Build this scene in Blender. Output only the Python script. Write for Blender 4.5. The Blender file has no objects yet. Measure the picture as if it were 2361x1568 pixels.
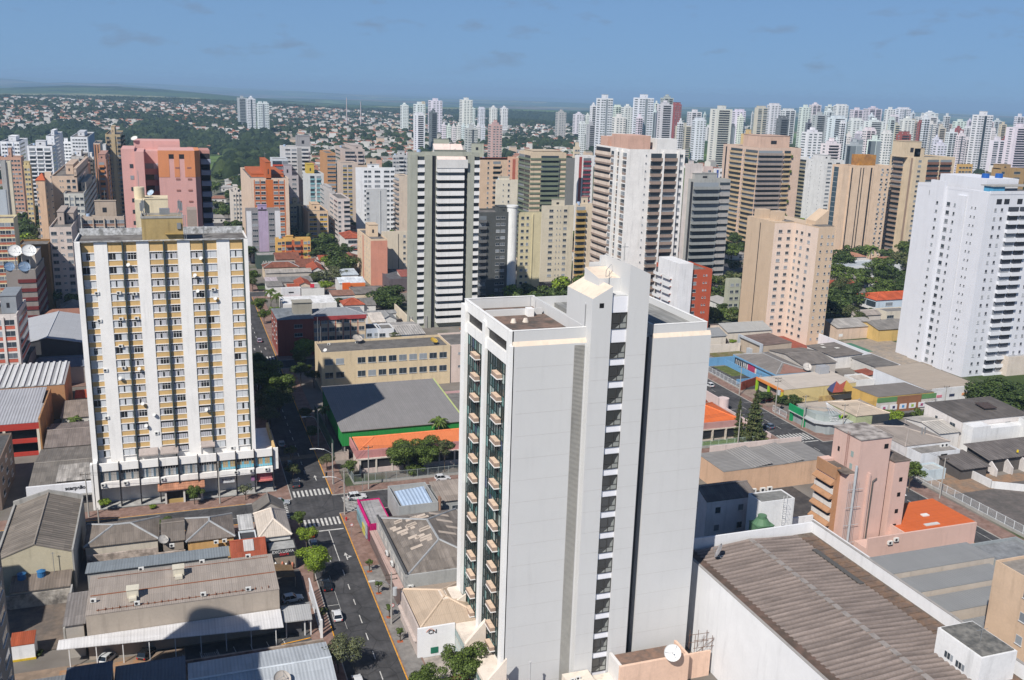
import bpy, math, random
from mathutils import Vector, Matrix
sc = bpy.context.scene
# ---------------- camera, world, sun, exposure ----------------
CF, PITCH, ROLL, YAW, CH = 2211.0, 14.54, 1.74, 19.76, 92.0     # focal length is in units of a 2361 px wide frame
PW, PH = 2361.0, 1568.0
_p, _r, _y = map(math.radians, (PITCH, ROLL, YAW))
FW = Vector((math.sin(_y)*math.cos(_p), math.cos(_y)*math.cos(_p), -math.sin(_p)))
_rt = Vector((math.cos(_y), -math.sin(_y), 0)); _up = _rt.cross(FW)
RT = _rt*math.cos(_r) + _up*math.sin(_r); UP = _up*math.cos(_r) - _rt*math.sin(_r)
cd = bpy.data.cameras.new('camera'); cam = bpy.data.objects.new('camera', cd); sc.collection.objects.link(cam)
cd.sensor_fit = 'HORIZONTAL'; cd.sensor_width = 36; cd.lens = 36*CF/PW; cd.clip_start = .5; cd.clip_end = 90000
cam.matrix_world = Matrix(((RT.x, UP.x, -FW.x, 0), (RT.y, UP.y, -FW.y, 0), (RT.z, UP.z, -FW.z, CH), (0, 0, 0, 1)))
sc.camera = cam
SUN_EL, SUN_AZ = 45.0, 228.0          # azimuth clockwise from +Y
w = bpy.data.worlds.new('World'); sc.world = w; w.use_nodes = True
nt = w.node_tree; bg = nt.nodes['Background']
sky = nt.nodes.new('ShaderNodeTexSky'); sky.sky_type = 'NISHITA'; sky.sun_disc = False
sky.sun_elevation = math.radians(SUN_EL); sky.sun_rotation = math.radians(SUN_AZ)
sky.altitude = 4000; sky.air_density = .9; sky.dust_density = 0; sky.ozone_density = 8
tc = nt.nodes.new('ShaderNodeTexCoord'); mp = nt.nodes.new('ShaderNodeMapping'); mp.inputs['Scale'].default_value = (1, 1, 3.2); mp.inputs['Location'].default_value = (.37, .9, .2)
nz = nt.nodes.new('ShaderNodeTexNoise'); nz.inputs['Scale'].default_value = 17; nz.inputs['Detail'].default_value = 7; nz.inputs['Roughness'].default_value = .55
cr = nt.nodes.new('ShaderNodeValToRGB'); cr.color_ramp.elements[0].position = .57; cr.color_ramp.elements[1].position = .70
sx = nt.nodes.new('ShaderNodeSeparateXYZ'); band = nt.nodes.new('ShaderNodeValToRGB')
for e in list(band.color_ramp.elements)[1:]: band.color_ramp.elements.remove(e)
band.color_ramp.elements[0].position = 0; band.color_ramp.elements[0].color = (0, 0, 0, 1)
for pos, v in ((.012, 0), (.03, 1), (.075, .9), (.11, 0)):
    e = band.color_ramp.elements.new(pos); e.color = (v, v, v, 1)
mul = nt.nodes.new('ShaderNodeMath'); mul.operation = 'MULTIPLY'; mu2 = nt.nodes.new('ShaderNodeMath'); mu2.operation = 'MULTIPLY'; mu2.inputs[1].default_value = .62
mx = nt.nodes.new('ShaderNodeMixRGB'); mx.inputs[2].default_value = (1.95, 2.75, 4.05, 1)
L = nt.links.new
L(tc.outputs['Generated'], mp.inputs[0]); L(mp.outputs[0], nz.inputs[0]); L(nz.outputs[0], cr.inputs[0])
L(tc.outputs['Generated'], sx.inputs[0]); L(sx.outputs['Z'], band.inputs[0]); L(cr.outputs[0], mul.inputs[0]); L(band.outputs[0], mul.inputs[1])
L(mul.outputs[0], mu2.inputs[0]); L(mu2.outputs[0], mx.inputs[0]); L(mx.outputs[0], bg.inputs[0])
air = nt.nodes.new('ShaderNodeMixRGB'); air.inputs[2].default_value = (1.9, 3.35, 5.5, 1); af = nt.nodes.new('ShaderNodeValToRGB')      # dusty lower air
af.color_ramp.elements[0].color = (.92,)*3+(1,); af.color_ramp.elements[1].position = .75; af.color_ramp.elements[1].color = (0, 0, 0, 1); e = af.color_ramp.elements.new(.14); e.color = (.72,)*3+(1,)
L(sx.outputs['Z'], af.inputs[0]); L(af.outputs[0], air.inputs[0]); L(sky.outputs[0], air.inputs[1]); L(air.outputs[0], mx.inputs[1])
bg.inputs[1].default_value = .092
sl = bpy.data.lights.new('sun', 'SUN'); sl.energy = 5.0; sl.angle = math.radians(.53); sl.color = (1.0, .95, .88)
so = bpy.data.objects.new('sun', sl); sc.collection.objects.link(so)
_a, _e = math.radians(SUN_AZ), math.radians(SUN_EL)
SD = Vector((math.sin(_a)*math.cos(_e), math.cos(_a)*math.cos(_e), math.sin(_e)))
so.rotation_euler = (-SD).to_track_quat('-Z', 'Y').to_euler(); so.location = (-60, -60, 200)
vs = sc.view_settings; vs.view_transform = 'Standard'; vs.look = 'None'; vs.gamma = 1; vs.exposure = 0.15
sc.render.engine = 'CYCLES'; sc.cycles.use_denoising = True
sc.cycles.max_bounces = 5; sc.cycles.diffuse_bounces = 2; sc.cycles.glossy_bounces = 2; sc.cycles.transmission_bounces = 2
sc.cycles.transparent_max_bounces = 4; sc.cycles.volume_bounces = 0; sc.cycles.caustics_reflective = False; sc.cycles.caustics_refractive = False

# ---------------- pixel <-> world helpers (2361 x 1568 frame) ----------------
def proj(x, y, z):
    d = Vector((x, y, z-CH)); k = d.dot(FW)
    return PW/2 + CF*d.dot(RT)/k, PH/2 - CF*d.dot(UP)/k
def ray(u, v): return FW*CF + RT*(u-PW/2) - UP*(v-PH/2)
def G(u, v, z=0.0):
    d = ray(u, v); t = (z-CH)/d.z; return (d.x*t, d.y*t)
def onY(u, v, Y):
    d = ray(u, v); t = Y/d.y; return Vector((d.x*t, Y, CH+d.z*t))
def onX(u, v, X):
    d = ray(u, v); t = X/d.x; return Vector((X, d.y*t, CH+d.z*t))
def bis(f, lo, hi):
    fl = f(lo)
    for _ in range(50):
        m = (lo+hi)/2
        if (f(m) > 0) == (fl > 0): lo = m
        else: hi = m
    return (lo+hi)/2

# ---------------- materials ----------------
MATS = {}
def _mat(name):
    m = bpy.data.materials.new(name); m.use_nodes = True
    n = m.node_tree.nodes; return m, m.node_tree, n['Principled BSDF'], m.node_tree.links.new
def _mulc(t, Lk, col, facs):
    """multiply colour by several value sockets"""
    cur = None
    for f in facs:
        a = t.nodes.new('ShaderNodeMixRGB'); a.blend_type = 'MULTIPLY'; a.inputs[0].default_value = 1
        if cur is None: a.inputs[1].default_value = (*col, 1)
        else: Lk(cur, a.inputs[1])
        Lk(f, a.inputs[2]); cur = a.outputs[0]
    return cur
def _noise(t, Lk, co, scale, lo, hi, detail=4, stretch=(1, 1, 1), rough=.6, p0=.3, p1=.7):
    mp = t.nodes.new('ShaderNodeMapping'); mp.inputs['Scale'].default_value = [scale*s for s in stretch]; Lk(co, mp.inputs[0])
    n = t.nodes.new('ShaderNodeTexNoise'); n.inputs['Scale'].default_value = 1; n.inputs['Detail'].default_value = detail; n.inputs['Roughness'].default_value = rough
    Lk(mp.outputs[0], n.inputs[0])
    r = t.nodes.new('ShaderNodeMapRange'); r.inputs['From Min'].default_value = p0; r.inputs['From Max'].default_value = p1
    r.inputs['To Min'].default_value = lo; r.inputs['To Max'].default_value = hi; Lk(n.outputs[0], r.inputs[0])
    return r.outputs[0]
def paint(rgb, rough=.75, dirt=1.0, spec=.3, metal=0.0):
    key = ('paint', tuple(rgb), rough, dirt, metal)
    if key in MATS: return MATS[key]
    m, t, b, Lk = _mat('paint'); co = t.nodes.new('ShaderNodeTexCoord').outputs['Object']
    d = dirt
    f1 = _noise(t, Lk, co, .22, 1-.10*d, 1+.05*d); f2 = _noise(t, Lk, co, 2.2, 1-.05*d, 1+.04*d)
    f3 = _noise(t, Lk, co, .9, 1-.22*d, 1.0, stretch=(1, 1, .09), p0=.25, p1=.47)
    Lk(_mulc(t, Lk, rgb, (f1, f2, f3)), b.inputs['Base Color']); b.inputs['Roughness'].default_value = rough
    b.inputs['Specular IOR Level'].default_value = spec; b.inputs['Metallic'].default_value = metal
    MATS[key] = m; return m
def roofm(rgb, axis='x', pitch=.35, kind='corr', rough=.8, patch=.25, bump=.5, stain=None):
    """sheet roofing: ribs vary along axis; patchy sheets, run-off stains"""
    key = ('roof', tuple(rgb), axis, pitch, kind, patch, bump)
    if key in MATS: return MATS[key]
    m, t, b, Lk = _mat('roofing'); co = t.nodes.new('ShaderNodeTexCoord').outputs['Object']
    wv = t.nodes.new('ShaderNodeTexWave'); wv.wave_type = 'BANDS'; wv.bands_direction = axis.upper(); wv.inputs['Scale'].default_value = 6.2832/pitch/20
    Lk(co, wv.inputs[0])
    mr = t.nodes.new('ShaderNodeMapRange'); mr.inputs['To Min'].default_value = 1-.16*min(1, bump*1.6)*(.45 if pitch < .7 else 1); mr.inputs['To Max'].default_value = 1.05; Lk(wv.outputs[1], mr.inputs[0])
    st = (.25, 2.2, 1) if axis == 'y' else (2.2, .25, 1)
    f1 = _noise(t, Lk, co, .45, 1-patch, 1+patch*.6, stretch=st, detail=5); f2 = _noise(t, Lk, co, .12, 1-patch*.8, 1+patch*.5)
    # individual sheets
    br = t.nodes.new('ShaderNodeTexBrick'); br.inputs['Scale'].default_value = 1; br.inputs['Brick Width'].default_value = 1.1 if axis == 'x' else 2.4; br.inputs['Row Height'].default_value = 2.4 if axis == 'x' else 1.1
    br.inputs['Color1'].default_value = (1-patch*.7,)*3+(1,); br.inputs['Color2'].default_value = (1+patch*.35,)*3+(1,); br.inputs['Mortar'].default_value = (.8, .8, .8, 1); br.inputs['Mortar Size'].default_value = .03; br.offset = 0
    Lk(co, br.inputs[0])
    Lk(_mulc(t, Lk, rgb, (mr.outputs[0], f1, f2, br.outputs[0])), b.inputs['Base Color'])
    bp = t.nodes.new('ShaderNodeBump'); bp.inputs['Strength'].default_value = bump*(.45 if pitch < .7 else 1); bp.inputs['Distance'].default_value = pitch*.3; Lk(wv.outputs[1], bp.inputs['Height']); Lk(bp.outputs[0], b.inputs['Normal'])
    b.inputs['Roughness'].default_value = rough; b.inputs['Specular IOR Level'].default_value = .25
    MATS[key] = m; return m
def rough_ground(rgb, rgb2, scale=.08, rough=.95, streak=False):
    key = ('grd', tuple(rgb), tuple(rgb2), scale, streak)
    if key in MATS: return MATS[key]
    m, t, b, Lk = _mat('ground'); co = t.nodes.new('ShaderNodeTexCoord').outputs['Object']
    f = _noise(t, Lk, co, scale, 0, 1, detail=7, p0=.4, p1=.62)
    mixn = t.nodes.new('ShaderNodeMixRGB'); mixn.inputs[1].default_value = (*rgb, 1); mixn.inputs[2].default_value = (*rgb2, 1); Lk(f, mixn.inputs[0])
    f2 = _noise(t, Lk, co, 1.1, .82, 1.12, detail=6)
    if streak: f3 = _noise(t, Lk, co, 1, .80, 1.14, stretch=(1.1, .035, 1), detail=5)
    a = t.nodes.new('ShaderNodeMixRGB'); a.blend_type = 'MULTIPLY'; a.inputs[0].default_value = 1; Lk(mixn.outputs[0], a.inputs[1]); Lk(f2, a.inputs[2])
    cur = a.outputs[0]
    if streak:
        g = t.nodes.new('ShaderNodeMixRGB'); g.blend_type = 'MULTIPLY'; g.inputs[0].default_value = 1; Lk(cur, g.inputs[1]); Lk(f3, g.inputs[2])
        vo = t.nodes.new('ShaderNodeTexVoronoi'); vo.feature = 'DISTANCE_TO_EDGE'; vo.inputs['Scale'].default_value = .16; Lk(co, vo.inputs[0]); mr = t.nodes.new('ShaderNodeMapRange'); mr.inputs['From Max'].default_value = .02; mr.inputs['To Min'].default_value = .6; Lk(vo.outputs[0], mr.inputs[0])
        h = t.nodes.new('ShaderNodeMixRGB'); h.blend_type = 'MULTIPLY'; h.inputs[0].default_value = 1; Lk(g.outputs[0], h.inputs[1]); Lk(mr.outputs[0], h.inputs[2]); cur = h.outputs[0]
    Lk(cur, b.inputs['Base Color']); b.inputs['Roughness'].default_value = rough; b.inputs['Specular IOR Level'].default_value = .2
    MATS[key] = m; return m
def glassm(rgb=(.03, .04, .05), var=(.30, .33, .36), rough=.12, mode='obj', thr=.62):
    """window glass: dark room behind or a drawn curtain, picked at random per window"""
    key = ('glass', tuple(rgb), tuple(var), mode, thr)
    if key in MATS: return MATS[key]
    m, t, b, Lk = _mat('window_glass')
    if mode == 'obj': rnd = t.nodes.new('ShaderNodeObjectInfo').outputs['Random']
    else: rnd = t.nodes.new('ShaderNodeNewGeometry').outputs['Random Per Island']
    cr = t.nodes.new('ShaderNodeValToRGB'); e = cr.color_ramp.elements
    e[0].position = 0; e[0].color = (*rgb, 1); e[1].position = 1; e[1].color = (*var, 1)
    x = e.new(thr); x.color = (*[c*1.5 for c in rgb], 1); x = e.new(min(.98, thr+.1)); x.color = (*[(a+c)/2 for a, c in zip(rgb, var)], 1)
    Lk(rnd, cr.inputs[0]); Lk(cr.outputs[0], b.inputs['Base Color']); b.inputs['Roughness'].default_value = rough; b.inputs['Specular IOR Level'].default_value = .6
    MATS[key] = m; return m
def leafm(rgb, var=.5):
    key = ('leaf', tuple(rgb))
    if key in MATS: return MATS[key]
    m, t, b, Lk = _mat('foliage'); rnd = t.nodes.new('ShaderNodeNewGeometry').outputs['Random Per Island']
    cr = t.nodes.new('ShaderNodeValToRGB'); e = cr.color_ramp.elements
    e[0].color = (*[c*(1-var) for c in rgb], 1); e[1].color = (rgb[0]*(1+var*1.3), rgb[1]*(1+var), rgb[2]*(1+var*.4), 1)
    Lk(rnd, cr.inputs[0]); Lk(cr.outputs[0], b.inputs['Base Color']); b.inputs['Roughness'].default_value = .6; b.inputs['Specular IOR Level'].default_value = .25
    MATS[key] = m; return m
def asph(rgb=(.055, .054, .056)): return rough_ground(rgb, tuple(c*1.5 for c in rgb), .22, streak=True)

WHITE = (.74, .74, .72); CREAM = (.72, .62, .48)
M_DARK = paint((.03, .03, .035), .5); M_GLASS = glassm(); M_GLASSI = glassm(mode='isl'); M_FRAME = paint((.55, .55, .55), .5)
M_CONC = paint((.36, .35, .33), .9, 1.6); M_ROOFD = rough_ground((.20, .19, .18), (.11, .10, .095), .3)
M_FIB = (.235, .205, .18); M_STEEL = paint((.42, .43, .44), .35, .6, .5, .6); M_POLE = paint((.38, .36, .33), .8, 1)
M_WOODD = paint((.09, .07, .055), .9); M_BLACK = paint((.012, .012, .013), .4, .3)

# ---------------- mesh builder ----------------
class MB:
    def __init__(s): s.v = []; s.f = []; s.m = []
    def box(s, x0, x1, y0, y1, z0, z1, m=0, top=None, bot=True):
        if x1 < x0: x0, x1 = x1, x0
        if y1 < y0: y0, y1 = y1, y0
        b = len(s.v); s.v += [(x0, y0, z0), (x1, y0, z0), (x1, y1, z0), (x0, y1, z0), (x0, y0, z1), (x1, y0, z1), (x1, y1, z1), (x0, y1, z1)]
        fs = [(0, 1, 5, 4), (1, 2, 6, 5), (2, 3, 7, 6), (3, 0, 4, 7), (4, 5, 6, 7)] + ([(3, 2, 1, 0)] if bot else [])
        for i, f in enumerate(fs): s.f.append(tuple(b+k for k in f)); s.m.append(top if (i == 4 and top is not None) else m)
        return s
    def face(s, pts, m=0):
        b = len(s.v); s.v += [tuple(p) for p in pts]; s.f.append(tuple(range(b, b+len(pts)))); s.m.append(m); return s
    def prism(s, pts, z0, z1, m=0, top=None):
        """pts counter-clockwise in plan; z1 may be a list of heights"""
        n = len(pts); b = len(s.v); zz = z1 if isinstance(z1, (list, tuple)) else [z1]*n
        s.v += [(p[0], p[1], z0) for p in pts] + [(p[0], p[1], zz[i]) for i, p in enumerate(pts)]
        for i in range(n): j = (i+1) % n; s.f.append((b+i, b+j, b+n+j, b+n+i)); s.m.append(m)
        s.f.append(tuple(b+n+i for i in range(n))); s.m.append(m if top is None else top)
        s.f.append(tuple(b+i for i in reversed(range(n)))); s.m.append(m); return s
    def slab(s, pts, th, m=0, m2=None):
        """thick polygon: pts top surface (3-D, ccw from above), extruded down by th"""
        n = len(pts); b = len(s.v); s.v += [tuple(p) for p in pts] + [(p[0], p[1], p[2]-th) for p in pts]
        s.f.append(tuple(b+i for i in range(n))); s.m.append(m); s.f.append(tuple(b+n+i for i in reversed(range(n)))); s.m.append(m if m2 is None else m2)
        for i in range(n): j = (i+1) % n; s.f.append((b+n+i, b+n+j, b+j, b+i)); s.m.append(m if m2 is None else m2)
        return s
    def cyl(s, x, y, z0, z1, r0, r1=None, n=12, m=0, cap=True):
        r1 = r0 if r1 is None else r1; b = len(s.v)
        for r, z in ((r0, z0), (r1, z1)):
            for i in range(n): a = 2*math.pi*i/n; s.v.append((x+r*math.cos(a), y+r*math.sin(a), z))
        for i in range(n): j = (i+1) % n; s.f.append((b+i, b+j, b+n+j, b+n+i)); s.m.append(m)
        if cap: s.f.append(tuple(b+n+i for i in range(n))); s.m.append(m); s.f.append(tuple(b+i for i in reversed(range(n)))); s.m.append(m)
        return s
    def tube(s, pts, r, n=6, m=0):
        pts = [Vector(p) for p in pts]; b = len(s.v); rr = r if isinstance(r, (list, tuple)) else [r]*len(pts)
        for i, p in enumerate(pts):
            d = (pts[min(i+1, len(pts)-1)]-pts[max(i-1, 0)]).normalized()
            a = d.cross(Vector((0, 0, 1)));
            if a.length < .05: a = Vector((1, 0, 0))
            a.normalize(); c = d.cross(a)
            for k in range(n): t = 2*math.pi*k/n; s.v.append(tuple(p+(a*math.cos(t)+c*math.sin(t))*rr[i]))
        for i in range(len(pts)-1):
            for k in range(n): j = (k+1) % n; s.f.append((b+i*n+k, b+i*n+j, b+(i+1)*n+j, b+(i+1)*n+k)); s.m.append(m)
        s.f.append(tuple(b+k for k in range(n))); s.m.append(m); s.f.append(tuple(b+(len(pts)-1)*n+k for k in reversed(range(n)))); s.m.append(m); return s
    def dish(s, c, d, r, depth=.2, n=20, m=0):
        """shallow bowl at c opening towards direction d"""
        d = Vector(d).normalized(); a = d.cross(Vector((0, 0, 1))).normalized(); e = a.cross(d); c = Vector(c); b = len(s.v); K = 5
        for off in (0, -.05*r):
            for k in range(1, K+1):
                rr = r*k/K; h = depth*r*(k/K)**2
                for i in range(n): t = 2*math.pi*i/n; s.v.append(tuple(c+d*(h+off)+(a*math.cos(t)+e*math.sin(t))*rr))
            s.v.append(tuple(c+d*off))
        S = K*n+1
        for o in (0, S):
            for k in range(K-1):
                for i in range(n): j = (i+1) % n; q = (b+o+k*n+i, b+o+k*n+j, b+o+(k+1)*n+j, b+o+(k+1)*n+i); s.f.append(q if o else q[::-1]); s.m.append(m)
            for i in range(n): j = (i+1) % n; q = (b+o+K*n, b+o+j, b+o+i); s.f.append(q if o else q[::-1]); s.m.append(m)
        for i in range(n): j = (i+1) % n; s.f.append((b+(K-1)*n+i, b+(K-1)*n+j, b+S+(K-1)*n+j, b+S+(K-1)*n+i)); s.m.append(m)
        return s
    def add(s, o, off=(0, 0, 0), mofs=0, rot=0.0, sc_=1.0):
        b = len(s.v); c_, s_ = math.cos(rot), math.sin(rot)
        s.v += [((x*c_-y*s_)*sc_+off[0], (x*s_+y*c_)*sc_+off[1], z*sc_+off[2]) for x, y, z in o.v]
        s.f += [tuple(b+k for k in f) for f in o.f]; s.m += [k+mofs for k in o.m]; return s
    def mesh(s, name, mats, off=(0, 0, 0), smooth=False):
        me = bpy.data.meshes.new(name); me.from_pydata([(x-off[0], y-off[1], z-off[2]) for x, y, z in s.v], [], s.f)
        for m in mats: me.materials.append(m)
        me.polygons.foreach_set('material_index', s.m)
        if smooth: me.polygons.foreach_set('use_smooth', [True]*len(s.f))
        me.update(); return me
col = sc.collection
def tag(o, label=None, cat=None, group=None, kind=None):
    if label: o['label'] = label
    if cat: o['category'] = cat
    if group: o['group'] = group
    if kind: o['kind'] = kind
    return o
def thing(name, label, cat, x, y, z=0, group=None, rz=0):
    o = bpy.data.objects.new(name, None); col.objects.link(o); o.location = (x, y, z); o.rotation_euler = (0, 0, rz); o.empty_display_size = .5
    return tag(o, label, cat, group)
def part(T, name, mb, mats, smooth=False, kind=None, label=None, local=False):
    """mesh given in world coordinates becomes a child of T (T unrotated) unless local"""
    root = T
    off = (0, 0, 0)
    if not local:
        off = Vector(T.location)
        if T.parent: off = off + Vector(T.parent.location)
    o = bpy.data.objects.new(name, mb.mesh(name, mats if isinstance(mats, (list, tuple)) else [mats], off, smooth)); col.objects.link(o); o.parent = root
    return tag(o, label, None, None, kind)
def solo(name, label, cat, mb, mats, group=None, kind=None, smooth=False, at=None):
    if at is None:
        xs = [p[0] for p in mb.v]; ys = [p[1] for p in mb.v]; at = ((min(xs)+max(xs))/2, (min(ys)+max(ys))/2, min(p[2] for p in mb.v))
    o = bpy.data.objects.new(name, mb.mesh(name, mats if isinstance(mats, (list, tuple)) else [mats], at, smooth)); col.objects.link(o); o.location = at
    return tag(o, label, cat, group, kind)
def inst(T, name, me, loc, rz=0, scale=None):
    """loc is relative to T"""
    o = bpy.data.objects.new(name, me); col.objects.link(o); o.parent = T; o.location = loc; o.rotation_euler = (0, 0, rz)
    if scale: o.scale = scale
    return o
OCC = []   # screen rectangles of the buildings, so nothing is scattered where it would never be seen
FOOT = []  # plan rectangles
def occ(x0, x1, y0, y1, z1):
    ps = [proj(x, y, z) for x in (x0, x1) for y in (y0, y1) for z in (0, z1)]
    tp = [proj(x, y, z1) for x in (x0, x1) for y in (y0, y1)]
    OCC.append((min(p[0] for p in ps), max(p[0] for p in ps), max(p[1] for p in tp), max(p[1] for p in ps), y0)); FOOT.append((x0, x1, y0, y1))
def hidden(x, y, z, m=0):
    u, v = proj(x, y, z)
    if not (-20 < u < PW+20 and -20 < v < PH+20): return True
    return any(a+m < u < b-m and t < v < bb and d < y-2 for a, b, t, bb, d in OCC)
def blocked(x, y, r): return any(a-r < x < b+r and c-r < y < d+r for a, b, c, d in FOOT)
# ---------------- facade generator ----------------
# material slots of every wall mesh: 0 wall 1 accent 2 frame 3 glass(island) 4 dark 5 accent2
def wallmats(wall, acc, acc2, dirt=1.0):
    return [paint(wall, dirt=dirt), paint(acc, dirt=dirt), M_FRAME, M_GLASSI, M_DARK, paint(acc2, dirt=dirt)]
class Side:
    def __init__(s, side, x0, x1, y0, y1):
        s.k = side; s.x0, s.x1, s.y0, s.y1 = x0, x1, y0, y1
        s.W = (x1-x0) if side in 'FB' else (y1-y0); s.rz = {'F': 0, 'L': -math.pi/2, 'R': math.pi/2, 'B': math.pi}[side]
    def box(s, mb, a, b, z0, z1, o0, o1, m=0):
        if s.k == 'F': mb.box(s.x0+a, s.x0+b, s.y0-o1, s.y0-o0, z0, z1, m)
        elif s.k == 'L': mb.box(s.x0-o1, s.x0-o0, s.y1-b, s.y1-a, z0, z1, m)
        elif s.k == 'R': mb.box(s.x1+o0, s.x1+o1, s.y0+a, s.y0+b, z0, z1, m)
    def pt(s, a, z, o=0):
        if s.k == 'F': return (s.x0+a, s.y0-o, z)
        if s.k == 'L': return (s.x0-o, s.y1-a, z)
        if s.k == 'R': return (s.x1+o, s.y0+a, z)
def parse(spec):
    out = []
    for t in spec.split():
        if '*' in t:
            n, t2 = t.split('*'); out += parse(t2.replace('_', ' '))*int(n)
        else:
            k = t[0]; q = t[1:].split(','); out.append((k, float(q[0] or 1), [float(z) for z in q[1:]]))
    return out
WCACHE = {}
def win_mb(w, h, fi=2, gi=3, panes=None, deep=.05):
    m = MB(); m.box(-w/2, w/2, -.035, .0, -h/2, h/2, fi); n = panes or max(1, round(w/1.1)); t = .06; pw = (w-t*(n+1))/n
    for i in range(n): a = -w/2+t+i*(pw+t); m.box(a, a+pw, -.055, -.036, -h/2+t, h/2-t, gi)
    m.box(-w/2-.08, w/2+.08, -.16, 0, -h/2-.1, -h/2-.001, fi); return m
def bal_mb(w, fh, acc=1, out=1.1, par=.95, glass=3):
    m = MB(); m.box(-w/2, w/2, -.03, 0, .12, fh-.35, glass)
    m.box(-w/2, w/2, -out, 0, -.12, .08, 0); m.box(-w/2, w/2, -out-.1, -out, -.25, par, acc); m.box(-w/2, -w/2+.1, -out, 0, .08, par, acc); m.box(w/2-.1, w/2, -out, 0, .08, par, acc); return m
def facade(T, wb, S, z0, z1, fh, spec, wm, parts, cnt, stuff, gl=None, base=0.0):
    """adds the columns of the spec to wall mesh wb, or as child windows/balconies of T"""
    cols = parse(spec); tot = sum(c[1] for c in cols); k = S.W/tot; nf = max(1, int((z1-z0-.3)/fh)); a = 0
    def put(kind, mbf, key, s, z):
        if parts and cnt.get(kind, 0) < 100:
            cnt[kind] = cnt.get(kind, 0)+1
            kk = (kind, key, id(wm)); me = WCACHE.get(kk)
            if me is None: me = WCACHE[kk] = mbf().mesh(kind, [wm[0], wm[1], wm[2], gl or M_GLASS, wm[4], wm[5]])
            p = S.pt(s, z); inst(T, kind, me, (p[0]-T.location.x, p[1]-T.location.y, p[2]-T.location.z), S.rz)
        else:
            p = S.pt(s, z); tgt = wb if not parts else stuff.setdefault(kind, MB()); tgt.add(mbf(), p, rot=S.rz)
    for kind, wd, q in cols:
        wdt = wd*k; c = a+wdt/2
        if kind == 'p': S.box(wb, a, a+wdt, z0, z1+(q[1] if len(q) > 1 else 0), 0, q[0] if q else .35, 1)
        elif kind == 'P': S.box(wb, a, a+wdt, z0, z1, 0, q[0] if q else .35, 0)
        elif kind == 'c': S.box(wb, a, a+wdt, z0, z1-.02, 0, .03, 1)
        elif kind == 'C': S.box(wb, a, a+wdt, z0, z1-.02, 0, .03, 5)
        elif kind == 'd': S.box(wb, a, a+wdt, z0, z1-.5, 0, .03, 4)
        elif kind == 'g':
            if parts:
                g = MB(); S.box(g, a+.05, a+wdt-.05, z0, z1-.5, 0, .03, 0)
                for i in range(nf+1): S.box(g, a, a+wdt, z1-.5-i*fh, z1-.35-i*fh, 0, .08, 1)
                part(T, 'glass_strip', g, [paint((.05, .09, .12), .15, .3, .6), M_FRAME])
            else: S.box(wb, a, a+wdt, z0, z1-.5, 0, .03, 3)
        for i in range(nf):
            zb = z1-.45-(i+1)*fh
            if zb < z0-.2: break
            if kind == 'w':
                w_ = min(wdt*.86, q[0]) if q else wdt*.8; h_ = q[1] if len(q) > 1 else fh*.42; put('window', lambda: win_mb(w_, h_), (round(w_, 2), round(h_, 2)), c, zb+fh*.58)
            elif kind == 't':
                for sg in ((-.35, .35) if (q and q[0] > 1) else (0,)): put('window', lambda: win_mb(.6, .6), 't', c+sg*wdt*.6, zb+fh*.62)
            elif kind == 'r': put('window', lambda: win_mb(wdt-.02, fh*.46, panes=max(2, int(wdt/1.3))), ('r', round(wdt, 2), fh), c, zb+fh*.62)
            elif kind == 'n':
                S.box(wb, a+.05, a+wdt-.05, zb+.1, zb+fh*.36, 0, .04, 1); put('window', lambda: win_mb(wdt-.1, fh*.48), ('n', round(wdt, 2), fh), c, zb+fh*.64)
            elif kind == 'l': S.box(wb, a, a+wdt, zb, zb+fh*.38, 0, .3, 1)
            elif kind == 'b': put('balcony', lambda: bal_mb(wdt*.96, fh, 1, q[0] if q else 1.1, q[1] if len(q) > 1 else .95), ('b', round(wdt, 2), fh, tuple(q)), c, zb)
            elif kind == 'B': put('balcony', lambda: bal_mb(wdt*.96, fh, 5, q[0] if q else 1.1, q[1] if len(q) > 1 else .95), ('B', round(wdt, 2), fh, tuple(q)), c, zb)
            elif kind == 'u': S.box(wb, a+wdt*.06, a+wdt*.94, zb+fh*.25, zb+fh*.85, 0, .03, 4); S.box(wb, a, a+wdt, zb-.1, zb+fh*.22, 0, .5, 1)
            elif kind == 'a':                                     # window with a box cooler under it
                put('window', lambda: win_mb(min(1.5, wdt*.8), fh*.4), ('a', round(wdt, 2)), c, zb+fh*.62)
                if parts and (i*7+int(a*3)) % 3: put('cooler', lambda: MB().box(-.35, .35, -.5, 0, -.25, .25, 2), 'ac', c+.1*wdt, zb+fh*.2)
        a += wdt
NT = [0]
def solve_box(uL, uM, uR, vM, D, depth, width=None):
    """corner uM,vM is the nearest vertical edge; D its plan distance in Y"""
    P = onY(uM, vM, D); z1 = P.z
    if uM == uR and width: xr = P.x+width
    elif P.x > 0 or uL != uM: pass
    return P
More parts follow.
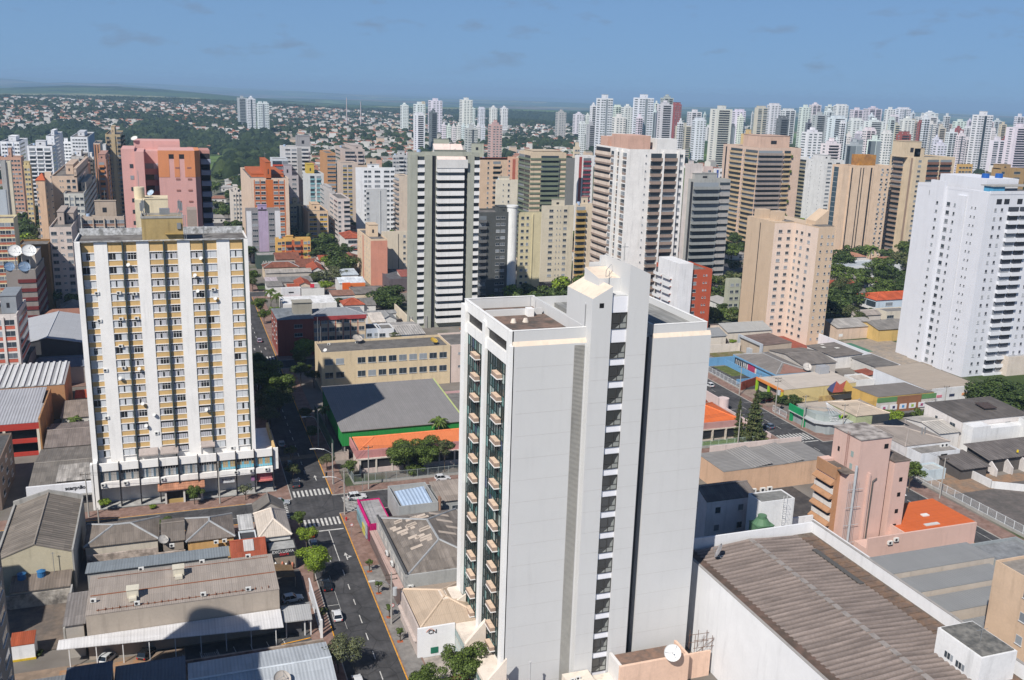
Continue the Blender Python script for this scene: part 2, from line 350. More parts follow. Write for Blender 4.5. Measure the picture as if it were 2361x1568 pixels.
def tower(label, uL, uM, uR, vM, D, fh=2.95, F='s w s w s', S='s w s', wall=WHITE, acc=(.5, .5, .5), acc2=(.6, .5, .4), parts=True, pent=((.3, .7, .3, .7, 3.5),), depth=14, group=None,
          cat='apartment building', name='apartment_tower', roofc=None, base=0.0, par=.8, penthue=None, dirt=1.0, extra=None):
    P = onY(uM, vM, D); z1 = P.z; right = P.x < -2 or (uM > uL and P.x < 0)
    leftseen = P.x > 0
    if leftseen:
        x0 = P.x; x1 = bis(lambda x: proj(x, D, z1)[0]-uR, x0, x0+120) if uR > uM else x0+depth
        y1 = bis(lambda y: proj(x0, y, z1)[0]-uL, D, D+90) if uL < uM else D+depth
    else:
        x1 = P.x; x0 = bis(lambda x: proj(x, D, z1)[0]-uL, x1-120, x1) if uL < uM else x1-depth
        y1 = bis(lambda y: proj(x1, y, z1)[0]-uR, D, D+90) if uR > uM else D+depth
    y0 = D; h = max(z1, 6)
    T = thing(name, label, cat, (x0+x1)/2, (y0+y1)/2, base, group); wm = wallmats(wall, acc, acc2, dirt)
    wb = MB(); wb.box(x0, x1, y0, y1, base, h-.3, 0); cnt = {}; st = {}
    # parapet ring
    t = .25
    wb.box(x0, x1, y0, y0+t, h-.3, h+par-.3, 0); wb.box(x0, x1, y1-t, y1, h-.3, h+par-.3, 0); wb.box(x0, x0+t, y0+t, y1-t, h-.3, h+par-.3, 0); wb.box(x1-t, x1, y0+t, y1-t, h-.3, h+par-.3, 0)
    facade(T, wb, Side('F', x0, x1, y0, y1), base, h-.3, fh, F, wm, parts, cnt, st)
    facade(T, wb, Side('L' if leftseen else 'R', x0, x1, y0, y1), base, h-.3, fh, S, wm, parts, cnt, st)
    rm = MB().box(x0+t, x1-t, y0+t, y1-t, h-.299, h-.2, 0)
    pm = MB()
    for a, b, c, d, ph in pent:
        X0, X1, Y0, Y1 = x0+(x1-x0)*a, x0+(x1-x0)*b, y0+(y1-y0)*c, y0+(y1-y0)*d
        pm.box(X0, X1, Y0, Y1, h-.2, h+ph, 0); pm.box(X0-.2, X1+.2, Y0-.2, Y1+.2, h+ph, h+ph+.2, 1)
        if not parts or ph > 2: pm.box(X0+(X1-X0)*.35, X0+(X1-X0)*.55, Y0-.04, Y0, h+ph*.3, h+ph*.6, 2)
    pmats = [paint(penthue or wall), paint(tuple(c*.85 for c in (penthue or wall))), M_DARK]
    rmat = rough_ground(roofc, tuple(c*.7 for c in roofc), .4) if roofc else M_ROOFD
    if parts:
        part(T, 'wall', wb, wm); part(T, 'roof', rm, rmat)
        if pm.v: part(T, 'penthouse', pm, pmats)
        for k, m in st.items(): part(T, k, m, wm, kind='stuff')
        NT[0] += 1
        if NT[0] % 2 and pent:
            a, b, c, d, ph = pent[0]; X = x0+(x1-x0)*(a+b)/2; Y = y0+(y1-y0)*(c+d)/2
            part(T, 'antenna', MB().tube([(X, Y, h+ph+.2), (X, Y, h+ph+4.5)], .06).box(X-.6, X+.6, Y-.03, Y+.03, h+ph+3.6, h+ph+3.66), M_STEEL)
            part(T, 'water_tank', MB().cyl(x0+(x1-x0)*.15, y0+(y1-y0)*.7, h-.2, h+1.3, .9, .8, 12), paint((.35, .45, .6), .5, .5))
    else:
        wb.add(rm, mofs=4); wb.add(pm, mofs=0)
        part(T, 'wall', wb, wm)
    occ(x0, x1, y0, y1, h)
    T['_b'] = (x0, x1, y0, y1, h)
    return T, (x0, x1, y0, y1, h)
def far_tower(label, uL, uM, uR, vM, D, **k):
    k.setdefault('group', None)
    T, b = tower(label, uL, uM, uR, vM, D, parts=False, **k)
    o = T.children[0] if T.children else [c for c in bpy.data.objects if c.parent is T][0]
    # collapse to a single top-level mesh
    o.parent = None; o.location = T.location; o.name = T.name+'_m'; nm = T.name
    for key in ('label', 'category', 'group'):
        if key in T: o[key] = T[key]
    bpy.data.objects.remove(T); o.name = nm; o['_b'] = b
    return o, b

# ---------------- low buildings ----------------
def lowb(label, fl, br, z, roof='flat', rise=1.6, wall=(.6, .56, .5), rc=M_FIB, rk=None, name='shop_building', cat='building', F=None, S=None, fh=3.2, over=.35, par=.5, group=None, axis=None, z0=0.0, parts=True, acc=(.5, .5, .5), acc2=(.5, .4, .3), world=None, parapet_col=None, pitch=.5, patch=.25):
    if world: x0, x1, y0, y1 = world
    else:
        a = G(*fl, z); b = G(*br, z); x0, x1 = sorted((a[0], b[0])); y0, y1 = sorted((a[1], b[1]))
    T = thing(name, label, cat, (x0+x1)/2, (y0+y1)/2, z0, group); wm = wallmats(wall, acc, acc2); wb = MB(); cnt = {}; st = {}
    ov = over if roof != 'flat' else 0
    X0, X1, Y0, Y1 = x0+ov, x1-ov, y0+ov, y1-ov
    top = z-(.05 if roof != 'flat' else par)
    wb.box(X0, X1, Y0, Y1, z0, top, 0)
    rb = MB(); xm, ym = (x0+x1)/2, (y0+y1)/2; th = .12
    ax = axis or ('x' if roof in ('gx', 'shy', 'shY') else 'y' if roof in ('gy', 'shx', 'shX') else 'x')
    if roof == 'flat':
        t = .22
        for q in ((x0, x1, y0, y0+t), (x0, x1, y1-t, y1), (x0, x0+t, y0+t, y1-t), (x1-t, x1, y0+t, y1-t)): wb.box(*q, top, z, 0)
        rb.box(x0+t, x1-t, y0+t, y1-t, top, top+.08, 0)
    elif roof == 'gx':       # ridge runs along x, ribs run along y
        rb.slab([(x0, y0, z), (x1, y0, z), (x1, ym, z+rise), (x0, ym, z+rise)], th); rb.slab([(x0, ym, z+rise), (x1, ym, z+rise), (x1, y1, z), (x0, y1, z)], th)
        rb.tube([(x0, ym, z+rise+.05), (x1, ym, z+rise+.05)], .16, 6, 1)
        for X in (X0, X1-.15): wb.prism([(X, Y0), (X+.15, Y0), (X+.15, ym), (X, ym)], top-.01, [top, top, z+rise-.12, z+rise-.12]); wb.prism([(X, ym), (X+.15, ym), (X+.15, Y1), (X, Y1)], top-.01, [z+rise-.12, z+rise-.12, top, top])
    elif roof == 'gy':
        rb.slab([(x0, y0, z), (xm, y0, z+rise), (xm, y1, z+rise), (x0, y1, z)], th); rb.slab([(xm, y0, z+rise), (x1, y0, z), (x1, y1, z), (xm, y1, z+rise)], th)
        rb.tube([(xm, y0, z+rise+.05), (xm, y1, z+rise+.05)], .16, 6, 1)
        for Y in (Y0, Y1-.15): wb.prism([(X0, Y), (xm, Y), (xm, Y+.15), (X0, Y+.15)], top-.01, [top, z+rise-.12, z+rise-.12, top]); wb.prism([(xm, Y), (X1, Y), (X1, Y+.15), (xm, Y+.15)], top-.01, [z+rise-.12, top, top, z+rise-.12])
    elif roof == 'hip':
        wx, wy = x1-x0, y1-y0; q = min(wx, wy)/2
        if wx >= wy: A, B = (x0+q, ym, z+rise), (x1-q-.01, ym, z+rise)
        else: A, B = (xm, y0+q, z+rise), (xm, y1-q-.01, z+rise)
        c = [(x0, y0, z), (x1, y0, z), (x1, y1, z), (x0, y1, z)]
        if wx >= wy: fs = [(c[0], c[1], B, A), (c[1], c[2], B), (c[2], c[3], A, B), (c[3], c[0], A)]
        else: fs = [(c[0], c[1], A), (c[1], c[2], B, A), (c[2], c[3], B), (c[3], c[0], A, B)]
        for f in fs: rb.slab(f, th)
        rb.tube([A, B], .24, 6, 1)
        for p, q_ in ((c[0], A), (c[3], A if wx >= wy else B), (c[1], B if wx >= wy else A), (c[2], B)): rb.tube([p, q_], .21, 6, 1)
    elif roof in ('shy', 'shY'):      # one slope, low edge near (shy) or far (shY)
        a_, b_ = (z, z+rise) if roof == 'shy' else (z+rise, z)
        rb.slab([(x0, y0, a_), (x1, y0, a_), (x1, y1, b_), (x0, y1, b_)], th)
        wb.prism([(X0, Y0), (X1, Y0), (X1, Y1), (X0, Y1)], top-.01, [a_-.12, a_-.12, b_-.12, b_-.12])
    elif roof in ('shx', 'shX'):
        a_, b_ = (z, z+rise) if roof == 'shx' else (z+rise, z)
        rb.slab([(x0, y0, a_), (x1, y0, b_), (x1, y1, b_), (x0, y1, a_)], th)
        wb.prism([(X0, Y0), (X1, Y0), (X1, Y1), (X0, Y1)], top-.01, [a_-.12, b_-.12, b_-.12, a_-.12])
    if F: facade(T, wb, Side('F', X0, X1, Y0, Y1), z0, top, fh, F, wm, parts, cnt, st)
    if S: facade(T, wb, Side('L' if x0 > 0 else 'R', X0, X1, Y0, Y1), z0, top, fh, S, wm, parts, cnt, st)
    rmat = rk or (roofm(rc, ax, pitch, patch=patch) if roof != 'flat' else rough_ground(rc, tuple(c*.72 for c in rc), .35))
    part(T, 'wall', wb, wm); part(T, 'roof', rb, [rmat, paint((.34, .35, .36) if roof == 'hip' and max(rc) < .25 else tuple(min(1, c*1.35) for c in rc), dirt=1.5)])
    for k, m in st.items(): part(T, k, m, wm, kind='stuff')
    occ(x0, x1, y0, y1, z); T['_b'] = (x0, x1, y0, y1, z)
    return T, (x0, x1, y0, y1, z)

# ---------------- trees ----------------
def rnd_unit(R):
    while True:
        v = Vector((R.uniform(-1, 1), R.uniform(-1, 1), R.uniform(-1, 1)))
        if .05 < v.length < 1: return v.normalized()
def leafq(mb, p, n, s, R, m=0):
    a = n.cross(rnd_unit(R)).normalized(); b = n.cross(a)*R.uniform(.55, 1); s1 = s*R.uniform(.7, 1.3)
    mb.face([p-a*s1-b*s1*.3, p-b*s1, p+a*s1, p+b*s1], m)
def crown_mesh(name, seed, n, leaf, lobes, mats, flat=.75, hollow=.35):
    """unit-radius crown centred on the origin"""
    R = random.Random(seed); mb = MB(); L_ = []
    for i in range(lobes):
        d = rnd_unit(R); r = R.uniform(.24, .42); L_.append((Vector((d.x, d.y, d.z*flat*.85+.05))*R.uniform(.42, .84), r))
    L_.append((Vector((0, 0, 0)), .5))
    wts = [r*r for _, r in L_]
    for i in range(n):
        c, r = R.choices(L_, wts)[0]; d = rnd_unit(R)
        if R.random() < .35: d.z = abs(d.z)
        rr = r*(R.uniform(hollow, 1)**.45); p = c+Vector((d.x, d.y, d.z*.85))*rr
        nn = (d+rnd_unit(R)*.55).normalized(); leafq(mb, p, nn, leaf, R, 0 if R.random() < .68 else 1)
    return mb.mesh(name, mats)
def limb_mesh(name, seed, mats, h=1.0):
    R = random.Random(seed); mb = MB()
    mb.tube([(0, 0, 0), (.02, .01, .35), (-.01, .02, .7), (.03, 0, 1.0)], [.06, .045, .04, .02], 7)
    for i in range(5):
        a = i*1.26+R.uniform(-.3, .3); z = R.uniform(.45, .8); mb.tube([(0, 0, z), (math.cos(a)*.25, math.sin(a)*.25, z+.22), (math.cos(a)*.5, math.sin(a)*.5, z+.45)], [.03, .02, .008], 5)
    return mb.mesh(name, mats)
LEAF_D = leafm((.034, .06, .018)); LEAF_M = leafm((.058, .092, .022)); LEAF_Y = leafm((.15, .23, .02)); LEAF_O = leafm((.085, .10, .045)); LEAF_G = leafm((.10, .12, .075)); LEAF_L = leafm((.09, .14, .03))
M_BARK = rough_ground((.13, .10, .075), (.07, .055, .04), 2.0); M_BARKP = rough_ground((.22, .20, .17), (.14, .12, .10), 2.0)
TM = {}
def crown(kind, lod):
    k = (kind, lod)
    if k in TM: return TM[k]
    pal = {'dark': (LEAF_D, LEAF_M), 'mid': (LEAF_M, LEAF_L), 'yellow': (LEAF_Y, LEAF_L), 'olive': (LEAF_O, LEAF_D), 'grey': (LEAF_G, LEAF_O)}[kind]
    n, lf = {0: (9000, .034), 1: (3800, .052), 2: (900, .10), 3: (300, .17)}[lod]
    if kind == 'grey': n = int(n*.5)
    TM[k] = crown_mesh('crown', hash(kind) % 97 if False else len(kind)*7+lod, n, lf, 16 if lod < 2 else 9, list(pal), hollow=.3 if lod < 2 else .6); return TM[k]
def trunk_mesh(i):
    k = ('tr', i % 3)
    if k not in TM: TM[k] = limb_mesh('trunk', 40+i % 3, [M_BARK])
    return TM[k]
TREEN = [0]
def tree(label, x, y, h, r, kind='mid', lod=1, group=None, z=0, name='tree', squash=1.0, cat='tree'):
    """h total height, r crown radius"""
    TREEN[0] += 1; i = TREEN[0]; T = thing(name, label, cat, x, y, z, group); cz = h-r*squash*.8
    c = inst(T, 'crown', crown(kind, lod), (0, 0, cz), (i*2.4) % 6.28, (r*1.12, r*1.12, r*squash)); t = inst(T, 'trunk', trunk_mesh(i), (0, 0, 0), i*1.7 % 6.28, (max(2.2, r*.9), max(2.2, r*.9), max(1.0, cz*.98)))
    return T
def bush(label, x, y, r, kind='mid', group=None, z=0, sq=.8, lod=1):
    TREEN[0] += 1; T = thing('bush', label, 'bush', x, y, z, group); inst(T, 'foliage', crown(kind, lod), (0, 0, r*sq*.75), TREEN[0] % 6, (r, r, r*sq)); inst(T, 'trunk', trunk_mesh(TREEN[0]), (0, 0, 0), 0, (.8, .8, r*.7)); return T
def conifer_mesh():
    if 'con' in TM: return TM['con']
    R = random.Random(5); mb = MB()
    for k in range(5200):
        t = R.random()**.75; z = 1-t; a = R.uniform(0, 6.283); layer = .72+.28*math.sin(z*58); rr = (.02+.24*t**.8)*layer*R.uniform(.35, 1)*(1+.18*math.sin(3*a+z*9))
        d = Vector((math.cos(a), math.sin(a), -.35)); leafq(mb, Vector((math.cos(a)*rr, math.sin(a)*rr, z-.04*rr)), (d*.3+rnd_unit(R)).normalized(), .012+.012*t, R, 0 if R.random() < .6 else 1)
    TM['con'] = mb.mesh('crown', [LEAF_O, leafm((.05, .08, .03))]); return TM['con']
def conifer(label, x, y, h, w=1.0, group=None):
    T = thing('conifer_tree', label, 'tree', x, y, 0, group); inst(T, 'crown', conifer_mesh(), (0, 0, h*.06), x % 6, (h*w, h*w, h*.95)); inst(T, 'trunk', MB().tube([(0, 0, 0), (0, 0, .5), (0, 0, .97)], [.02, .014, .003], 7).mesh('trunk', [M_BARK]), (0, 0, 0), 0, (h, h, h)); return T
def palm_mesh():
    if 'palm' in TM: return TM['palm']
    R = random.Random(3); mb = MB()
    for i in range(26):
        a = i*2.4; el = R.uniform(-.25, 1.0); L_ = R.uniform(.8, 1.05); pts = []
        for k in range(9):
            t = k/8; r = L_*t*math.cos(el*(1-t*.4)); z = L_*(math.sin(el)*t-.75*t*t*(1-.3*math.sin(el))); pts.append(Vector((math.cos(a)*r, math.sin(a)*r, z)))
        sd = Vector((-math.sin(a), math.cos(a), 0))
        for k in range(1, 9):
            p = pts[k]; q = pts[k-1]; wd = .17*math.sin(math.pi*min(1, (k+.6)/9))
            for sg in (-1, 1): mb.face([q, p, p+sd*sg*wd+Vector((0, 0, -.1)), q+sd*sg*wd*.9+Vector((0, 0, -.09))], k % 2)
    TM['palm'] = mb.mesh('crown', [LEAF_M, LEAF_L]); return TM['palm']
def palm(label, x, y, h, r=2.6, group=None):
    T = thing('palm_tree', label, 'palm tree', x, y, 0, group); inst(T, 'crown', palm_mesh(), (0, 0, h-.5), x*3 % 6, (r, r, r)); inst(T, 'trunk', MB().tube([(0, 0, 0), (.1, 0, h*.5), (0, .05, h-.4)], [.22, .17, .14], 8).mesh('trunk', [M_BARKP]), (0, 0, 0)); return T

# ---------------- vehicles ----------------
M_CGLASS = paint((.012, .015, .018), .08, .1, .7); M_TYRE = paint((.02, .02, .02), .8, .3); M_RIM = paint((.45, .46, .47), .3, .2, .6, .7)
M_LAMP = paint((.8, .8, .78), .2, .2, .7); M_TAIL = paint((.45, .02, .015), .3, .2)
def car(label, x, y, ang, rgb, kind='hatch', name=None, group='cars on the streets'):
    """ang: heading of the nose, degrees from +x"""
    Lc, Wc, Hc = {'hatch': (3.8, 1.62, 1.48), 'sedan': (4.3, 1.7, 1.42), 'suv': (4.3, 1.8, 1.68), 'van': (4.6, 1.8, 1.95)}[kind]
    T = thing(name or 'car', label, {'van': 'van'}.get(kind, 'car'), x, y, .02, group, math.radians(ang))
    l = Lc/2; bz = .28; bh = .82 if kind != 'suv' else .95
    # body shell: cross sections along x: (x, halfwidth, zbottom, ztop)
    secs = [(-l, .80, .42, bh-.12), (-l+.12, .93, .27, bh), (-l+.7, 1, .25, bh+.03), (0, 1, .25, bh), (l-1.1, 1, .25, bh-.02), (l-.35, .95, .25, bh-.14), (l-.05, .84, .3, bh-.26), (l, .7, .42, bh-.34)]
    mb = MB(); n = len(secs); prof = [(-1, 0), (-1, .72), (-.9, 1), (.9, 1), (1, .72), (1, 0)]
    for X, hw, zb, zt in secs:
        for p, q in prof: mb.v.append((X, p*hw*Wc/2, zb+(zt-zb)*q))
    K = len(prof)
    for i in range(n-1):
        for k in range(K): j = (k+1) % K; mb.f.append((i*K+k, i*K+j, (i+1)*K+j, (i+1)*K+k)); mb.m.append(0)
    mb.f.append(tuple(range(K))); mb.m.append(0); mb.f.append(tuple((n-1)*K+k for k in reversed(range(K)))); mb.m.append(0)
    rear = {'hatch': -l+.12, 'sedan': -l+.75, 'suv': -l+.1, 'van': -l+.06}[kind]; rr = rear+(.35 if kind != 'sedan' else .55); fr = l-1.15; ft = fr-.75
    if kind == 'van': fr = l-.5; ft = fr-.6
    def ring(z, a, b, w): return [(a, -w, z), (b, -w, z), (b, w, z), (a, w, z)]
    w0, w1 = Wc/2*.93, Wc/2*.76; g = MB(); A = ring(bh-.05, rear, fr, w0); Bq = ring(Hc-.06, rr, ft, w1)
    g.v += A+Bq; g.f += [(0, 1, 5, 4), (1, 2, 6, 5), (2, 3, 7, 6), (3, 0, 4, 7), (4, 5, 6, 7)]; g.m += [0]*5
    rf = MB(); C = ring(Hc-.06, rr-.05, ft+.08, w1+.03); D = ring(Hc, rr+.1, ft-.12, w1-.06); rf.v += C+D; rf.f += [(0, 1, 5, 4), (1, 2, 6, 5), (2, 3, 7, 6), (3, 0, 4, 7), (4, 5, 6, 7)]; rf.m += [0]*5
    for s in (-1, 1):       # pillars
        for (xa, xb) in ((rear, rr), (fr, ft), ((rear+fr)/2-.05, (rr+ft)/2)): rf.tube([(xa, s*(w0+.01), bh-.05), (xb, s*(w1+.01), Hc-.05)], .045, 4)
    mb.add(rf)
    pm = paint(rgb, .22, .15, .6)
    part(T, 'body', mb, pm, local=True); part(T, 'windows', g, M_CGLASS, local=True)
    for sx in (-l+.72, l-.75):
        for sy in (-1, 1):
            W = MB(); c = MB()
            for r, dy0, dy1, m in ((.31, -.1, .1, 0), (.2, -.11, .115, 1)):
                b = len(W.v)
                for yy in (dy0, dy1):
                    for i in range(14): t = i*math.pi/7; W.v.append((r*math.cos(t), yy, r*math.sin(t)))
                for i in range(14): j = (i+1) % 14; W.f.append((b+i, b+14+i, b+14+j, b+j)); W.m.append(m)
                W.f.append(tuple(b+i for i in range(14))); W.m.append(m); W.f.append(tuple(b+14+i for i in reversed(range(14)))); W.m.append(m)
            o = part(T, 'wheel', W, [M_TYRE, M_RIM], local=True); o.location = (sx, sy*(Wc/2-.08), .31)
    for sy in (-1, 1):
        part(T, 'headlight', MB().box(l-.12, l+.01, sy*Wc*.36-.16, sy*Wc*.36+.16, bh-.38, bh-.25), M_LAMP, local=True); part(T, 'tail_light', MB().box(-l-.01, -l+.1, sy*Wc*.38-.13, sy*Wc*.38+.13, bh-.35, bh-.12), M_TAIL, local=True)
    return T
def G3(u, v, z=0): g = G(u, v, z); return Vector((g[0], g[1], z))
def acunit(T, x, y, z, rz=0, s=1.0, name='air_conditioner'):
    k = ('acu', s)
    if k not in WCACHE:
        m = MB().box(-.45*s, .45*s, -.35*s, 0, 0, .65*s, 0); b = len(m.v)
        m.cyl(0, 0, 0, .03, .24*s, n=12, m=1)
        for i in range(b, len(m.v)): X, Y, Z = m.v[i]; m.v[i] = (X-.1*s, -.35*s-Z, .33*s+Y)
        WCACHE[k] = m.mesh(name, [paint((.66, .66, .64), .6, .5), M_DARK])
    return inst(T, name, WCACHE[k], (x-T.location.x, y-T.location.y, z-T.location.z), rz)
def satdish(label, x, y, z, r, d, col_=(.7, .7, .68), group=None, stand=1.0):
    T = thing('satellite_dish', label, 'satellite dish', x, y, z, group); d = Vector(d).normalized(); c = Vector((x, y, z+stand))
    part(T, 'reflector', MB().dish(c, d, r, .22, 22), paint(col_, .5, .4), smooth=True)
    f = c+d*r*.85; a = d.cross(Vector((0, 0, 1))).normalized(); e = a.cross(d)
    m = MB().tube([c, (x, y, z+.02)], .07*max(.6, r), 8)
    for t in (0, 2.1, 4.2): m.tube([c+(a*math.cos(t)+e*math.sin(t))*r*.9+d*.2*r, f], .02*max(1, r))
    m.tube([f-d*.12*r, f+d*.05*r], .07*r, 8); m.tube([(x-.5*r, y, z+.04), (x+.5*r, y, z+.04)], .05*r, 6); m.tube([(x, y-.5*r, z+.04), (x, y+.5*r, z+.04)], .05*r, 6)
    part(T, 'mount', m, M_STEEL); return T
# ---------------- terrain, streets ----------------
def smooth(a, b, x):
    t = max(0, min(1, (x-a)/(b-a))); return t*t*(3-2*t)
def th(x, y):
    """terrain height: level town, rolling country beyond"""
    r = math.hypot(x, y); a = math.degrees(math.atan2(x, y))            # a: degrees right of +Y
    k = smooth(900, 1900, r)
    h = k*(9*math.sin(x*.0021+1.3)*math.cos(y*.0017+.4)+5*math.sin(x*.0047+y*.0031))
    lf = smooth(12, -6, a)
    h += lf*(-16*math.exp(-((r-1500)/520)**2)+10*smooth(2200, 3800, r)) - (1-lf)*14*smooth(1700, 3000, r)
    far = smooth(4000, 9000, r)
    hill = 60*math.sin(x*.00042+.6)*math.sin(y*.00035+x*.00013)+55*math.sin(x*.0011+2)*math.sin(y*.0009+1)+16*math.sin(x*.0023+y*.0011)
    base = -45-70*smooth(9000, 26000, r)
    return h*(1-far)+far*(base+hill*(.45+.75*lf)+lf*75*smooth(7000, 20000, r))
def ground():
    rs = [0]; r = 40
    while r < 46000: rs.append(r); r *= 1.045
    mb = MB(); N = 150; mb.v.append((0, 0, 0))
    for r in rs[1:]:
        for i in range(N): a = 2*math.pi*i/N; x, y = r*math.sin(a), r*math.cos(a); mb.v.append((x, y, th(x, y)))
    K = len(rs)-1
    for i in range(N): mb.f.append((0, 1+(i+1) % N, 1+i)); mb.m.append(0)
    for k in range(K-1):
        for i in range(N): j = (i+1) % N; mb.f.append((1+k*N+i, 1+k*N+j, 1+(k+1)*N+j, 1+(k+1)*N+i)); mb.m.append(0)
    m, t, b, Lk = _mat('land'); geo = t.nodes.new('ShaderNodeTexCoord'); co = geo.outputs['Object']
    ln = t.nodes.new('ShaderNodeVectorMath'); ln.operation = 'LENGTH'; Lk(co, ln.inputs[0])
    far = t.nodes.new('ShaderNodeMapRange'); far.inputs['From Min'].default_value = 700; far.inputs['From Max'].default_value = 1300; Lk(ln.outputs['Value'], far.inputs[0])
    # town yard surface
    f = _noise(t, Lk, co, .06, 0, 1, detail=8, p0=.38, p1=.62); town = t.nodes.new('ShaderNodeMixRGB'); town.inputs[1].default_value = (.15, .135, .12, 1); town.inputs[2].default_value = (.22, .20, .18, 1); Lk(f, town.inputs[0])
    f = _noise(t, Lk, co, .013, 0, 1, detail=5, p0=.52, p1=.6); gr = t.nodes.new('ShaderNodeMixRGB'); Lk(f, gr.inputs[0]); Lk(town.outputs[0], gr.inputs[1]); gr.inputs[2].default_value = (.05, .075, .025, 1)
    # country: field mosaic and woods
    vo = t.nodes.new('ShaderNodeTexVoronoi'); vo.inputs['Scale'].default_value = .0011; vo.inputs['Randomness'].default_value = .9; Lk(co, vo.inputs[0])
    cr = t.nodes.new('ShaderNodeValToRGB'); e = cr.color_ramp.elements; e[0].color = (.06, .10, .03, 1); e[1].color = (.17, .22, .07, 1); cr.color_ramp.interpolation = 'CONSTANT'
    for p, c in ((.25, (.12, .18, .05, 1)), (.45, (.22, .22, .10, 1)), (.6, (.05, .085, .025, 1)), (.8, (.16, .13, .08, 1))): q = e.new(p); q.color = c
    sp = t.nodes.new('ShaderNodeSeparateXYZ'); Lk(vo.outputs['Color'], sp.inputs[0]); Lk(sp.outputs[0], cr.inputs[0])
    f = _noise(t, Lk, co, .0009, 0, 1, detail=9, p0=.52, p1=.56, rough=.65); wood = t.nodes.new('ShaderNodeMixRGB'); Lk(f, wood.inputs[0]); Lk(cr.outputs[0], wood.inputs[1]); wood.inputs[2].default_value = (.022, .038, .016, 1)
    f = _noise(t, Lk, co, .004, 0, 1, detail=9, p0=.55, p1=.60, rough=.7); wd2 = t.nodes.new('ShaderNodeMixRGB'); Lk(f, wd2.inputs[0]); Lk(wood.outputs[0], wd2.inputs[1]); wd2.inputs[2].default_value = (.02, .034, .015, 1)
    fin = t.nodes.new('ShaderNodeMixRGB'); Lk(far.outputs[0], fin.inputs[0]); Lk(gr.outputs[0], fin.inputs[1]); Lk(wd2.outputs[0], fin.inputs[2]); Lk(fin.outputs[0], b.inputs['Base Color']); b.inputs['Roughness'].default_value = 1; b.inputs['Specular IOR Level'].default_value = .1
    o = bpy.data.objects.new('ground', mb.mesh('ground', [m], smooth=True)); col.objects.link(o); o['kind'] = 'structure'
ground()
def struct(name, mb, mats):
    o = bpy.data.objects.new(name, mb.mesh(name, mats if isinstance(mats, (list, tuple)) else [mats])); col.objects.link(o); o['kind'] = 'structure'; return o
def sheet(mb, x0, x1, y0, y1, z, m=0, step=None):
    mb.face([(x0, y0, z), (x1, y0, z), (x1, y1, z), (x0, y1, z)], m)
ASPH = asph(); MX0, MX1, CY0, CY1, RX0, RX1 = 22.4, 31.4, 197.6, 207.6, 157.0, 167.5
rd = MB()
rr = [(MX0, MX1, 60, CY0), (MX0, MX1, CY1, 315), (MX0, MX1, 325, 900), (-190, MX0, CY0, CY1), (MX0, MX1, CY0, CY1), (MX1, RX0, CY0, CY1), (160.2, RX1, 60, CY0), (RX0, RX1, CY0, CY1), (RX1, 420, CY0, CY1), (RX0, RX1, CY1, 315), (RX0, RX1, 325, 800),
      (-190, MX0, 315, 325), (MX0, MX1, 315, 325), (MX1, RX0, 315, 325), (RX0, RX1, 315, 325), (RX1, 500, 315, 325), (MX1, 700, 432, 442), (-300, MX0, 432, 442), (290, 300, 60, 700)]
for q in rr: sheet(rd, *q, .03)
struct('road', rd, ASPH)
# pavements with kerbs around each block (ring of slabs)
M_PAVE = rough_ground((.20, .125, .10), (.27, .18, .15), .5); M_KERB = paint((.42, .40, .37), .9, 1.5); M_PAVEG = rough_ground((.25, .235, .22), (.18, .17, .16), .4)
pv = MB()
def ring(x0, x1, y0, y1, w=3.9, m=0):
    z = .15
    for q in ((x0, x1, y0, y0+w), (x0, x1, y1-w, y1), (x0, x0+w, y0+w, y1-w), (x1-w, x1, y0+w, y1-w)): pv.box(q[0], q[1], q[2], q[3], 0, z, m)
    k = .18
    for q in ((x0-k, x1+k, y0-k, y0), (x0-k, x1+k, y1, y1+k), (x0-k, x0, y0, y1), (x1, x1+k, y0, y1)): pv.box(q[0], q[1], q[2], q[3], 0, z-.004, 1)
ring(-100, MX0-.2, 60, CY0-.2, 3.7); ring(-100, MX0-.2, CY1+.2, 314.8, 5.0); ring(MX1+.2, 160, 60, CY0-.2, 3.7); ring(MX1+.2, RX0-.2, CY1+.2, 314.8, 3.8)
ring(-100, MX0-.2, 325.2, 431.8, 3.7); ring(MX1+.2, RX0-.2, 325.2, 431.8, 4.5); ring(RX1+.2, 289.8, 60, CY0-.2, 4.5); ring(RX1+.2, 289.8, CY1+.2, 314.8, 4.0); ring(RX1+.2, 289.8, 325.2, 431.8, 4); ring(MX1+.2, 289.8, 442.2, 560, 4); ring(-100, MX0-.2, 442.2, 560, 4)
struct('pavement', pv, [M_PAVE, M_KERB])
# grey concrete stretch of the right pavement
gp = MB(); gp.box(31.8, 35.0, 132, 171.5, .1, .155); gp.box(32, 34.9, 126, 132, .1, .157); struct('concrete_pavement', gp, M_PAVEG)
M_WPNT = rough_ground((.62, .61, .58), (.42, .41, .39), 1.2); M_YPNT = rough_ground((.72, .33, .02), (.5, .24, .03), 1.5)
mk = MB(); Z = .045
def line(mb, x0, y0, x1, y1, w, z=Z):
    d = Vector((x1-x0, y1-y0)); n = Vector((-d.y, d.x)).normalized()*w/2; mb.face([(x0-n.x, y0-n.y, z), (x0+n.x, y0+n.y, z), (x1+n.x, y1+n.y, z), (x1-n.x, y1-n.y, z)][::-1])
for a, b in ((171.6, 169.2), (165.6, 163.5), (159.8, 157.7), (154, 151.2), (147.9, 145.6), (142.1, 139.6), (136, 133.6), (130, 127.6), (124, 121.6)): line(mk, 27.75, b, 27.75, a, .16)
for y in range(222, 312, 6): line(mk, 27.2, y, 27.2, y+2.4, .14)
for y in range(330, 428, 7): line(mk, 27.2, y, 27.2, y+2.4, .16)
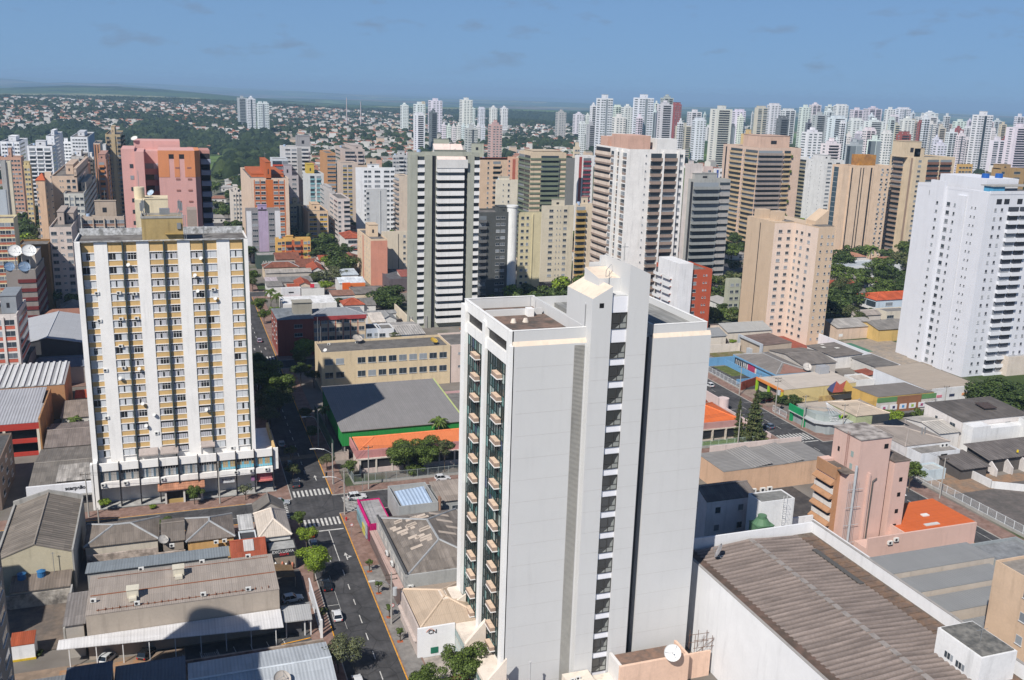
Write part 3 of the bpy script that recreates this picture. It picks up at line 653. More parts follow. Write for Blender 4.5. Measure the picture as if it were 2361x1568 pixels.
line(mk, 27.8, 175.4, 27.85, 189.4, .16); line(mk, 24.2, 189.8, 31.0, 189.7, .45); line(mk, 23.0, 312.6, 31, 312.6, .4)
line(mk, 24.6, 141.5, 24.6, 145.6, .12); line(mk, 22.9, 141.5, 24.6, 141.5, .12); line(mk, 22.8, 158.7, 24.9, 158.7, .1); line(mk, 24.9, 150, 24.9, 170, .06)
def arrow(x, y, tr=False):
    line(mk, x, y-1.7, x, y+.4, .2); mk.face([(x-.42, y+.3, Z), (x+.42, y+.3, Z), (x, y+1.6, Z)])
    if tr: line(mk, x, y-.9, x+.75, y-.35, .2, Z+.003); mk.face([(x+.45, y-.75, Z), (x+1.15, y-.35, Z), (x+.45, y+.15, Z)])
arrow(26.0, 177.2); arrow(29.4, 177.0, True); arrow(25.3, 219); arrow(29.2, 219); arrow(25.2, 342); arrow(29, 342)
line(mk, -14, 200.9, 4, 201.1, .13); line(mk, 8, 200.9, 16, 201.0, .13); line(mk, -30, 200.9, -20, 200.9, .13)
for a, b in ((176.0, 160), (192, 178), (196, 240), (250, 312), (100, 150)):
    for y in range(int(min(a, b)), int(max(a, b)), 6): line(mk, 162.3, y, 162.3, y+2.5, .14)
line(mk, 157.5, 209.0, 167, 209.0, .4); line(mk, 165.2, 110, 165.2, 150, .12)
for y in (214, 219, 224, 229, 234, 239, 244): line(mk, 165.2, y, 167.4, y, .1)
for y in (214, 219, 224, 229, 234, 239, 244): line(mk, 157.2, y, 159.2, y, .1)
struct('road_marking', mk, M_WPNT)
yl = MB(); yl.box(MX1+.0, MX1+.19, 60, 197, .145, .158); yl.box(MX1, MX1+.19, 208, 314, .145, .158); yl.box(-100, 12, CY1+.01, CY1+.2, .145, .158); yl.box(-20, 14, CY0-.2, CY0-.01, .145, .158); yl.box(MX0-.2, MX0-.01, 142, 152, .145, .158)
yl.box(160, 160.19, 100, 190, .145, .158); yl.box(MX1, MX1+.19, 325, 431, .145, .158); struct('yellow_kerb_line', yl, M_YPNT)
def zebra(n, x0, x1, y0, y1, alongy=True):
    z_ = MB()
    for i in range(n):
        if alongy: p = (x1-x0)/n; a = x0+p*i; z_.face([(a+.1, y0, Z), (a+.1+p*.5, y0, Z), (a+.1+p*.5, y1, Z), (a+.1, y1, Z)])
        else: p = (y1-y0)/n; a = y0+p*i; z_.face([(x0, a, Z), (x1, a, Z), (x1, a+p*.5, Z), (x0, a+p*.5, Z)])
    struct('zebra_crossing', z_, M_WPNT)
zebra(9, 23.2, 31.3, 192.2, 196.0); zebra(9, 22.8, 31.4, 208.6, 212.2); zebra(11, 33.3, 37.6, 198.2, 206.4, False); zebra(9, 17.6, 20.8, 198.2, 206.4, False)
zebra(8, 22.8, 31.2, 327, 331); zebra(8, 22.8, 31.2, 309, 312); zebra(9, 157.4, 167.0, 210.4, 215.5); zebra(8, 157.4, 167.0, 191, 195)
# ---------------- the big grey tower in the foreground ----------------
def hero():
    HW = (.59, .59, .585); PK = paint((.74, .62, .50), .8, .9); PW_ = paint((.82, .81, .79), .7, .6)
    X0, Y0, X1, Y1 = 44.3, 124.3, 76.3, 146.8
    T = thing('office_tower', 'tall pale grey tower with a stair window strip and green glass side, largest in front', 'office building', 60, 135)
    wall = paint(HW, .75, .22); mats = [wall, PW_, PK, M_BLACK, M_DARK, paint((.80, .80, .84), .6, .3)]
    b = MB()
    # left wing body (solid part behind the left face), right wing
    b.box(X0+.45, 56.1, Y0-.4, Y1, 0, 56.8); b.box(56.1, X1+.6, Y0+1.3, Y1, 0, 57.0); b.box(67.1, X1+.6, Y0-.4, Y0+1.3, 0, 56.8)
    # chamfered ledge and parapets
    for a, c in ((X0+.45, 56.1), (67.1, X1+.6)):
        b.prism([(a, Y0-.4), (c, Y0-.4), (c, Y0), (a, Y0)], 56.8, [56.8, 56.8, 57.45, 57.45], 2)
    def wallring(x0, x1, y0, y1, z0, z1, t=.35, m=0, sides='FBLR'):
        if 'F' in sides: b.box(x0, x1, y0, y0+t, z0, z1, m)
        if 'B' in sides: b.box(x0, x1, y1-t, y1, z0, z1, m)
        if 'L' in sides: b.box(x0, x0+t, y0+t, y1-t, z0, z1, m)
        if 'R' in sides: b.box(x1-t, x1, y0+t, y1-t, z0, z1, m)
    wallring(X0+.4, 56.4, Y0, Y1, 56.8, 59.0, sides='FBR'); wallring(56.4, X1, Y0+.001, Y1, 57.0, 58.8, sides='B')
    b.box(67.2, X1, Y0, Y0+.35, 56.8, 58.75, 0); b.box(X1-.35, X1, Y0+.35, Y1-.35, 57, 58.75, 0)
    b.box(67.2, 67.5, Y0+.35, 131.0, 57, 58.7)
    # roof terrace inner walls and parapet caps
    b.box(46, 55.5, 140.6, 141.0, 57, 58.3); b.box(52.6, 53.6, 139.2, 140.6, 57, 58.6, 1); b.box(51, 55, 126.2, 126.9, 57, 58.1, 2)
    b.box(X0+.38, 56.4, Y0-.03, Y0+.38, 59.0, 59.07, 1); b.box(X0+.3, 56.4, Y1-.4, Y1+.03, 59.0, 59.07, 1); b.box(67.2, X1+.03, Y0-.03, Y0+.38, 58.75, 58.82, 1); b.box(X1-.38, X1+.03, Y0+.38, Y1, 58.75, 58.82, 1)
    # left face frame: pillars, top beam with two openings, band
    fx = X0
    b.box(fx-.25, fx+.6, 134.9, 136.3, 2, 57.9, 1); b.box(fx-.35, fx+.6, 145.3, 147.5, 2, 58.2, 1); b.box(fx, fx+.6, Y0-.4, 125.6, 0, 56.9, 1); b.box(fx, fx+.6, Y0, 125.6, 56.9, 59.0, 1)
    for y0, y1 in ((125.6, 134.9), (136.3, 145.3)):
        b.box(fx+.02, fx+.42, y0, y1, 53.75, 55.5, 1); b.box(fx+.02, fx+.42, y0, y1, 57.2, 58.95, 1); b.box(fx+.44, fx+.46, y0, y1, 55.5, 57.2, 3)
    b.box(fx+.05, fx+.42, 145.3, 146.8, 58.2, 58.95, 1); b.box(fx+.05, fx+.42, 134.9, 136.3, 57.9, 58.95, 1); b.box(fx-.02, fx+.44, Y0+.4, Y1, 58.95, 59.05, 1)
    # stair volume: left part rises to the right, right part falls to the right
    yf = 122.5
    b.prism([(56.1, yf), (59.2, yf), (59.2, 131.9), (56.1, 131.9)], 0, [63.6, 65.3, 65.3, 63.6], 0, top=2)
    b.prism([(61.8, yf), (65.1, yf), (65.1, 131.5), (61.8, 131.5)], 56.8, [68.4, 66.9, 66.9, 68.4], 0)
    b.box(61.8, 65.1, yf, Y0+1.3, 0, 56.8)
    b.box(59.2, 61.8, yf+.35, 131, 0, 63.9, 0)
    b.box(62.0, 62.6, 126.5, 127.1, 68.0, 68.1); b.box(61.0, 61.8, 130.9, 131.5, 63.9, 68.3); b.box(59.3, 61.8, 131.2, 131.5, 63.9, 67.3)
    b.prism([(58.3, 125.6), (61.79, 125.6), (61.79, 130.8), (58.3, 130.8)], 63.9, [65.9, 65.9, 66.7, 66.7], 0, top=2)
    # white panels between stair windows
    H = 3.48
    zt = [61.35]+[56.85-H*i for i in range(17)]
    b.box(59.2, 61.8, yf+.30, yf+.349, 61.35, 63.7, 5); b.box(59.2, 61.8, yf+.30, yf+.349, 56.85, 58.85, 5)
    for i in range(1, 17): b.box(59.2, 61.8, yf+.30, yf+.349, zt[i+1], zt[i]-2.42, 5)
    part(T, 'wall', b, mats)
    # floor joints (thin recessed lines drawn as narrow dark beads)
    j = MB(); jm = paint((.50, .485, .47), .9, .3)
    for i in range(16):
        z = 53.6-H*i
        if z < 1: break
        j.box(X0+1.0, 54.1, Y0-.41, Y0-.398, z, z+.05); j.box(67.15, X1+.5, Y0-.41, Y0-.398, z-1.2, z-1.15); j.box(56.2, 59.1, yf-.012, yf, z+1.2, z+1.25); j.box(61.9, 65.0, yf-.012, yf, z+1.2, z+1.25)
    part(T, 'panel_joint', j, jm)
    # louvre strip
    lv = MB(); lv.box(54.2, 55.8, Y0-.42, Y0-.405, 1, 56.5, 1)
    z = 1.1
    while z < 56.4: lv.box(54.22, 55.78, Y0-.50, Y0-.42, z, z+.09, 0); z += .2
    part(T, 'louvre', lv, [paint((.42, .41, .38), .7), paint((.2, .19, .18), .8)])
    r = MB(); r.box(65.1, 67.1, Y0+1.2, Y0+1.29, 0, 56.6); part(T, 'shaft_cladding', r, paint((.085, .088, .092), .6))
    # roofs
    r = MB(); r.box(X0+.8, 56.0, Y0+.36, Y1-.36, 56.85, 57.3); part(T, 'roof', r, rough_ground((.22, .15, .12), (.10, .085, .075), .5))
    r = MB(); r.box(67.5, X1-.36, Y0+.36, Y1-.36, 57.0, 57.75); r.box(60, 67.49, 131.6, Y1-.36, 57.0, 57.75); part(T, 'roof', r, roofm((.27, .27, .26), 'x', .8, bump=.2))
    # stair windows: each its own part
    def stairwin():
        m = MB(); m.box(-1.28, 1.28, .0, .03, -1.2, 1.2, 0)
        for x in (-1.28, .1, 1.22): m.box(x, x+.06, -.1, -.005, -1.2, 1.2, 1)
        for z in (-1.2, -.35, 1.14): m.box(-1.22, 1.22, -.08, -.006, z, z+.06, 1)
        m.box(.16, 1.2, .031, .033, -.3, 1.1, 2)
        m.face([(-.5, -.004, -1.1), (1.2, -.004, -1.1), (1.2, -.004, .9), (.75, -.004, .2), (.7, -.004, -.2)], 3)
        return m
    me = stairwin().mesh('window', [paint((.045, .047, .048), .15, .2, .6), paint((.06, .058, .055), .5), M_DARK, paint((.30, .31, .29), .3, .8, .5)])
    for i, z in enumerate(zt[:18]): inst(T, 'window', me, (60.5-60, yf+.22-135, z-1.2))
    # curtain wall of the left face
    R = random.Random(4)
    gm = [paint((.035, .10, .10), .08, .3, .8), paint((.10, .24, .23), .1, .3, .7), paint((.36, .44, .41), .25, .4, .5), paint((.02, .045, .05), .08, .3, .8), paint((.03, .04, .038), .4), paint((.05, .08, .15), .2)]
    for y0, y1, zb in ((125.7, 134.9, 5.2), (136.3, 145.3, 5.6)):
        g = MB(); n = 8; w_ = (y1-y0)/n; nf = int((53.75-zb)/H)+1; xg = fx+.35
        for f in range(nf):
            z1 = 53.7-f*H; z0 = max(zb, z1-H)
            rowdark = R.random() < .3
            for k in range(n):
                ya = y0+k*w_
                for (za, zc) in ((z0, z0+H*.45), (z0+H*.45, z1)):
                    if za >= z1: continue
                    c = R.choices(range(6), (5, 2.2, 1.6, 5, 3, .35) if not rowdark else (2, .3, .3, 6, 6, .5))[0]
                    g.face([(xg, ya+w_-.04, za+.04), (xg, ya+.04, za+.04), (xg, ya+.04, min(zc, z1)-.04), (xg, ya+w_-.04, min(zc, z1)-.04)], c)
            for k in range(n+1): g.box(xg-.09, xg+.02, y0+k*w_-.035, y0+k*w_+.035, z0, z1, 4)
            for z in (z0, z0+H*.45): g.box(xg-.07, xg+.02, y0, y1, z-.04, z+.04, 4)
        part(T, 'curtain_wall', g, gm)
    # air-conditioner boxes on the glass
    for y0, nb in ((136.3, 14), (125.7, 15)):
        for i in range(nb):
            z = 51.6-H*i; yc = y0+(2.3 if y0 > 130 else 2.1); bx = MB()
            bx.box(fx-.55, fx+.25, yc+.05, yc+1.35, z-.62, z, 1, top=0); bx.box(fx-.55, fx+.25, yc+1.4, yc+2.7, z-.62, z, 1, top=0); bx.box(fx-.62, fx+.3, yc-.05, yc+2.8, z-.75, z-.62, 2)
            part(T, 'air_conditioner_box', bx, [paint((.72, .54, .40), .8, .8), paint((.38, .28, .22), .7), PW_])
    # podium with glass front
    pd = MB()
    pd.box(41.0, fx+.5, 132.3, 143.2, 0, 5.2, 0); pd.box(41.0, fx+.5, 121.6, 131.6, 0, 4.6, 0); pd.box(40.2, 41.3, 143.2, 146.5, 0, 7.2, 0); pd.box(41.3, fx-.3, 143.2, 147.3, 0, 6.9)
    pd.prism([(40.9, 131.6), (fx, 131.6), (fx, 132.3), (40.9, 132.3)], 0, [5.2, 9.0, 9.0, 5.2], 0)
    pd.prism([(40.9, 142.9), (fx, 142.9), (fx, 143.2), (40.9, 143.2)], 0, [5.4, 7.6, 7.6, 5.4], 0)
    pd.prism([(40.9, 121.2), (fx, 121.2), (fx, 121.6), (40.9, 121.6)], 0, [4.8, 8.4, 8.4, 4.8], 0)
    part(T, 'podium', pd, [paint((.78, .68, .58), .8, 1.0)])
    g = MB()
    for y0, y1, z1 in ((132.4, 143.0, 4.6), (121.8, 131.5, 4.0)):
        n = int((y1-y0)/1.1); w_ = (y1-y0)/n
        for k in range(n):
            for h_ in range(3): g.face([(40.93, y0+(k+1)*w_-.04, .2+h_*z1/3), (40.93, y0+k*w_+.04, .2+h_*z1/3), (40.93, y0+k*w_+.04, (h_+1)*z1/3), (40.93, y0+(k+1)*w_-.04, (h_+1)*z1/3)], (k*3+h_*5) % 3)
        for k in range(n+1): g.box(40.9, 40.97, y0+k*w_-.03, y0+k*w_+.03, .2, z1, 3)
    part(T, 'podium_glass', g, [paint((.30, .42, .40), .12, .3, .7), paint((.18, .28, .27), .12, .3, .7), paint((.4, .47, .44), .2, .3, .6), M_FRAME])
    # vent, pipes, flag
    v = MB(); v.box(57.2, 57.9, yf-.02, yf, 62.2, 62.9); part(T, 'vent', v, M_BLACK)
    v = MB(); v.tube([(56.0, 130.2-5.5, 57.3), (56.0, 124.7, 62.3), (56.1, 124.9, 62.6)], .06); part(T, 'downpipe', v, M_STEEL)
    v = MB()
    for x in (49, 51): v.cyl(x, 136.0, 57.3, 57.9, .5, .3, 10)
    part(T, 'roof_vent', v, paint((.7, .62, .54)))
    v = MB(); v.tube([(54.0, 142, 57.3), (54.0, 142, 60)], .04); v.tube([(54.6, 141.2, 57.3), (54.6, 141.2, 59.5)], .04); v.tube([(63.4, 128, 68), (63.4, 128, 70.6)], .05); v.box(63, 64, 127.97, 128.03, 70, 70.08)
    v.tube([(59.6, 126, 65.9), (59.6, 126, 67.0), (61.6, 128.5, 67.4)], .05); v.tube([(59.9, 125.5, 63.9), (59.9, 125.5, 67.0)], .05); part(T, 'antenna', v, M_STEEL)
    # pink annexes at the foot
    pa = MB(); pa.box(62, 74.2, 118.0, 118.5, 0, 5.6); pa.box(62, 62.5, 118.5, Y0-2.1, 0, 5.6, 1); pa.box(73.8, 74.2, 118.5, 122.4, 0, 5.6); pa.box(74.2, 79, 119.4, 119.7, 0, 4.6, 0)
    part(T, 'annex_wall', pa, [paint((.72, .50, .38), .85, 1.1), paint((.68, .66, .64))])
    pa = MB(); pa.box(62.5, 73.8, 118.5, 122.4, 0, 4.9); part(T, 'annex_roof', pa, rough_ground((.24, .15, .11), (.16, .12, .10), .8))
    pa = MB(); pa.box(44.8, 62, 116.6, 122.2, 0, .3); pa.box(54, 58.4, 118.8, 122.3, 0, 3.2, 1); pa.box(58.4, 62, 118.9, 122.2, 0, 2.0, 1); pa.box(45.2, 53.9, 121.2, 122.6, 0, .75, 0); part(T, 'annex_roof', pa, [rough_ground((.17, .11, .09), (.12, .09, .08), .7), paint((.74, .66, .56), .85, 1)])
    for x, y, z in ((54.9, 120.2, 3.2), (55.9, 120.4, 3.2)): acunit(T, x, y, z, 0, .8)
    occ(X0, X1, Y0, Y1, 58)
hero()
satdish('large white satellite dish on the pink annex at the foot of the grey tower', 70.8, 117.6, 5.6, 1.35, (-.35, -.75, .55), (.74, .74, .73), stand=1.2)
T = thing('drain_pipe_mast', 'grey vent mast with green bracket and white barrels below the grey tower', 'vent mast', 47.8, 120.4, 0)
part(T, 'mast', MB().tube([(47.8, 120.4, 0), (47.8, 120.4, 7.6)], .14, 8).tube([(47.8, 120.4, 7.6), (47.8, 120.4, 7.75)], .2, 8), paint((.5, .5, .5), .5))
part(T, 'bracket', MB().box(46.9, 48.9, 119.8, 120.0, 3.0, 3.2).tube([(46.6, 119.9, 2.2), (48.6, 119.9, 3.6)], .08).tube([(47.4, 119.9, 3.6), (48.8, 119.9, 1.8)], .08), paint((.02, .28, .16), .5))
for x in (47.2, 48.5, 49.3): part(T, 'barrel', MB().cyl(x, 120.3, 1.9, 2.9, .38, .38, 12), paint((.68, .68, .64), .6))
T = thing('steel_trestle', 'rusty steel scaffold frame beside the large dish', 'scaffold', 78, 121, 0)
sf = MB()
for i in range(4):
    for y in (119.9, 121.6): sf.tube([(76.2+i*1.6, y, 4.2), (76.2+i*1.6, y, 7.6-.3*i)], .05, 5)
for z in (5.2, 6.6):
    for y in (119.9, 121.6): sf.tube([(76.0, y, z), (81.2, y, z-.2)], .045, 5)
sf.tube([(76.2, 119.9, 4.2), (81, 119.9, 6.9)], .04, 5); sf.tube([(81, 119.9, 4.2), (81, 121.6, 6.9)], .04, 5)
part(T, 'frame', sf, paint((.16, .09, .06), .9, 1.4))

# ---------------- yellow and white apartment slab ----------------
def yellow():
    T = thing('apartment_tower', 'white and ochre striped apartment slab with dark fins above a two storey podium', 'apartment building', -2, 222)
    W = paint((.86, .84, .81), .8, .7); OC = paint((.64, .43, .19), .85, 1.0); FN = paint((.055, .075, .075), .7); SH = paint((.60, .62, .64), .6, .5); CT = paint((.5, .5, .5), .7); TR = paint((.84, .80, .76), .8, .8)
    mats = [W, OC, FN, M_DARK, TR]; Yf, Yb, zt, zb = 216.5, 228.0, 59.0, 8.4; b = MB()
    b.box(-19.4, 15.3, Yf+.3, Yb, 0, 58.2, 0)
    b.box(-19.4, -18.35, 215.3, Yf+.3, 0, zt, 0); b.box(14.5, 15.3, 215.4, Yf+.3, 9, zt, 0)
    colx = [(-18.3, -15.8), (-13.2, -10.4), (-10.1, -7.5), (-5.0, -2.2), (-1.9, .7), (3.3, 5.9), (6.2, 8.8), (11.5, 14.2)]
    for a, c in ((-15.8, -13.2), (-7.5, -5.0), (.7, 3.3), (8.8, 11.5)): b.box(a, c, Yf-.05, Yf+.3, zb, zt, 0)
    for a, c in ((-18.35, -18.2), (-10.4, -10.1), (-2.2, -1.9), (5.9, 6.2), (14.2, 14.5)): b.box(a+.03, c-.03, Yf-.5, Yf+.3, zb, zt-.05, 2)
    H = 2.93
    for a, c in colx:
        b.box(a, c, Yf+.1, Yf+.3, zt-2.3, zt-.3, 1)
        for f in range(16):
            z = zt-2.3-H*f                        # top of window
            b.box(a, c, Yf+.0, Yf+.3, z-.18, z+.02, 4)
            if f < 15: b.box(a, c, Yf+.1, Yf+.3, z-H+.03, z-1.85, 1)
            b.box(a, c, Yf+.02, Yf+.3, z-1.85, z-1.75, 4)
    # attic slab, parapet
    b.box(-19.6, 15.5, 216.0, 216.6, 59.0, 59.12, 5); b.box(-19.2, 15.1, Yb-.4, Yb, 58.2, 60.2, 5); b.box(-19.4, -19.2, 216.9, Yb-.4, 58.2, 59.3, 0); b.box(15.1, 15.3, 216.9, Yb-.4, 58.2, 59.2, 0)
    part(T, 'wall', b, mats+[rough_ground((.62, .63, .64), (.24, .24, .235), .9)]); part(T, 'roof', MB().box(-19.4, 15.3, 216.9, Yb-.6, 58.2, 58.7), M_ROOFD)
    # window variants
    def win(v):
        m = MB(); w = 2.5; m.box(-w/2, w/2, 0, .04, -.78, .78, 2)
        for x in (-w/2, w/2-.06): m.box(x, x+.06, -.07, 0, -.78, .78, 0)
        for z in (-.78, .72): m.box(-w/2+.06, w/2-.06, -.07, 0, z, z+.06, 0)
        if v == 0: m.box(-1.15, -.02, -.05, -.01, -.7, .7, 1); m.box(.02, 1.15, -.05, -.01, -.7, .7, 1)
        elif v == 1: m.box(-1.15, -.35, -.05, -.01, -.7, .7, 1); m.box(.4, 1.15, -.05, -.01, -.7, .7, 1); m.box(-.3, .35, -.03, -.01, .25, .3, 0); m.box(0, .05, -.04, -.005, -.7, .7, 0)
        elif v == 2:
            for k in range(5): m.box(-1.1+k*.45, -.72+k*.45, -.03, -.008, -.7, .35, 3 if k != 2 else 2)
            m.box(-1.15, 1.15, -.06, -.031, .36, .42, 0)
            for k in range(1, 5): m.box(-1.19+k*.46, -1.14+k*.46, -.06, -.031, -.7, .7, 0)
        elif v == 3:
            for k in range(4): m.box(-1.12+k*.57, -1.06+k*.57, -.05, -.005, -.7, .7, 0)
            m.box(-1.15, 1.15, -.05, -.051, .3, .36, 0)
            m.box(-1.1, -.6, -.02, -.006, -.7, .7, 3)
        elif v == 4: m.box(.1, 1.15, -.05, -.01, -.7, .7, 1); m.box(-.5, -.45, -.05, -.005, -.7, .7, 0)
        elif v == 5: m.box(-1.15, -.25, -.05, -.01, -.7, .7, 1); m.box(0.05, 1.15, -.05, -.01, -.7, .7, 1)
        return m.mesh('window', [paint((.80, .80, .80), .6), SH, paint((.02, .022, .025), .15, .1, .6), paint((.50, .50, .53), .8)])
    vm = [win(i) for i in range(6)]; R = random.Random(12); wt = {0: (3, 2, 1, 0, 2, 2), 1: (3, 2, 0, 0, 3, 2), 2: (0, 0, 5, 3, 0, 0), 3: (0, 0, 5, 2, 0, 0), 4: (0, 0, 6, 3, 0, 0), 5: (0, 0, 6, 2, 0, 0), 6: (5, 2, 0, 0, 1, 3), 7: (5, 2, 0, 0, 1, 3)}
    n = 0; extra = MB()
    for f in range(16):
        for i, (a, c) in enumerate(colx):
            z = zt-2.3-H*f-.95; v = R.choices(range(6), wt[i])[0]
            if n < 100: inst(T, 'window', vm[v], ((a+c)/2+2, Yf+.22-222, z)); n += 1
            else:
                extra.box((a+c)/2-1.25, (a+c)/2+1.25, Yf+.18, Yf+.26, z-.78, z+.78, 0)
                if v in (0, 1, 4, 5): extra.box((a+c)/2-1.15, (a+c)/2+(-.1 if v else -.02), Yf+.13, Yf+.175, z-.7, z+.7, 1); extra.box((a+c)/2+(.35 if v else .02), (a+c)/2+1.15, Yf+.13, Yf+.175, z-.7, z+.7, 1)
                else:
                    for k in range(5): extra.box((a+c)/2-1.15+k*.47, (a+c)/2-.75+k*.47, Yf+.14, Yf+.175, z-.7, z+.3, 2)
                for zz in (-.78, .72): extra.box((a+c)/2-1.25, (a+c)/2+1.25, Yf+.1, Yf+.12, z+zz, z+zz+.07, 3)
    part(T, 'window', extra, [paint((.02, .022, .025), .15, .1, .6), SH, paint((.50, .50, .53), .8), paint((.80, .80, .80), .6)], kind='stuff')
    # wall dishes and air conditioners
    D = paint((.62, .62, .6), .5)
    for x, z in ((-9.3, 54.0), (-8.6, 31), (-8.4, 23.0), (-8.0, 17.8), (5.4, 55), (4.0, 51.3), (4.4, 47.8), (-12.6, 29.2), (8.0, 46.0), (4.9, 20.5), (-6.2, 20.3), (3.4, 11.9), (-15.0, 9.8)):
        m = MB().dish((x, Yf-.5, z), (-.4, -.8, .5), .42, .2, 14); m.tube([(x, Yf+.1, z-.3), (x, Yf-.45, z-.05)], .04, 5); part(T, 'wall_dish', m, D)
    for x, z in ((-15.9, 48.0), (-11.6, 47.9), (-8.4, 47.6), (-15.8, 42.0), (-11.5, 42.2), (-8.4, 42.2), (7.7, 47.9), (-15.4, 31), (-11.7, 31.3), (-15.9, 20.2), (-5.9, 15.7), (10.2, 10.6), (-12.0, 36.2)): acunit(T, x, Yf+.1, z-.3)
    # penthouse and roof kit
    P = MB(); P.box(-6.2, 2.1, 217.2, 222.5, 58.7, 63.6, 0); P.box(-1.6, 2.12, 216.5, 217.19, 60.2, 60.4, 1)
    for q in ((-6.3, 2.2, 217.1, 217.4), (-6.3, 2.2, 222.3, 222.6), (-6.3, -6.0, 217.4, 222.3), (1.9, 2.2, 217.4, 222.3)): P.box(*q, 63.6, 64.1, 2)
    part(T, 'penthouse', P, [paint((.42, .31, .14), .9, 1.6), paint((.42, .29, .10)), M_CONC])
    for x, y in ((-6, 217.4), (1.9, 217.4), (1.6, 221), (-5.8, 221.8)):
        P = MB().tube([(x, y, 63.6), (x, y, 67.2)], .07).tube([(x, y, 66), (x+(.9 if x < 0 else -.9), y, 63.8)], .05)
        for dx in (-.3, .3): P.box(x+dx-.24*(dx > 0)-.02, x+dx+.24*(dx < 0)+.02, y-.2, y-.05, 65.2, 66.9)
        part(T, 'mobile_antenna', P, M_STEEL)
    part(T, 'equipment_box', MB().box(-2.5, -.4, 219, 220.5, 64.2, 65.4), M_STEEL); part(T, 'equipment_box', MB().box(.9, 1.7, 216.9, 217.15, 61.3, 62.6), M_STEEL); part(T, 'mast', MB().tube([(6.3, 217, 58.7), (6.3, 217, 62)], .07), M_STEEL)
    P = MB().tube([(2.3, 217.0, 58.9), (2.3, 217.0, 64.3)], .05).tube([(2.7, 217.0, 58.9), (2.7, 217.0, 64.3)], .05)
    for k in range(14): P.tube([(2.3, 217, 59.2+k*.38), (2.7, 217, 59.2+k*.38)], .03, 4)
    part(T, 'ladder', P, M_STEEL)
    # podium
    p = MB(); yp = 213.8
    p.box(-19.3, 19.7, yp+1.0, 226, 4.9, 9.2, 4); p.box(-19.2, 19.6, yp+.5, 226, 8.6, 9.3, 0); p.box(15.3, 19.6, 226, 232, 4.9, 9.3, 4); p.box(19.1, 19.6, yp+.5, 232, 9.3, 10.6, 1)
    p.box(-19.3, -18.5, yp-.2, 216, 0, 10.8, 0); p.box(-19.9, -19.45, yp-.3, 215, 0, 10.6, 0)
    bays = [-18.2+i*4.12 for i in range(10)]
    for i in range(9):
        a, c = bays[i]+.15, bays[i+1]-.12
        p.box(a, c, yp, yp+.45, 8.75, 10.55, 0); p.box(a, c, yp-.35, yp+.6, 4.9, 6.25, 0 if i in (2, 3, 6, 7, 8) else 4); p.box(a, c, yp+.46, yp+.99, 6.26, 8.7, 3)
    p.box(bays[9]+.1, 20.1, yp, yp+.5, 5.5, 10.6, 0)
    for i in range(10): p.box(bays[i]-.12, bays[i]+.12, yp-.45, yp+.9, .2, 10.5, 3)
    p.box(-18.4, 19.4, 219.5, 226, 0, 4.9, 5)
    p.box(-18.4, 19.4, yp-.6, 219.5, .1, .3, 6)
    part(T, 'podium', p, mats+[paint((.06, .055, .055), .7), rough_ground((.42, .42, .40), (.34, .33, .32), .6)])
    for i in range(9):
        a, c = bays[i]+.2, bays[i+1]-.17; m = MB(); m.box(a, c, yp+.40, yp+.45, 6.3, 8.7, 0); k = 7; w_ = (c-a)/k; pal = [1, 2, 2] if i < 2 else [1, 3, 2] if i < 6 else [4, 4, 5]
        for q in range(k): m.box(a+q*w_+.05, a+(q+1)*w_-.05, yp+.35, yp+.395, 6.4, 7.9 if i % 2 else 8.5, pal[(q*5+i) % 3]); m.box(a+q*w_-.03, a+q*w_+.03, yp+.3, yp+.348, 6.3, 8.7, 6)
        if i > 5: m.box(a, c, yp+.32, yp+.349, 6.4, 6.9+.3*(i % 2), 5)
        part(T, 'window', m, [paint((.03, .03, .035), .15), paint((.10, .15, .19), .2), paint((.38, .36, .33), .7), paint((.42, .45, .48), .4), paint((.50, .38, .20), .8), paint((.18, .50, .62), .7), paint((.6, .6, .6))])
    for i, x in enumerate((-17.7, -13.1, -5.4, 10.4, 13.8, 17.2)): acunit(T, x+.2, yp-.35, 5.5, 0, 1.0)
    # shop fronts under the slab
    sh = [(-18, -14, (.10, .09, .08), None), (-13.9, -10, (.36, .25, .13), None), (-9.8, -5.8, (.35, .36, .37), None), (6.7, 10.4, (.55, .56, .57), "D'ELLA"), (10.8, 14.3, (.05, .045, .045), None), (14.6, 19, (.5, .12, .16), None)]
    for a, c, cc, txt in sh:
        m = MB(); m.box(a, c, 218.6, 218.9, .3, 4.9, 0)
        if txt is None: m.box(a+.4, c-.4, 218.5, 218.59, .5, 2.6, 1); 
        for q in range(3): m.box(a+.3+q*(c-a-.6)/3, a+.2+(q+1)*(c-a-.6)/3, 218.4, 218.49, .5, 2.6, 2)
        part(T, 'shop_front', m, [paint(cc), paint((.3, .24, .15)), paint((.03, .035, .04), .15)])
    m = MB(); m.box(6.9, 10.2, 214.3, 214.5, 3.0, 4.9, 0); part(T, 'shop_sign', m, paint((.62, .64, .66)))
    m = MB(); m.box(15.3, 18.6, 214.3, 214.5, 2.9, 4.6, 0); m.box(15.2, 18.7, 214.0, 214.29, 2.6, 3.0, 1); m.box(13.9, 15.1, 214.3, 214.5, 2.9, 4.1, 2); part(T, 'shop_sign', m, [paint((.42, .12, .14)), paint((.75, .25, .22)), paint((.35, .16, .33))])
    m = MB(); m.prism([(-6.4, 211.9), (3.6, 211.9), (3.6, 214.6), (-6.4, 214.6)], 3.5, [3.7, 3.7, 4.9, 4.9], 0); m.box(-6.2, 3.4, 212.1, 214.6, 3.2, 3.49, 1); part(T, 'entrance_canopy', m, [roofm((.42, .20, .12), 'x', .4), M_CONC])
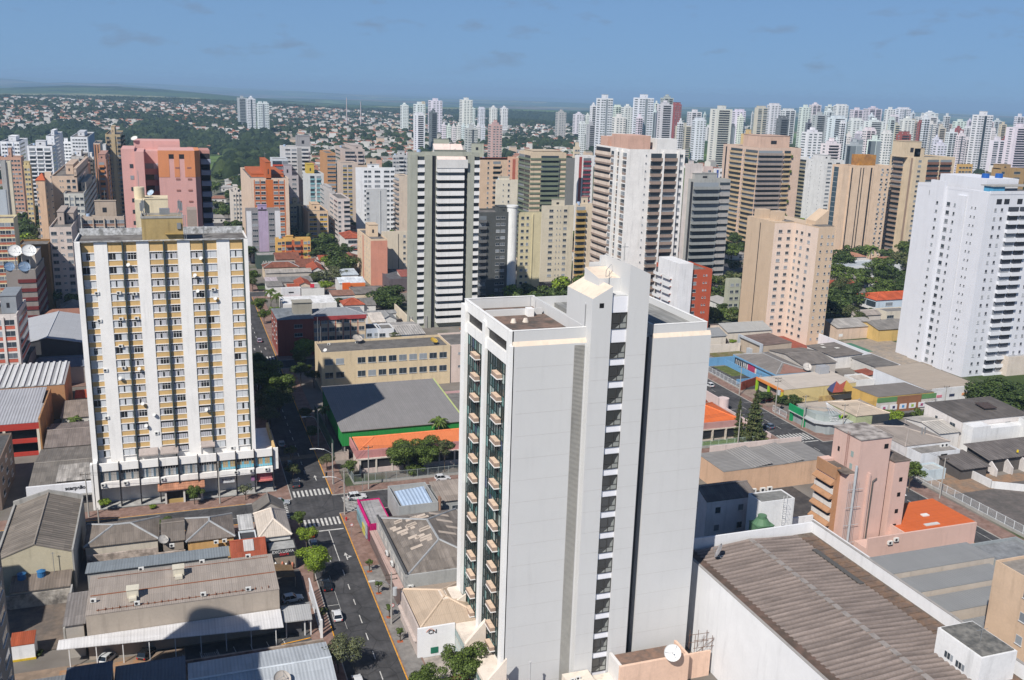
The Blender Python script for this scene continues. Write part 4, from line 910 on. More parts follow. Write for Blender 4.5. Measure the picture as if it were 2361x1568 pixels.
    m = MB(); m.box(-5.0, -4.6, 212.4, 216, .15, 3.3); m.box(-1.1, -.7, 212.4, 216, .15, 3.3); m.box(2.6, 3.1, 212.4, 216, .15, 3.3); m.box(-4.6, -1.1, 212.8, 213.1, .15, 1.0, 1); m.box(-4.6, 2.6, 213.6, 213.7, .3, 3.2, 2); part(T, 'entrance', m, [paint((.62, .6, .57)), paint((.42, .30, .12)), M_DARK])
    m = MB(); m.prism([(-9.9, 214.9), (-5.9, 214.9), (-5.9, 216.4), (-9.9, 216.4)], 11.0, [11.3, 11.3, 12.4, 12.4]); m.prism([(-5.4, 214.9), (-1.6, 214.9), (-1.6, 216.4), (-5.4, 216.4)], 11.0, [11.3, 11.3, 12.4, 12.4]); m.prism([(3.3, 215.1), (6.3, 215.1), (6.3, 216.4), (3.3, 216.4)], 11.7, [12.0, 12.0, 12.9, 12.9]); part(T, 'awning', m, paint((.40, .34, .31), .8, 1.5))
    occ(-19.4, 15.3, 216, 230, 59)
    return T
YT = yellow()
# lettering helper: text becomes a mesh child
def words(T, txt, x, y, z, size, mat, rz=0.0, tilt=90, name='lettering', ext=.02, align='CENTER', bold=0.0):
    c = bpy.data.curves.new(name, 'FONT'); c.body = txt; c.size = size; c.extrude = ext; c.align_x = align; c.align_y = 'CENTER'; c.offset = bold
    o = bpy.data.objects.new(name, c); me = bpy.data.meshes.new_from_object(o); bpy.data.objects.remove(o); me.materials.clear(); me.materials.append(mat)
    o = bpy.data.objects.new(name, me); col.objects.link(o); o.parent = T; o.location = (x-T.location.x, y-T.location.y, z-T.location.z); o.rotation_euler = (math.radians(tilt), 0, math.radians(rz)); return o
words(YT, "D'ELLA", 8.55, 214.27, 3.75, .75, M_DARK)
# ---------------- near buildings, left of and along the main street ----------------
def Zc(ox, oy, k):
    return lambda x, y: ((ox+x*k)/1.3622, (oy+y*k)/1.3622)
a2 = Zc(0, 1400, .46948); b5 = Zc(700, 700, .5102); b4 = Zc(0, 700, .5102); e0 = Zc(700, 680, .2551); g1 = Zc(2100, 700, .5103); g3 = Zc(2100, 1300, .5332)
c1 = Zc(2180, 1020, .24231); c2 = Zc(2600, 1080, .26783); c3 = Zc(2600, 560, .39538); z3 = Zc(800, 1400, .46948); z7 = Zc(1750, 1650, .31); t1 = Zc(0, 200, .4659); t2 = Zc(1000, 200, .4659); t3 = Zc(2100, 200, .4727)
v1 = Zc(0, 380, .2551); v2 = Zc(0, 750, .2552); v3 = Zc(0, 1050, .3825)
BROWNW = (.42, .26, .18)
# 1 beige warehouse with brown sheet roof
T, B = lowb('long beige warehouse with a stained brown gabled roof south of the striped slab', 0, 0, 7.6, 'gy', 2.2, (.50, .45, .33), (.225, .195, .165), world=(-33.2, -20.8, 178.2, 202.2), over=.1, name='warehouse', patch=.3, pitch=.9)
p = MB(); p.box(-20.9, -20.6, 178, 202.5, 0, 8.0); p.box(-33.6, -33.2, 178, 202.5, 0, 8.0); p.prism([(-33.6, 202.2), (-27, 202.2), (-27, 202.6), (-33.6, 202.6)], 0, [8.6, 10.4, 10.4, 8.6]); p.prism([(-27, 202.2), (-20.6, 202.2), (-20.6, 202.6), (-27, 202.6)], 0, [10.4, 8.6, 8.6, 10.4]); part(T, 'parapet', p, M_CONC)
T, B = lowb('jumble of small sheds with blue water tanks in front of the beige warehouse', 0, 0, 3.4, 'shy', .8, (.45, .42, .38), (.22, .18, .15), world=(-31, -21, 173.0, 177.9), name='shed')
for x, y in ((-29.3, 176.9), (-26.1, 177.0)): part(T, 'water_tank', MB().cyl(x, y, 3.6, 5.0, .75, .68, 14).cyl(x, y, 5.0, 5.25, .8, .3, 14), paint((.03, .14, .32), .5))
part(T, 'antenna', MB().tube([(-24, 177.5, 4), (-24, 177.5, 8.2)], .06).tube([(-24.3, 177.5, 8), (-23.7, 177.5, 8)], .04), M_STEEL)
# hip roofs
lowb('low house with a brown hipped sheet roof and pale ridge caps nearest the warehouse', 0, 0, 5.0, 'hip', 1.7, (.55, .50, .42), (.20, .17, .145), world=(-19.6, -5.9, 184.6, 195.2), name='house', pitch=.35)
T, B = lowb('brown hipped sheet roof house with an ochre back wall', 0, 0, 5.0, 'hip', 1.8, (.56, .34, .14), (.20, .17, .15), world=(-1.0, 8.3, 181.8, 192.8), name='house', pitch=.35)
T2_, B2 = lowb('brown lean-to roof joined to the left of the ochre walled house', 0, 0, 4.8, 'gx', 1.5, (.30, .26, .22), (.18, .155, .135), world=(-5.6, -1.1, 183.4, 194.0), name='shed', pitch=.35)
for p_ in ((-3.6, 182.3), (6.2, 181.6), (4.6, 181.4)): acunit(T, p_[0], p_[1], 4.2, 0, 1.0)
satdish('mesh satellite dish standing between the two brown hipped roofs', -5.2, 183.2, 4.8, 1.0, (.3, -.5, .8), (.42, .40, .37), stand=.6)
wl = MB(); wl.box(-18.8, -6.2, 182.4, 182.8, 0, 4.2); wl.box(-6.2, -1.2, 181.2, 181.6, 0, 3.6); solo('boundary_wall', 'old peeling plaster wall between the long grey roof and the hipped house', 'wall', wl, rough_ground((.50, .42, .36), (.24, .20, .17), .8))
lowb('small flat white annexe with a dark roof beside the corner house', 0, 0, 4.6, 'flat', 0, (.60, .64, .68), (.055, .055, .06), world=(9.0, 12.3, 179.4, 184.6), name='shed', par=.4)
lowb('small shed under wrinkled pale metal sheets behind the white annexe', 0, 0, 4.4, 'shy', .7, (.6, .6, .58), (.50, .50, .50), world=(9.2, 12.2, 185.6, 191.5), name='shed', patch=.3)
T, B = lowb('white corner house with pale corrugated hipped roof at the crossing', 0, 0, 5.4, 'hip', 2.3, (.68, .68, .66), (.50, .44, .38), world=(12.5, 19.0, 178.8, 190.6), name='house', pitch=.4, patch=.12)
T, B = lowb('grey brown gabled roof at the crossing behind the white corner house', 0, 0, 5.4, 'gy', 2.1, (.35, .33, .31), (.17, .155, .14), world=(12.6, 19.0, 190.9, 195.8), name='house', pitch=.4)
# clothing shop
T, B = lowb('small black fronted clothing shop with a grey roof, lit display window and white lettering', 0, 0, 4.6, 'flat', 0, (.03, .03, .033), (.36, .36, .35), world=(14.0, 19.3, 174.3, 178.5), name='shop_building', par=.25)
words(T, 'EXCLUSIVA', 16.7, 174.27, 4.15, .82, paint((.75, .75, .75))); words(T, 'Store', 16.9, 174.23, 3.65, .8, paint((.5, .04, .05)), bold=.01)
d = MB(); d.box(14.7, 19.0, 174.22, 174.28, .5, 3.0, 0)
for i, (x, h_) in enumerate(((15.2, 1.7), (15.8, 1.2), (16.5, 1.6), (17.2, 1.2), (17.7, 1.65), (18.4, 1.2))): d.tube([(x, 174.1, .6), (x, 174.1, .6+h_*.5), (x, 174.1, .6+h_*.8), (x, 174.1, .6+h_)], [.12, .2, .22, .05], 8, 1+(i % 3))
part(T, 'display_window', d, [paint((.30, .25, .20), .2), paint((.7, .7, .68)), paint((.05, .04, .04)), paint((.55, .2, .12))])
# tile and grey roof
T, B = lowb('little gabled house, half red tiles half grey sheets, behind the clothing shop', 0, 0, 4.6, 'gx', 2.0, (.62, .60, .56), (.30, .075, .04), world=(6.9, 13.6, 172.6, 180.2), name='house', pitch=.3)
m = MB(); m.slab([(10.2, 176.45, 6.72), (13.8, 176.45, 6.72), (13.8, 180.4, 4.72), (10.2, 180.4, 4.72)], .08); m.slab([(9.4, 173.9, 5.45), (11.3, 173.9, 5.45), (11.3, 176.45, 6.78), (9.4, 176.45, 6.78)], .06); part(T, 'patched_roof', m, roofm((.55, .53, .52), 'x', .5))
# long grey metal roof
lowb('long narrow grey metal roof between the beige shed and the stained wall', 0, 0, 4.2, 'shY', .6, (.35, .35, .34), (.22, .25, .275), world=(-18.6, 6.8, 174.2, 179.6), name='shed', pitch=.5, patch=.1)
# the big shed
T, B = lowb('big beige shed with a flat ribbed roof, rust streaks and rooftop coolers', 0, 0, 8.2, 'shy', .35, (.42, .36, .30), (.33, .285, .25), world=(-16.8, 13.8, 152.6, 165.4), name='warehouse', over=.05, pitch=.35, patch=.12)
r = MB(); rust = paint((.26, .10, .05), .9, 1.5)
r.box(-16.4, 13.6, 158.4, 158.6, 8.38, 8.46); r.box(-15.6, 13, 164.2, 164.32, 8.56, 8.6)
for i in range(26): x = -15+i*1.08; r.box(x, x+.08, 153.3, 153.9, 8.27, 8.5 if i % 2 else 8.36)
r.box(-15.2, 10, 153.5, 153.58, 8.29, 8.36); part(T, 'rust_rail', r, rust)
for x, y in ((-9.0, 153.6), (1.4, 153.6), (8.7, 153.3), (-8.6, 165.6), (1.6, 165.5), (9.6, 165.4), (-15.8, 156.5)): acunit(T, x, y, 8.4, 0, 1.0)
for x, y in ((-9.7, 156.4), (-2.4, 161.9)):
    m = MB(); m.box(x-.9, x+.9, y-.8, y+.8, 8.6, 10.0); m.box(x-1.0, x+1.0, y-.9, y+.9, 10.0, 10.12); m.box(x-.6, x+.6, y-1.8, y-.8, 8.5, 9.0); part(T, 'evaporative_cooler', m, paint((.60, .56, .46), .7, 1))
for x in (-17.9,): lowb('low grey lean-to against the left end of the beige shed', 0, 0, 6.2, 'shy', .4, (.40, .37, .33), (.24, .22, .21), world=(-20.4, -17.0, 153.8, 164.0), name='shed')
# white carport canopy
T = thing('carport', 'long white metal carport canopy along the front of the beige shed', 'carport', -3.6, 150)
m = MB(); m.slab([(-21.2, 150.8, 3.9), (13.8, 147.4, 3.9), (13.8, 152.4, 4.5), (-21.0, 152.6, 4.5)], .12); part(T, 'roof', m, roofm((.58, .57, .57), 'x', .5, patch=.08, bump=.3))
for i in range(9): x = -19.5+i*4.0; part(T, 'post', MB().box(x, x+.14, 150.9-(x+21)*.085, 151.04-(x+21)*.085, 0, 3.9), paint((.7, .7, .7)))
T = thing('carport', 'short grey metal canopy with white posts at the parking lot gate', 'carport', 16.4, 151.5)
part(T, 'roof', MB().slab([(14.0, 149.6, 3.5), (18.8, 149.3, 3.5), (19.0, 154.0, 3.8), (14.1, 154.2, 3.8)], .2), roofm((.42, .42, .42), 'x', .4, patch=.1)); 
for x, y in ((14.4, 150), (18.5, 149.8), (18.7, 153.6), (17.5, 149.9)): part(T, 'post', MB().box(x, x+.2, y, y+.2, 0, 3.4), paint((.6, .6, .6)))
part(T, 'booth', MB().box(14.6, 17.2, 151.2, 153.6, 0, 3.1, 0), paint((.10, .10, .11), .3))
T = thing('gate', 'tall white vertical slat gate of the parking lot along the pavement', 'gate', 20.3, 156)
m = MB()
for i in range(16): y = 148.8+i*.95; m.box(20.15, 20.3, y, y+.3, .1, 3.3)
m.box(20.1, 20.35, 148.6, 164, 3.2, 3.35); m.box(20.1, 20.35, 148.6, 164, .3, .42); part(T, 'slats', m, paint((.60, .61, .63), .6)); part(T, 'post', MB().box(20.0, 20.4, 148.2, 148.6, 0, 3.6), paint((.75, .75, .75)))
T = thing('fence', 'low pale railing around the shop forecourt with the parked car', 'fence', 17, 158.6); m = MB()
for i in range(24): m.box(14.2+i*.25, 14.28+i*.25, 158.5, 158.58, 0, 1.5)
m.box(14.1, 20.1, 158.5, 158.6, 1.4, 1.5); part(T, 'railing', m, paint((.55, .55, .55)))
T = thing('awning', 'brown fabric awning leaning over the dark forecourt', 'awning', 16.5, 169.5); part(T, 'fabric', MB().slab([(13.9, 167.0, 2.8), (18.2, 167.0, 2.4), (18.0, 171.6, 2.5), (13.9, 171.6, 3.3)], .06), paint((.17, .11, .06), .9, 1.5)); part(T, 'frame', MB().tube([(18.1, 167.1, 0), (18.1, 167.1, 2.4)], .05).tube([(18, 171.5, 0), (18, 171.5, 2.5)], .05), M_STEEL)
# yard surfaces
yd = MB(); sheet(yd, -34, 21, 141, 151.8, .12); struct('cobbled_yard', yd, rough_ground((.30, .22, .16), (.21, .16, .12), .25))
yd = MB(); sheet(yd, -2, 20.1, 144.2, 152, .135); sheet(yd, 13.9, 19.6, 158.8, 174.0, .16); struct('parking_lot', yd, rough_ground((.07, .07, .072), (.10, .098, .095), .4))
yd = MB(); sheet(yd, -34, -20.5, 157.5, 173, .13); struct('dirt_yard', yd, rough_ground((.13, .11, .095), (.19, .15, .12), .3))
yd = MB(); sheet(yd, -21, -8, 147.5, 150.6, .135); struct('dirt_patch', yd, rough_ground((.36, .19, .09), (.30, .22, .16), .5))
mk = MB()
for i in range(7): line(mk, -1.5+i*2.7, 144.6, -2.4+i*2.7, 149.8, .12, .16)
for i in range(9): line(mk, 1.2+i*.32, 145.2, .3+i*.32, 149.2, .1, .165)
struct('parking_marking', mk, M_WPNT)
mk = MB(); line(mk, 13.4, 148.2, 18.4, 148.9, .25, .17); struct('yellow_marking', mk, M_YPNT)
moto = thing('ground_lettering', 'white painted word on the dark parking lot floor', 'painted word', 11.5, 147.4, .15); words(moto, 'MOTO', 11.5, 147.4, .17, .95, M_WPNT, tilt=0)
w_ = MB(); w_.box(-33, -20.8, 173.0, 173.3, 0, 2.8); solo('boundary_wall', 'mould stained white wall at the back of the dirt yard', 'wall', w_, rough_ground((.42, .39, .35), (.13, .12, .11), .5))
w_ = MB(); w_.box(-20.9, -20.6, 157.5, 173, 0, 3.6); solo('boundary_wall', 'grey side wall between the dirt yard and the big shed', 'wall', w_, M_CONC)
w_ = MB(); w_.box(-2, 19.9, 143.7, 144.1, 0, 2.6); solo('boundary_wall', 'rust stained wall closing the parking lot on the near side', 'wall', w_, rough_ground((.36, .30, .25), (.20, .16, .13), .6))
# kiosk
T, B = lowb('small white kiosk with a red tile roof in the dirt yard', 0, 0, 2.9, 'shy', .7, (.74, .74, .74), (.38, .09, .04), world=(-28.6, -25.0, 155.6, 158.6), name='kiosk', over=.05, pitch=.3); part(T, 'skirting', MB().box(-28.6, -24.95, 155.5, 155.62, 0, .35), paint((.55, .38, .03)))
bush('small dark shrub beside the white kiosk', -24.4, 156.6, .8, 'dark')
# bottom edge buildings
T, B = lowb('long pale blue grey metal roof with a pink end wall at the bottom edge', 0, 0, 5.0, 'gx', .8, (.58, .24, .24), (.40, .43, .46), world=(-1.6, 19.6, 127.5, 139.2), name='warehouse', over=.1, pitch=.55, patch=.12)
satdish('rusty mesh dish half hidden at the bottom edge on the pale blue roof', 11.6, 129.2, 5.6, 1.3, (.2, -.5, .8), (.42, .38, .34), stand=.5)
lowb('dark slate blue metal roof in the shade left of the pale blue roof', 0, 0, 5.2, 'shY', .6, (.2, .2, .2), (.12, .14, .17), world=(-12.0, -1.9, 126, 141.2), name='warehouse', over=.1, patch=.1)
lowb('higher dark navy metal roof at the bottom left', 0, 0, 6.6, 'shY', .5, (.25, .24, .24), (.09, .105, .135), world=(-18.6, -12.2, 124, 140.6), name='warehouse', over=.1, patch=.1)
lowb('low grey green sheet roof in the bottom left corner', 0, 0, 3.4, 'shY', .5, (.25, .24, .24), (.17, .18, .19), world=(-27.5, -18.8, 124, 144.0), name='warehouse', over=.1, patch=.1)
# leftmost apartment block, seen on its street side; its rounded top floor throws the shadow over the carport
T = thing('apartment_tower', 'dark grey apartment block cut by the left edge with shuttered side windows', 'apartment building', -31, 111); wm = wallmats((.20, .18, .165), (.30, .28, .26), (.3, .3, .3)); wb = MB(); wb.box(-40.5, -21.9, 103, 120, 0, 47); wb.cyl(-36.5, 113.3, 47, 57, 5.8, 5.8, 28); cnt = {}; st = {}
facade(T, wb, Side('R', -40.5, -21.9, 103, 120), 0, 46, 2.95, 's.6 w2 s.8 w1.4 s.8 w2 s.5', wm, True, cnt, st, gl=glassm((.02, .025, .03), (.30, .32, .34), thr=.3)); part(T, 'wall', wb, wm)
for k, m in st.items(): part(T, k, m, wm, kind='stuff')
m = MB(); m.box(-62, -44.5, 150, 165, 0, 26)
for f in range(8): m.box(-44.5, -44.42, 151+(f % 2), 164, 1.2+f*3, 2.7+f*3, 1)
solo('apartment_block', 'apartment block beyond the left edge that shades the dirt yard', 'apartment building', m, [paint((.5, .46, .42)), M_GLASSI])

# ---------------- block north of the cross street, left ----------------
T, B = lowb('long shop with a dark roof and white parapet sign left of the striped slab', 0, 0, 4.4, 'gx', 1.2, (.66, .67, .70), (.17, .155, .14), world=(-33.2, -20.3, 218.6, 243.6), name='shop_building', pitch=.5, over=.0)
m = MB(); m.box(-33.4, -20.2, 217.6, 218.2, 2.6, 5.2, 0); m.box(-26.5, -20.2, 217.1, 217.5, 2.3, 2.6, 1); m.box(-31.5, -29, 217.5, 217.59, 3.2, 3.7, 2); part(T, 'parapet', m, [paint((.68, .69, .72), .7, .8), M_CONC, M_DARK])
words(T, 'scarpello', -23.6, 217.54, 4.1, 1.15, M_DARK, bold=.03)
m = MB(); m.slab([(-27.8, 220, 4.95), (-20.5, 220, 4.95), (-20.5, 229, 5.55), (-27.8, 229, 5.55)], .08); part(T, 'patched_roof', m, roofm((.33, .31, .29), 'x', .5, patch=.5))
m = MB(); m.box(-33, -20.5, 218.3, 218.9, 0, 2.4); part(T, 'shop_front', m, M_DARK)
lowb('brown sheet roofed hall behind the white parapet shop', 0, 0, 4.6, 'gx', 1.3, (.40, .36, .33), (.20, .17, .155), world=(-32.6, -20.2, 243.8, 262), name='warehouse', pitch=.5)
# red banded parking structure
def redpark():
    T = thing('parking_building', 'two level open parking building with red bands and a metal roof', 'parking building', -47, 265); m = MB(); x0, x1, y0, y1 = -60, -34.3, 252, 278
    for z0, z1 in ((0, 1.0), (3.4, 4.5), (6.9, 8.6)): m.box(x0, x1, y0, y0+.4, z0, z1, 0)
    for z in (3.2, 6.7): m.box(x0, x1, y0+.4, y1, z, z+.2, 1)
    for x in (-60, -51, -42.5, -34.9): m.box(x, x+.6, y0-.05, y0+.5, 0, 6.9, 2)
    m.box(x1, x1+.35, y0, y1, 0, 9.6, 3); m.box(x0, x1, y1-.4, y1, 0, 9, 1); part(T, 'frame', m, [paint((.42, .045, .03), .8, 1), M_CONC, paint((.66, .60, .5)), rough_ground((.42, .22, .09), (.28, .17, .10), .3)])
    part(T, 'roof', MB().slab([(x0, y0, 8.7), (x1, y0, 8.7), (x1, y0+13, 9.5), (x0, y0+13, 9.5)], .12).slab([(x0, y0+13.3, 9.3), (x1-.6, y0+13.3, 9.3), (x1-.6, y1, 10.0), (x0, y1, 10.0)], .12), roofm((.36, .37, .40), 'x', .7, patch=.08))
    occ(x0, x1, y0, y1, 9)
    return T
redpark()
T, B = lowb('barrel roofed hall with broad white ribs beside the parking building', 0, 0, 10.0, 'shy', 1.4, (.42, .22, .11), (.42, .43, .44), world=(-62, -30.6, 279.5, 298), name='warehouse', pitch=3.2, over=.1, patch=.05)
for i in range(20): m = MB(); x = -61.8+i*1.57; m.slab([(x, 279.4, 10.32), (x+.6, 279.4, 10.32), (x+.6, 298, 11.72), (x, 298, 11.72)], .22); part(T, 'roof_rib', m, paint((.62, .63, .64), .5))
lowb('small house with a red tile roof squeezed beside the striped slab', 0, 0, 4.0, 'gx', 1.0, (.6, .58, .54), (.36, .08, .04), world=(-29, -20, 285, 293), name='house')
lowb('low white outbuilding with brown roof behind the courtyard', 0, 0, 4.6, 'shy', .8, (.58, .56, .53), (.24, .2, .17), world=(-31, -20, 266, 279), name='house', F='s w s w s')
w_ = MB(); w_.box(-42, -20, 262.6, 263, 0, 3.5); solo('boundary_wall', 'grey courtyard wall behind the striped slab', 'wall', w_, M_CONC)
palm('small bright palm in the shaded courtyard beside the parking building', -27.5, 265.2, 5.0, 2.2)
# arched sheds beyond the next street
T, B = lowb('pale grey gabled sports hall roof with a dark open end left of the slab', 0, 0, 9.0, 'gy', 2.5, (.06, .06, .065), (.40, .41, .43), world=(-52.2, -27.6, 328, 367), name='sports_hall', over=.3, patch=.05, pitch=.6)
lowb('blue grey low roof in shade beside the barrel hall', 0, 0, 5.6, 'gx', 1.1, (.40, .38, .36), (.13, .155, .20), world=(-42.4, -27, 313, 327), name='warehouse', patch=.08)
lowb('dark curved roof hall at the left with a brown end wall', 0, 0, 9.4, 'gx', .8, (.28, .22, .20), (.05, .05, .055), world=(-64, -43.0, 303, 326), name='warehouse', over=.1, patch=.08)
# far left dark block at street
lowb('dark shaded apartment house at the left edge beside the white parapet shop', 0, 0, 10.5, 'flat', 0, (.20, .15, .12), (.10, .10, .10), world=(-56, -38.6, 219, 240), name='house', S='s w s w s w s', fh=3)
# ---------------- right side of the main street, near ----------------
T, B = lowb('magenta fronted corner shop with a flat grey roof', 0, 0, 4.0, 'flat', 0, (.50, .01, .14), (.36, .35, .35), world=(35.2, 39.8, 182.0, 194.6), name='shop_building', par=.3)
m = MB(); m.box(34.9, 35.15, 182.0, 194.6, 3.5, 4.3, 0); m.box(34.95, 35.15, 182.0, 194.6, 0, 3.5, 4); m.box(34.6, 34.89, 183, 193.5, .3, 3.4, 1); m.box(34.4, 34.59, 184, 186.5, .6, 2.6, 2); m.box(34.4, 34.59, 188, 192.5, .6, 2.9, 3); part(T, 'shop_front', m, [paint((.62, .01, .18)), paint((.35, .42, .5), .3), paint((.5, .45, .1)), paint((.15, .3, .35), .3), paint((.25, .03, .08))])
wl = MB(); wl.box(42.6, 42.9, 184, 196, 0, 1.6); solo('boundary_wall', 'low white edged wall between the magenta shop and the grey block', 'wall', wl, paint((.62, .58, .54), .9, 1.4))
def hipC():
    x0, x1, y0, y1, z = 36.6, 53.5, 155.2, 181.2, 5.6
    T, B = lowb('long grey commercial building with a patched brown hipped asbestos roof beside the main street', 0, 0, z, 'hip', 2.4, (.37, .37, .355), (.225, .195, .17), world=(x0, x1, y0, y1), name='commercial_building', over=.35, pitch=.3, patch=.35)
    m = MB(); m.box(x0-.15, x0+.25, y0, y1, 0, 6.3, 0); m.box(x0+.25, x1, y0-.05, y0+.3, 0, 5.9, 0); m.box(x0-.2, x0+.3, y0-.1, y1, 6.3, 6.38, 1)
    for i in range(7): y = y0+1.4+i*3.6; m.box(x0-.2, x0-.16, y, y+1.7, 3.9, 5.2, 2)
    part(T, 'parapet', m, [paint((.40, .40, .385), .85, 1.3), paint((.08, .08, .08)), paint((.55, .54, .5), .4)])
    m = MB(); R = random.Random(3)
    for _ in range(22):
        x = R.uniform(x0+1.2, x0+7.2); y = R.uniform(y0+8, y1-5); L_ = R.uniform(1.2, 4.2); zz = lambda X: z+.03+(min(X-x0, x1-X))*2.4/((x1-x0)/2)
        m.slab([(x, y, zz(x)), (x+L_*.6, y, zz(x+L_*.6)), (x+L_*.6, y+.95, zz(x+L_*.6)), (x, y+.95, zz(x))], .02)
    for x, y, L_ in ((46.4, 176, 4.2), (47.2, 173, 3.4), (48.5, 170.2, 4.0), (46, 167, 3.6)):
        m.slab([(x, y, zz(x)+.0), (x+L_, y, zz(x+L_)), (x+L_, y+.95, zz(x+L_)), (x, y+.95, zz(x))], .02)
    part(T, 'pale_roof_sheet', m, paint((.50, .42, .35), .85, 1)); acunit(T, 37.4, y0-.05, 3.2, 0, 1.2)
    for y in (168.5, 164): acunit(T, 36.1, y, 3.6, -math.pi/2, 1.2)
    m = MB(); m.box(35.0, 36.4, 156, 180.8, 0, 3.0, 0); m.box(34.9, 36.4, 156, 180.8, 3.0, 3.12, 1); part(T, 'shop_front', m, [paint((.16, .12, .11)), paint((.46, .33, .29), .9, 1)])
    return T
hipC()
T, B = lowb('white walled shop with a tan hipped roof beside the grey tower podium', 0, 0, 5.3, 'hip', 2.0, (.74, .74, .75), (.46, .36, .27), world=(35.0, 46.6, 138.2, 151.8), name='shop_building', over=.1, pitch=.3, patch=.1)
m = MB(); m.box(34.5, 40.9, 137.7, 138.1, 0, 5.5, 0); m.box(36.7, 38.0, 137.62, 137.69, .6, 1.7, 1); m.box(34.5, 34.8, 138.1, 150.5, 0, 5.7, 2); m.box(34.0, 34.5, 138.5, 151, 2.7, 2.9, 2); part(T, 'front_wall', m, [paint((.78, .78, .79), .6, .6), paint((.02, .16, .10)), paint((.52, .44, .40), .9, 1.3)])
words(T, 'CN', 37.0, 137.66, 4.6, 1.0, M_DARK, bold=.02); m = MB(); m.tube([(35.9+k*.12, 137.6, 4.75+.55*math.sin(k*.26)) for k in range(13)], .035, 5); part(T, 'logo_arc', m, paint((.6, .16, .04)))
T, B = lowb('grey block with a pale blue sheet roof behind the magenta shop', 0, 0, 6.0, 'flat', 0, (.36, .37, .37), (.3, .3, .3), world=(42.0, 50.6, 184.6, 196.0), name='commercial_building', par=1.0)
m = MB(); m.slab([(42.9, 185.2, 5.55), (49.6, 185.2, 5.55), (49.6, 193.6, 6.1), (42.9, 193.6, 5.6)], .1, 0); part(T, 'roof_sheet', m, roofm((.42, .53, .68), 'x', .8, patch=.12)); m = MB()
for y in (185.5, 186.2): m.tube([(50.9, y-1.2, 0), (50.9, y-1.2, 7.1)], .28, 10)
part(T, 'flue', m, paint((.28, .17, .12), .7))
T, B = lowb('grey walled building with a tan corrugated roof next to the blue sheet roof', 0, 0, 5.4, 'shy', .8, (.36, .37, .36), (.33, .28, .24), world=(51.3, 68, 186.0, 195.4), name='commercial_building', F='s w s w s w s', fh=4)
lowb('small grey lean-to behind the hipped asbestos roof', 0, 0, 3.6, 'shy', .4, (.4, .4, .4), (.34, .33, .32), world=(44, 60, 181.8, 184.4), name='shed')
# paved forecourt beside the tower
fc = MB(); sheet(fc, 34.9, 44, 116, 137.4, .12); struct('forecourt', fc, rough_ground((.42, .37, .33), (.26, .23, .21), .35))
# ---------------- school block ----------------
T, B = lowb('school wing with a bright orange tile roof and pink parapet beside the fence', 0, 0, 5.9, 'hip', 1.5, (.60, .50, .45), (.62, .185, .07), world=(40.0, 72, 219.4, 228.6), name='school_building', over=.1, pitch=.35, patch=.06)
m = MB(); m.box(39.6, 72, 218.9, 219.35, 3.9, 5.9, 0); m.box(39.2, 39.6, 218.9, 229, 3.9, 5.95, 0); m.box(39.7, 72, 218.5, 219.3, 3.6, 3.9, 1)
for i in range(9): x = 39.9+i*4.0; m.box(x, x+.35, 218.6, 219.3, 0, 3.6, 1)
m.box(40.1, 72, 219.05, 219.3, .9, 3.5, 2); m.box(39.8, 72, 218.7, 219.0, .0, 1.2, 3); part(T, 'parapet', m, [paint((.50, .23, .22), .85, 1), paint((.62, .56, .5)), M_DARK, paint((.56, .46, .43))])
T = thing('gymnasium', 'green walled gymnasium under a big grey corrugated roof', 'gymnasium', 52, 245)
m = MB(); zf, zb_ = 7.6, 9.4; m.prism([(37.5, 229.4), (69.5, 229.4), (69.5, 262), (37.5, 262)], 3.5, [zf-.2, zf-.2, zb_-.2, zb_-.2], 0); m.box(38.5, 69, 230.5, 261, 0, 3.5, 1)
for x in (38, 46, 54, 62): m.box(x, x+.3, 229.7, 230, 0, 3.5, 2)
part(T, 'wall', m, [roofm((.02, .23, .05), 'x', .4, patch=.05), M_DARK, M_CONC]); part(T, 'roof', MB().slab([(37.2, 229, zf), (69.8, 229, zf), (69.8, 262.4, zb_), (37.2, 262.4, zb_)], .15), roofm((.235, .225, .22), 'x', .5, patch=.06)); part(T, 'roof_edge', MB().slab([(69.8, 229, zf+.05), (70.2, 229, zf+.05), (70.2, 262.4, zb_+.05), (69.8, 262.4, zb_+.05)], .4), paint((.45, .52, .2))); occ(37, 70, 229, 262, 8)
lowb('low pink trimmed school annexe right of the gymnasium', 0, 0, 5.2, 'flat', 0, (.58, .36, .36), (.20, .19, .18), world=(71.4, 84, 232, 262), name='school_building', par=.7, S='s1 w2 s1 w2 s1')
def beige3():
    P = onY(*b5(605, 800), 286); x1 = onY(*b5(1400, 800), 286).x
    T, B = lowb('three storey beige school with rows of grey barred windows', 0, 0, P.z, 'flat', 0, (.66, .53, .35), (.16, .15, .14), world=(P.x, x1, 286, 300), name='school_building', par=.8, fh=4.35, F='s.6 w2,3.1,1.9 s.3 w2,3.1,1.9 s2.6 9*w2,3.1,1.9_s.25 s.4')
    lowb('pale pink end wing of the beige school with slit windows', 0, 0, P.z-.1, 'flat', 0, (.64, .52, .46), (.17, .16, .15), world=(x1+.05, x1+14, 286.4, 302), name='school_building', par=.6, fh=4.35, F='s2 w3,2.2,.6 s3 w3,2.2,.6 s2')
    for x, y in ((P.x+4, 297), (P.x+13, 297.4)): acunit(T, x, y, P.z-.6, 0, 1.0)
    part(T, 'mast', MB().tube([(P.x+1, 299.6, P.z), (P.x+1, 299.6, P.z+8)], .07).tube([(P.x+1.9, 299.6, P.z), (P.x+1.9, 299.6, P.z+5)], .07), M_STEEL); return T, P.z
_, zb3 = beige3()
satdish('big mesh satellite dish on the beige school roof', 54, 297.5, zb3-.6, 1.7, (.2, -.4, .9), (.45, .40, .35), stand=1.4)
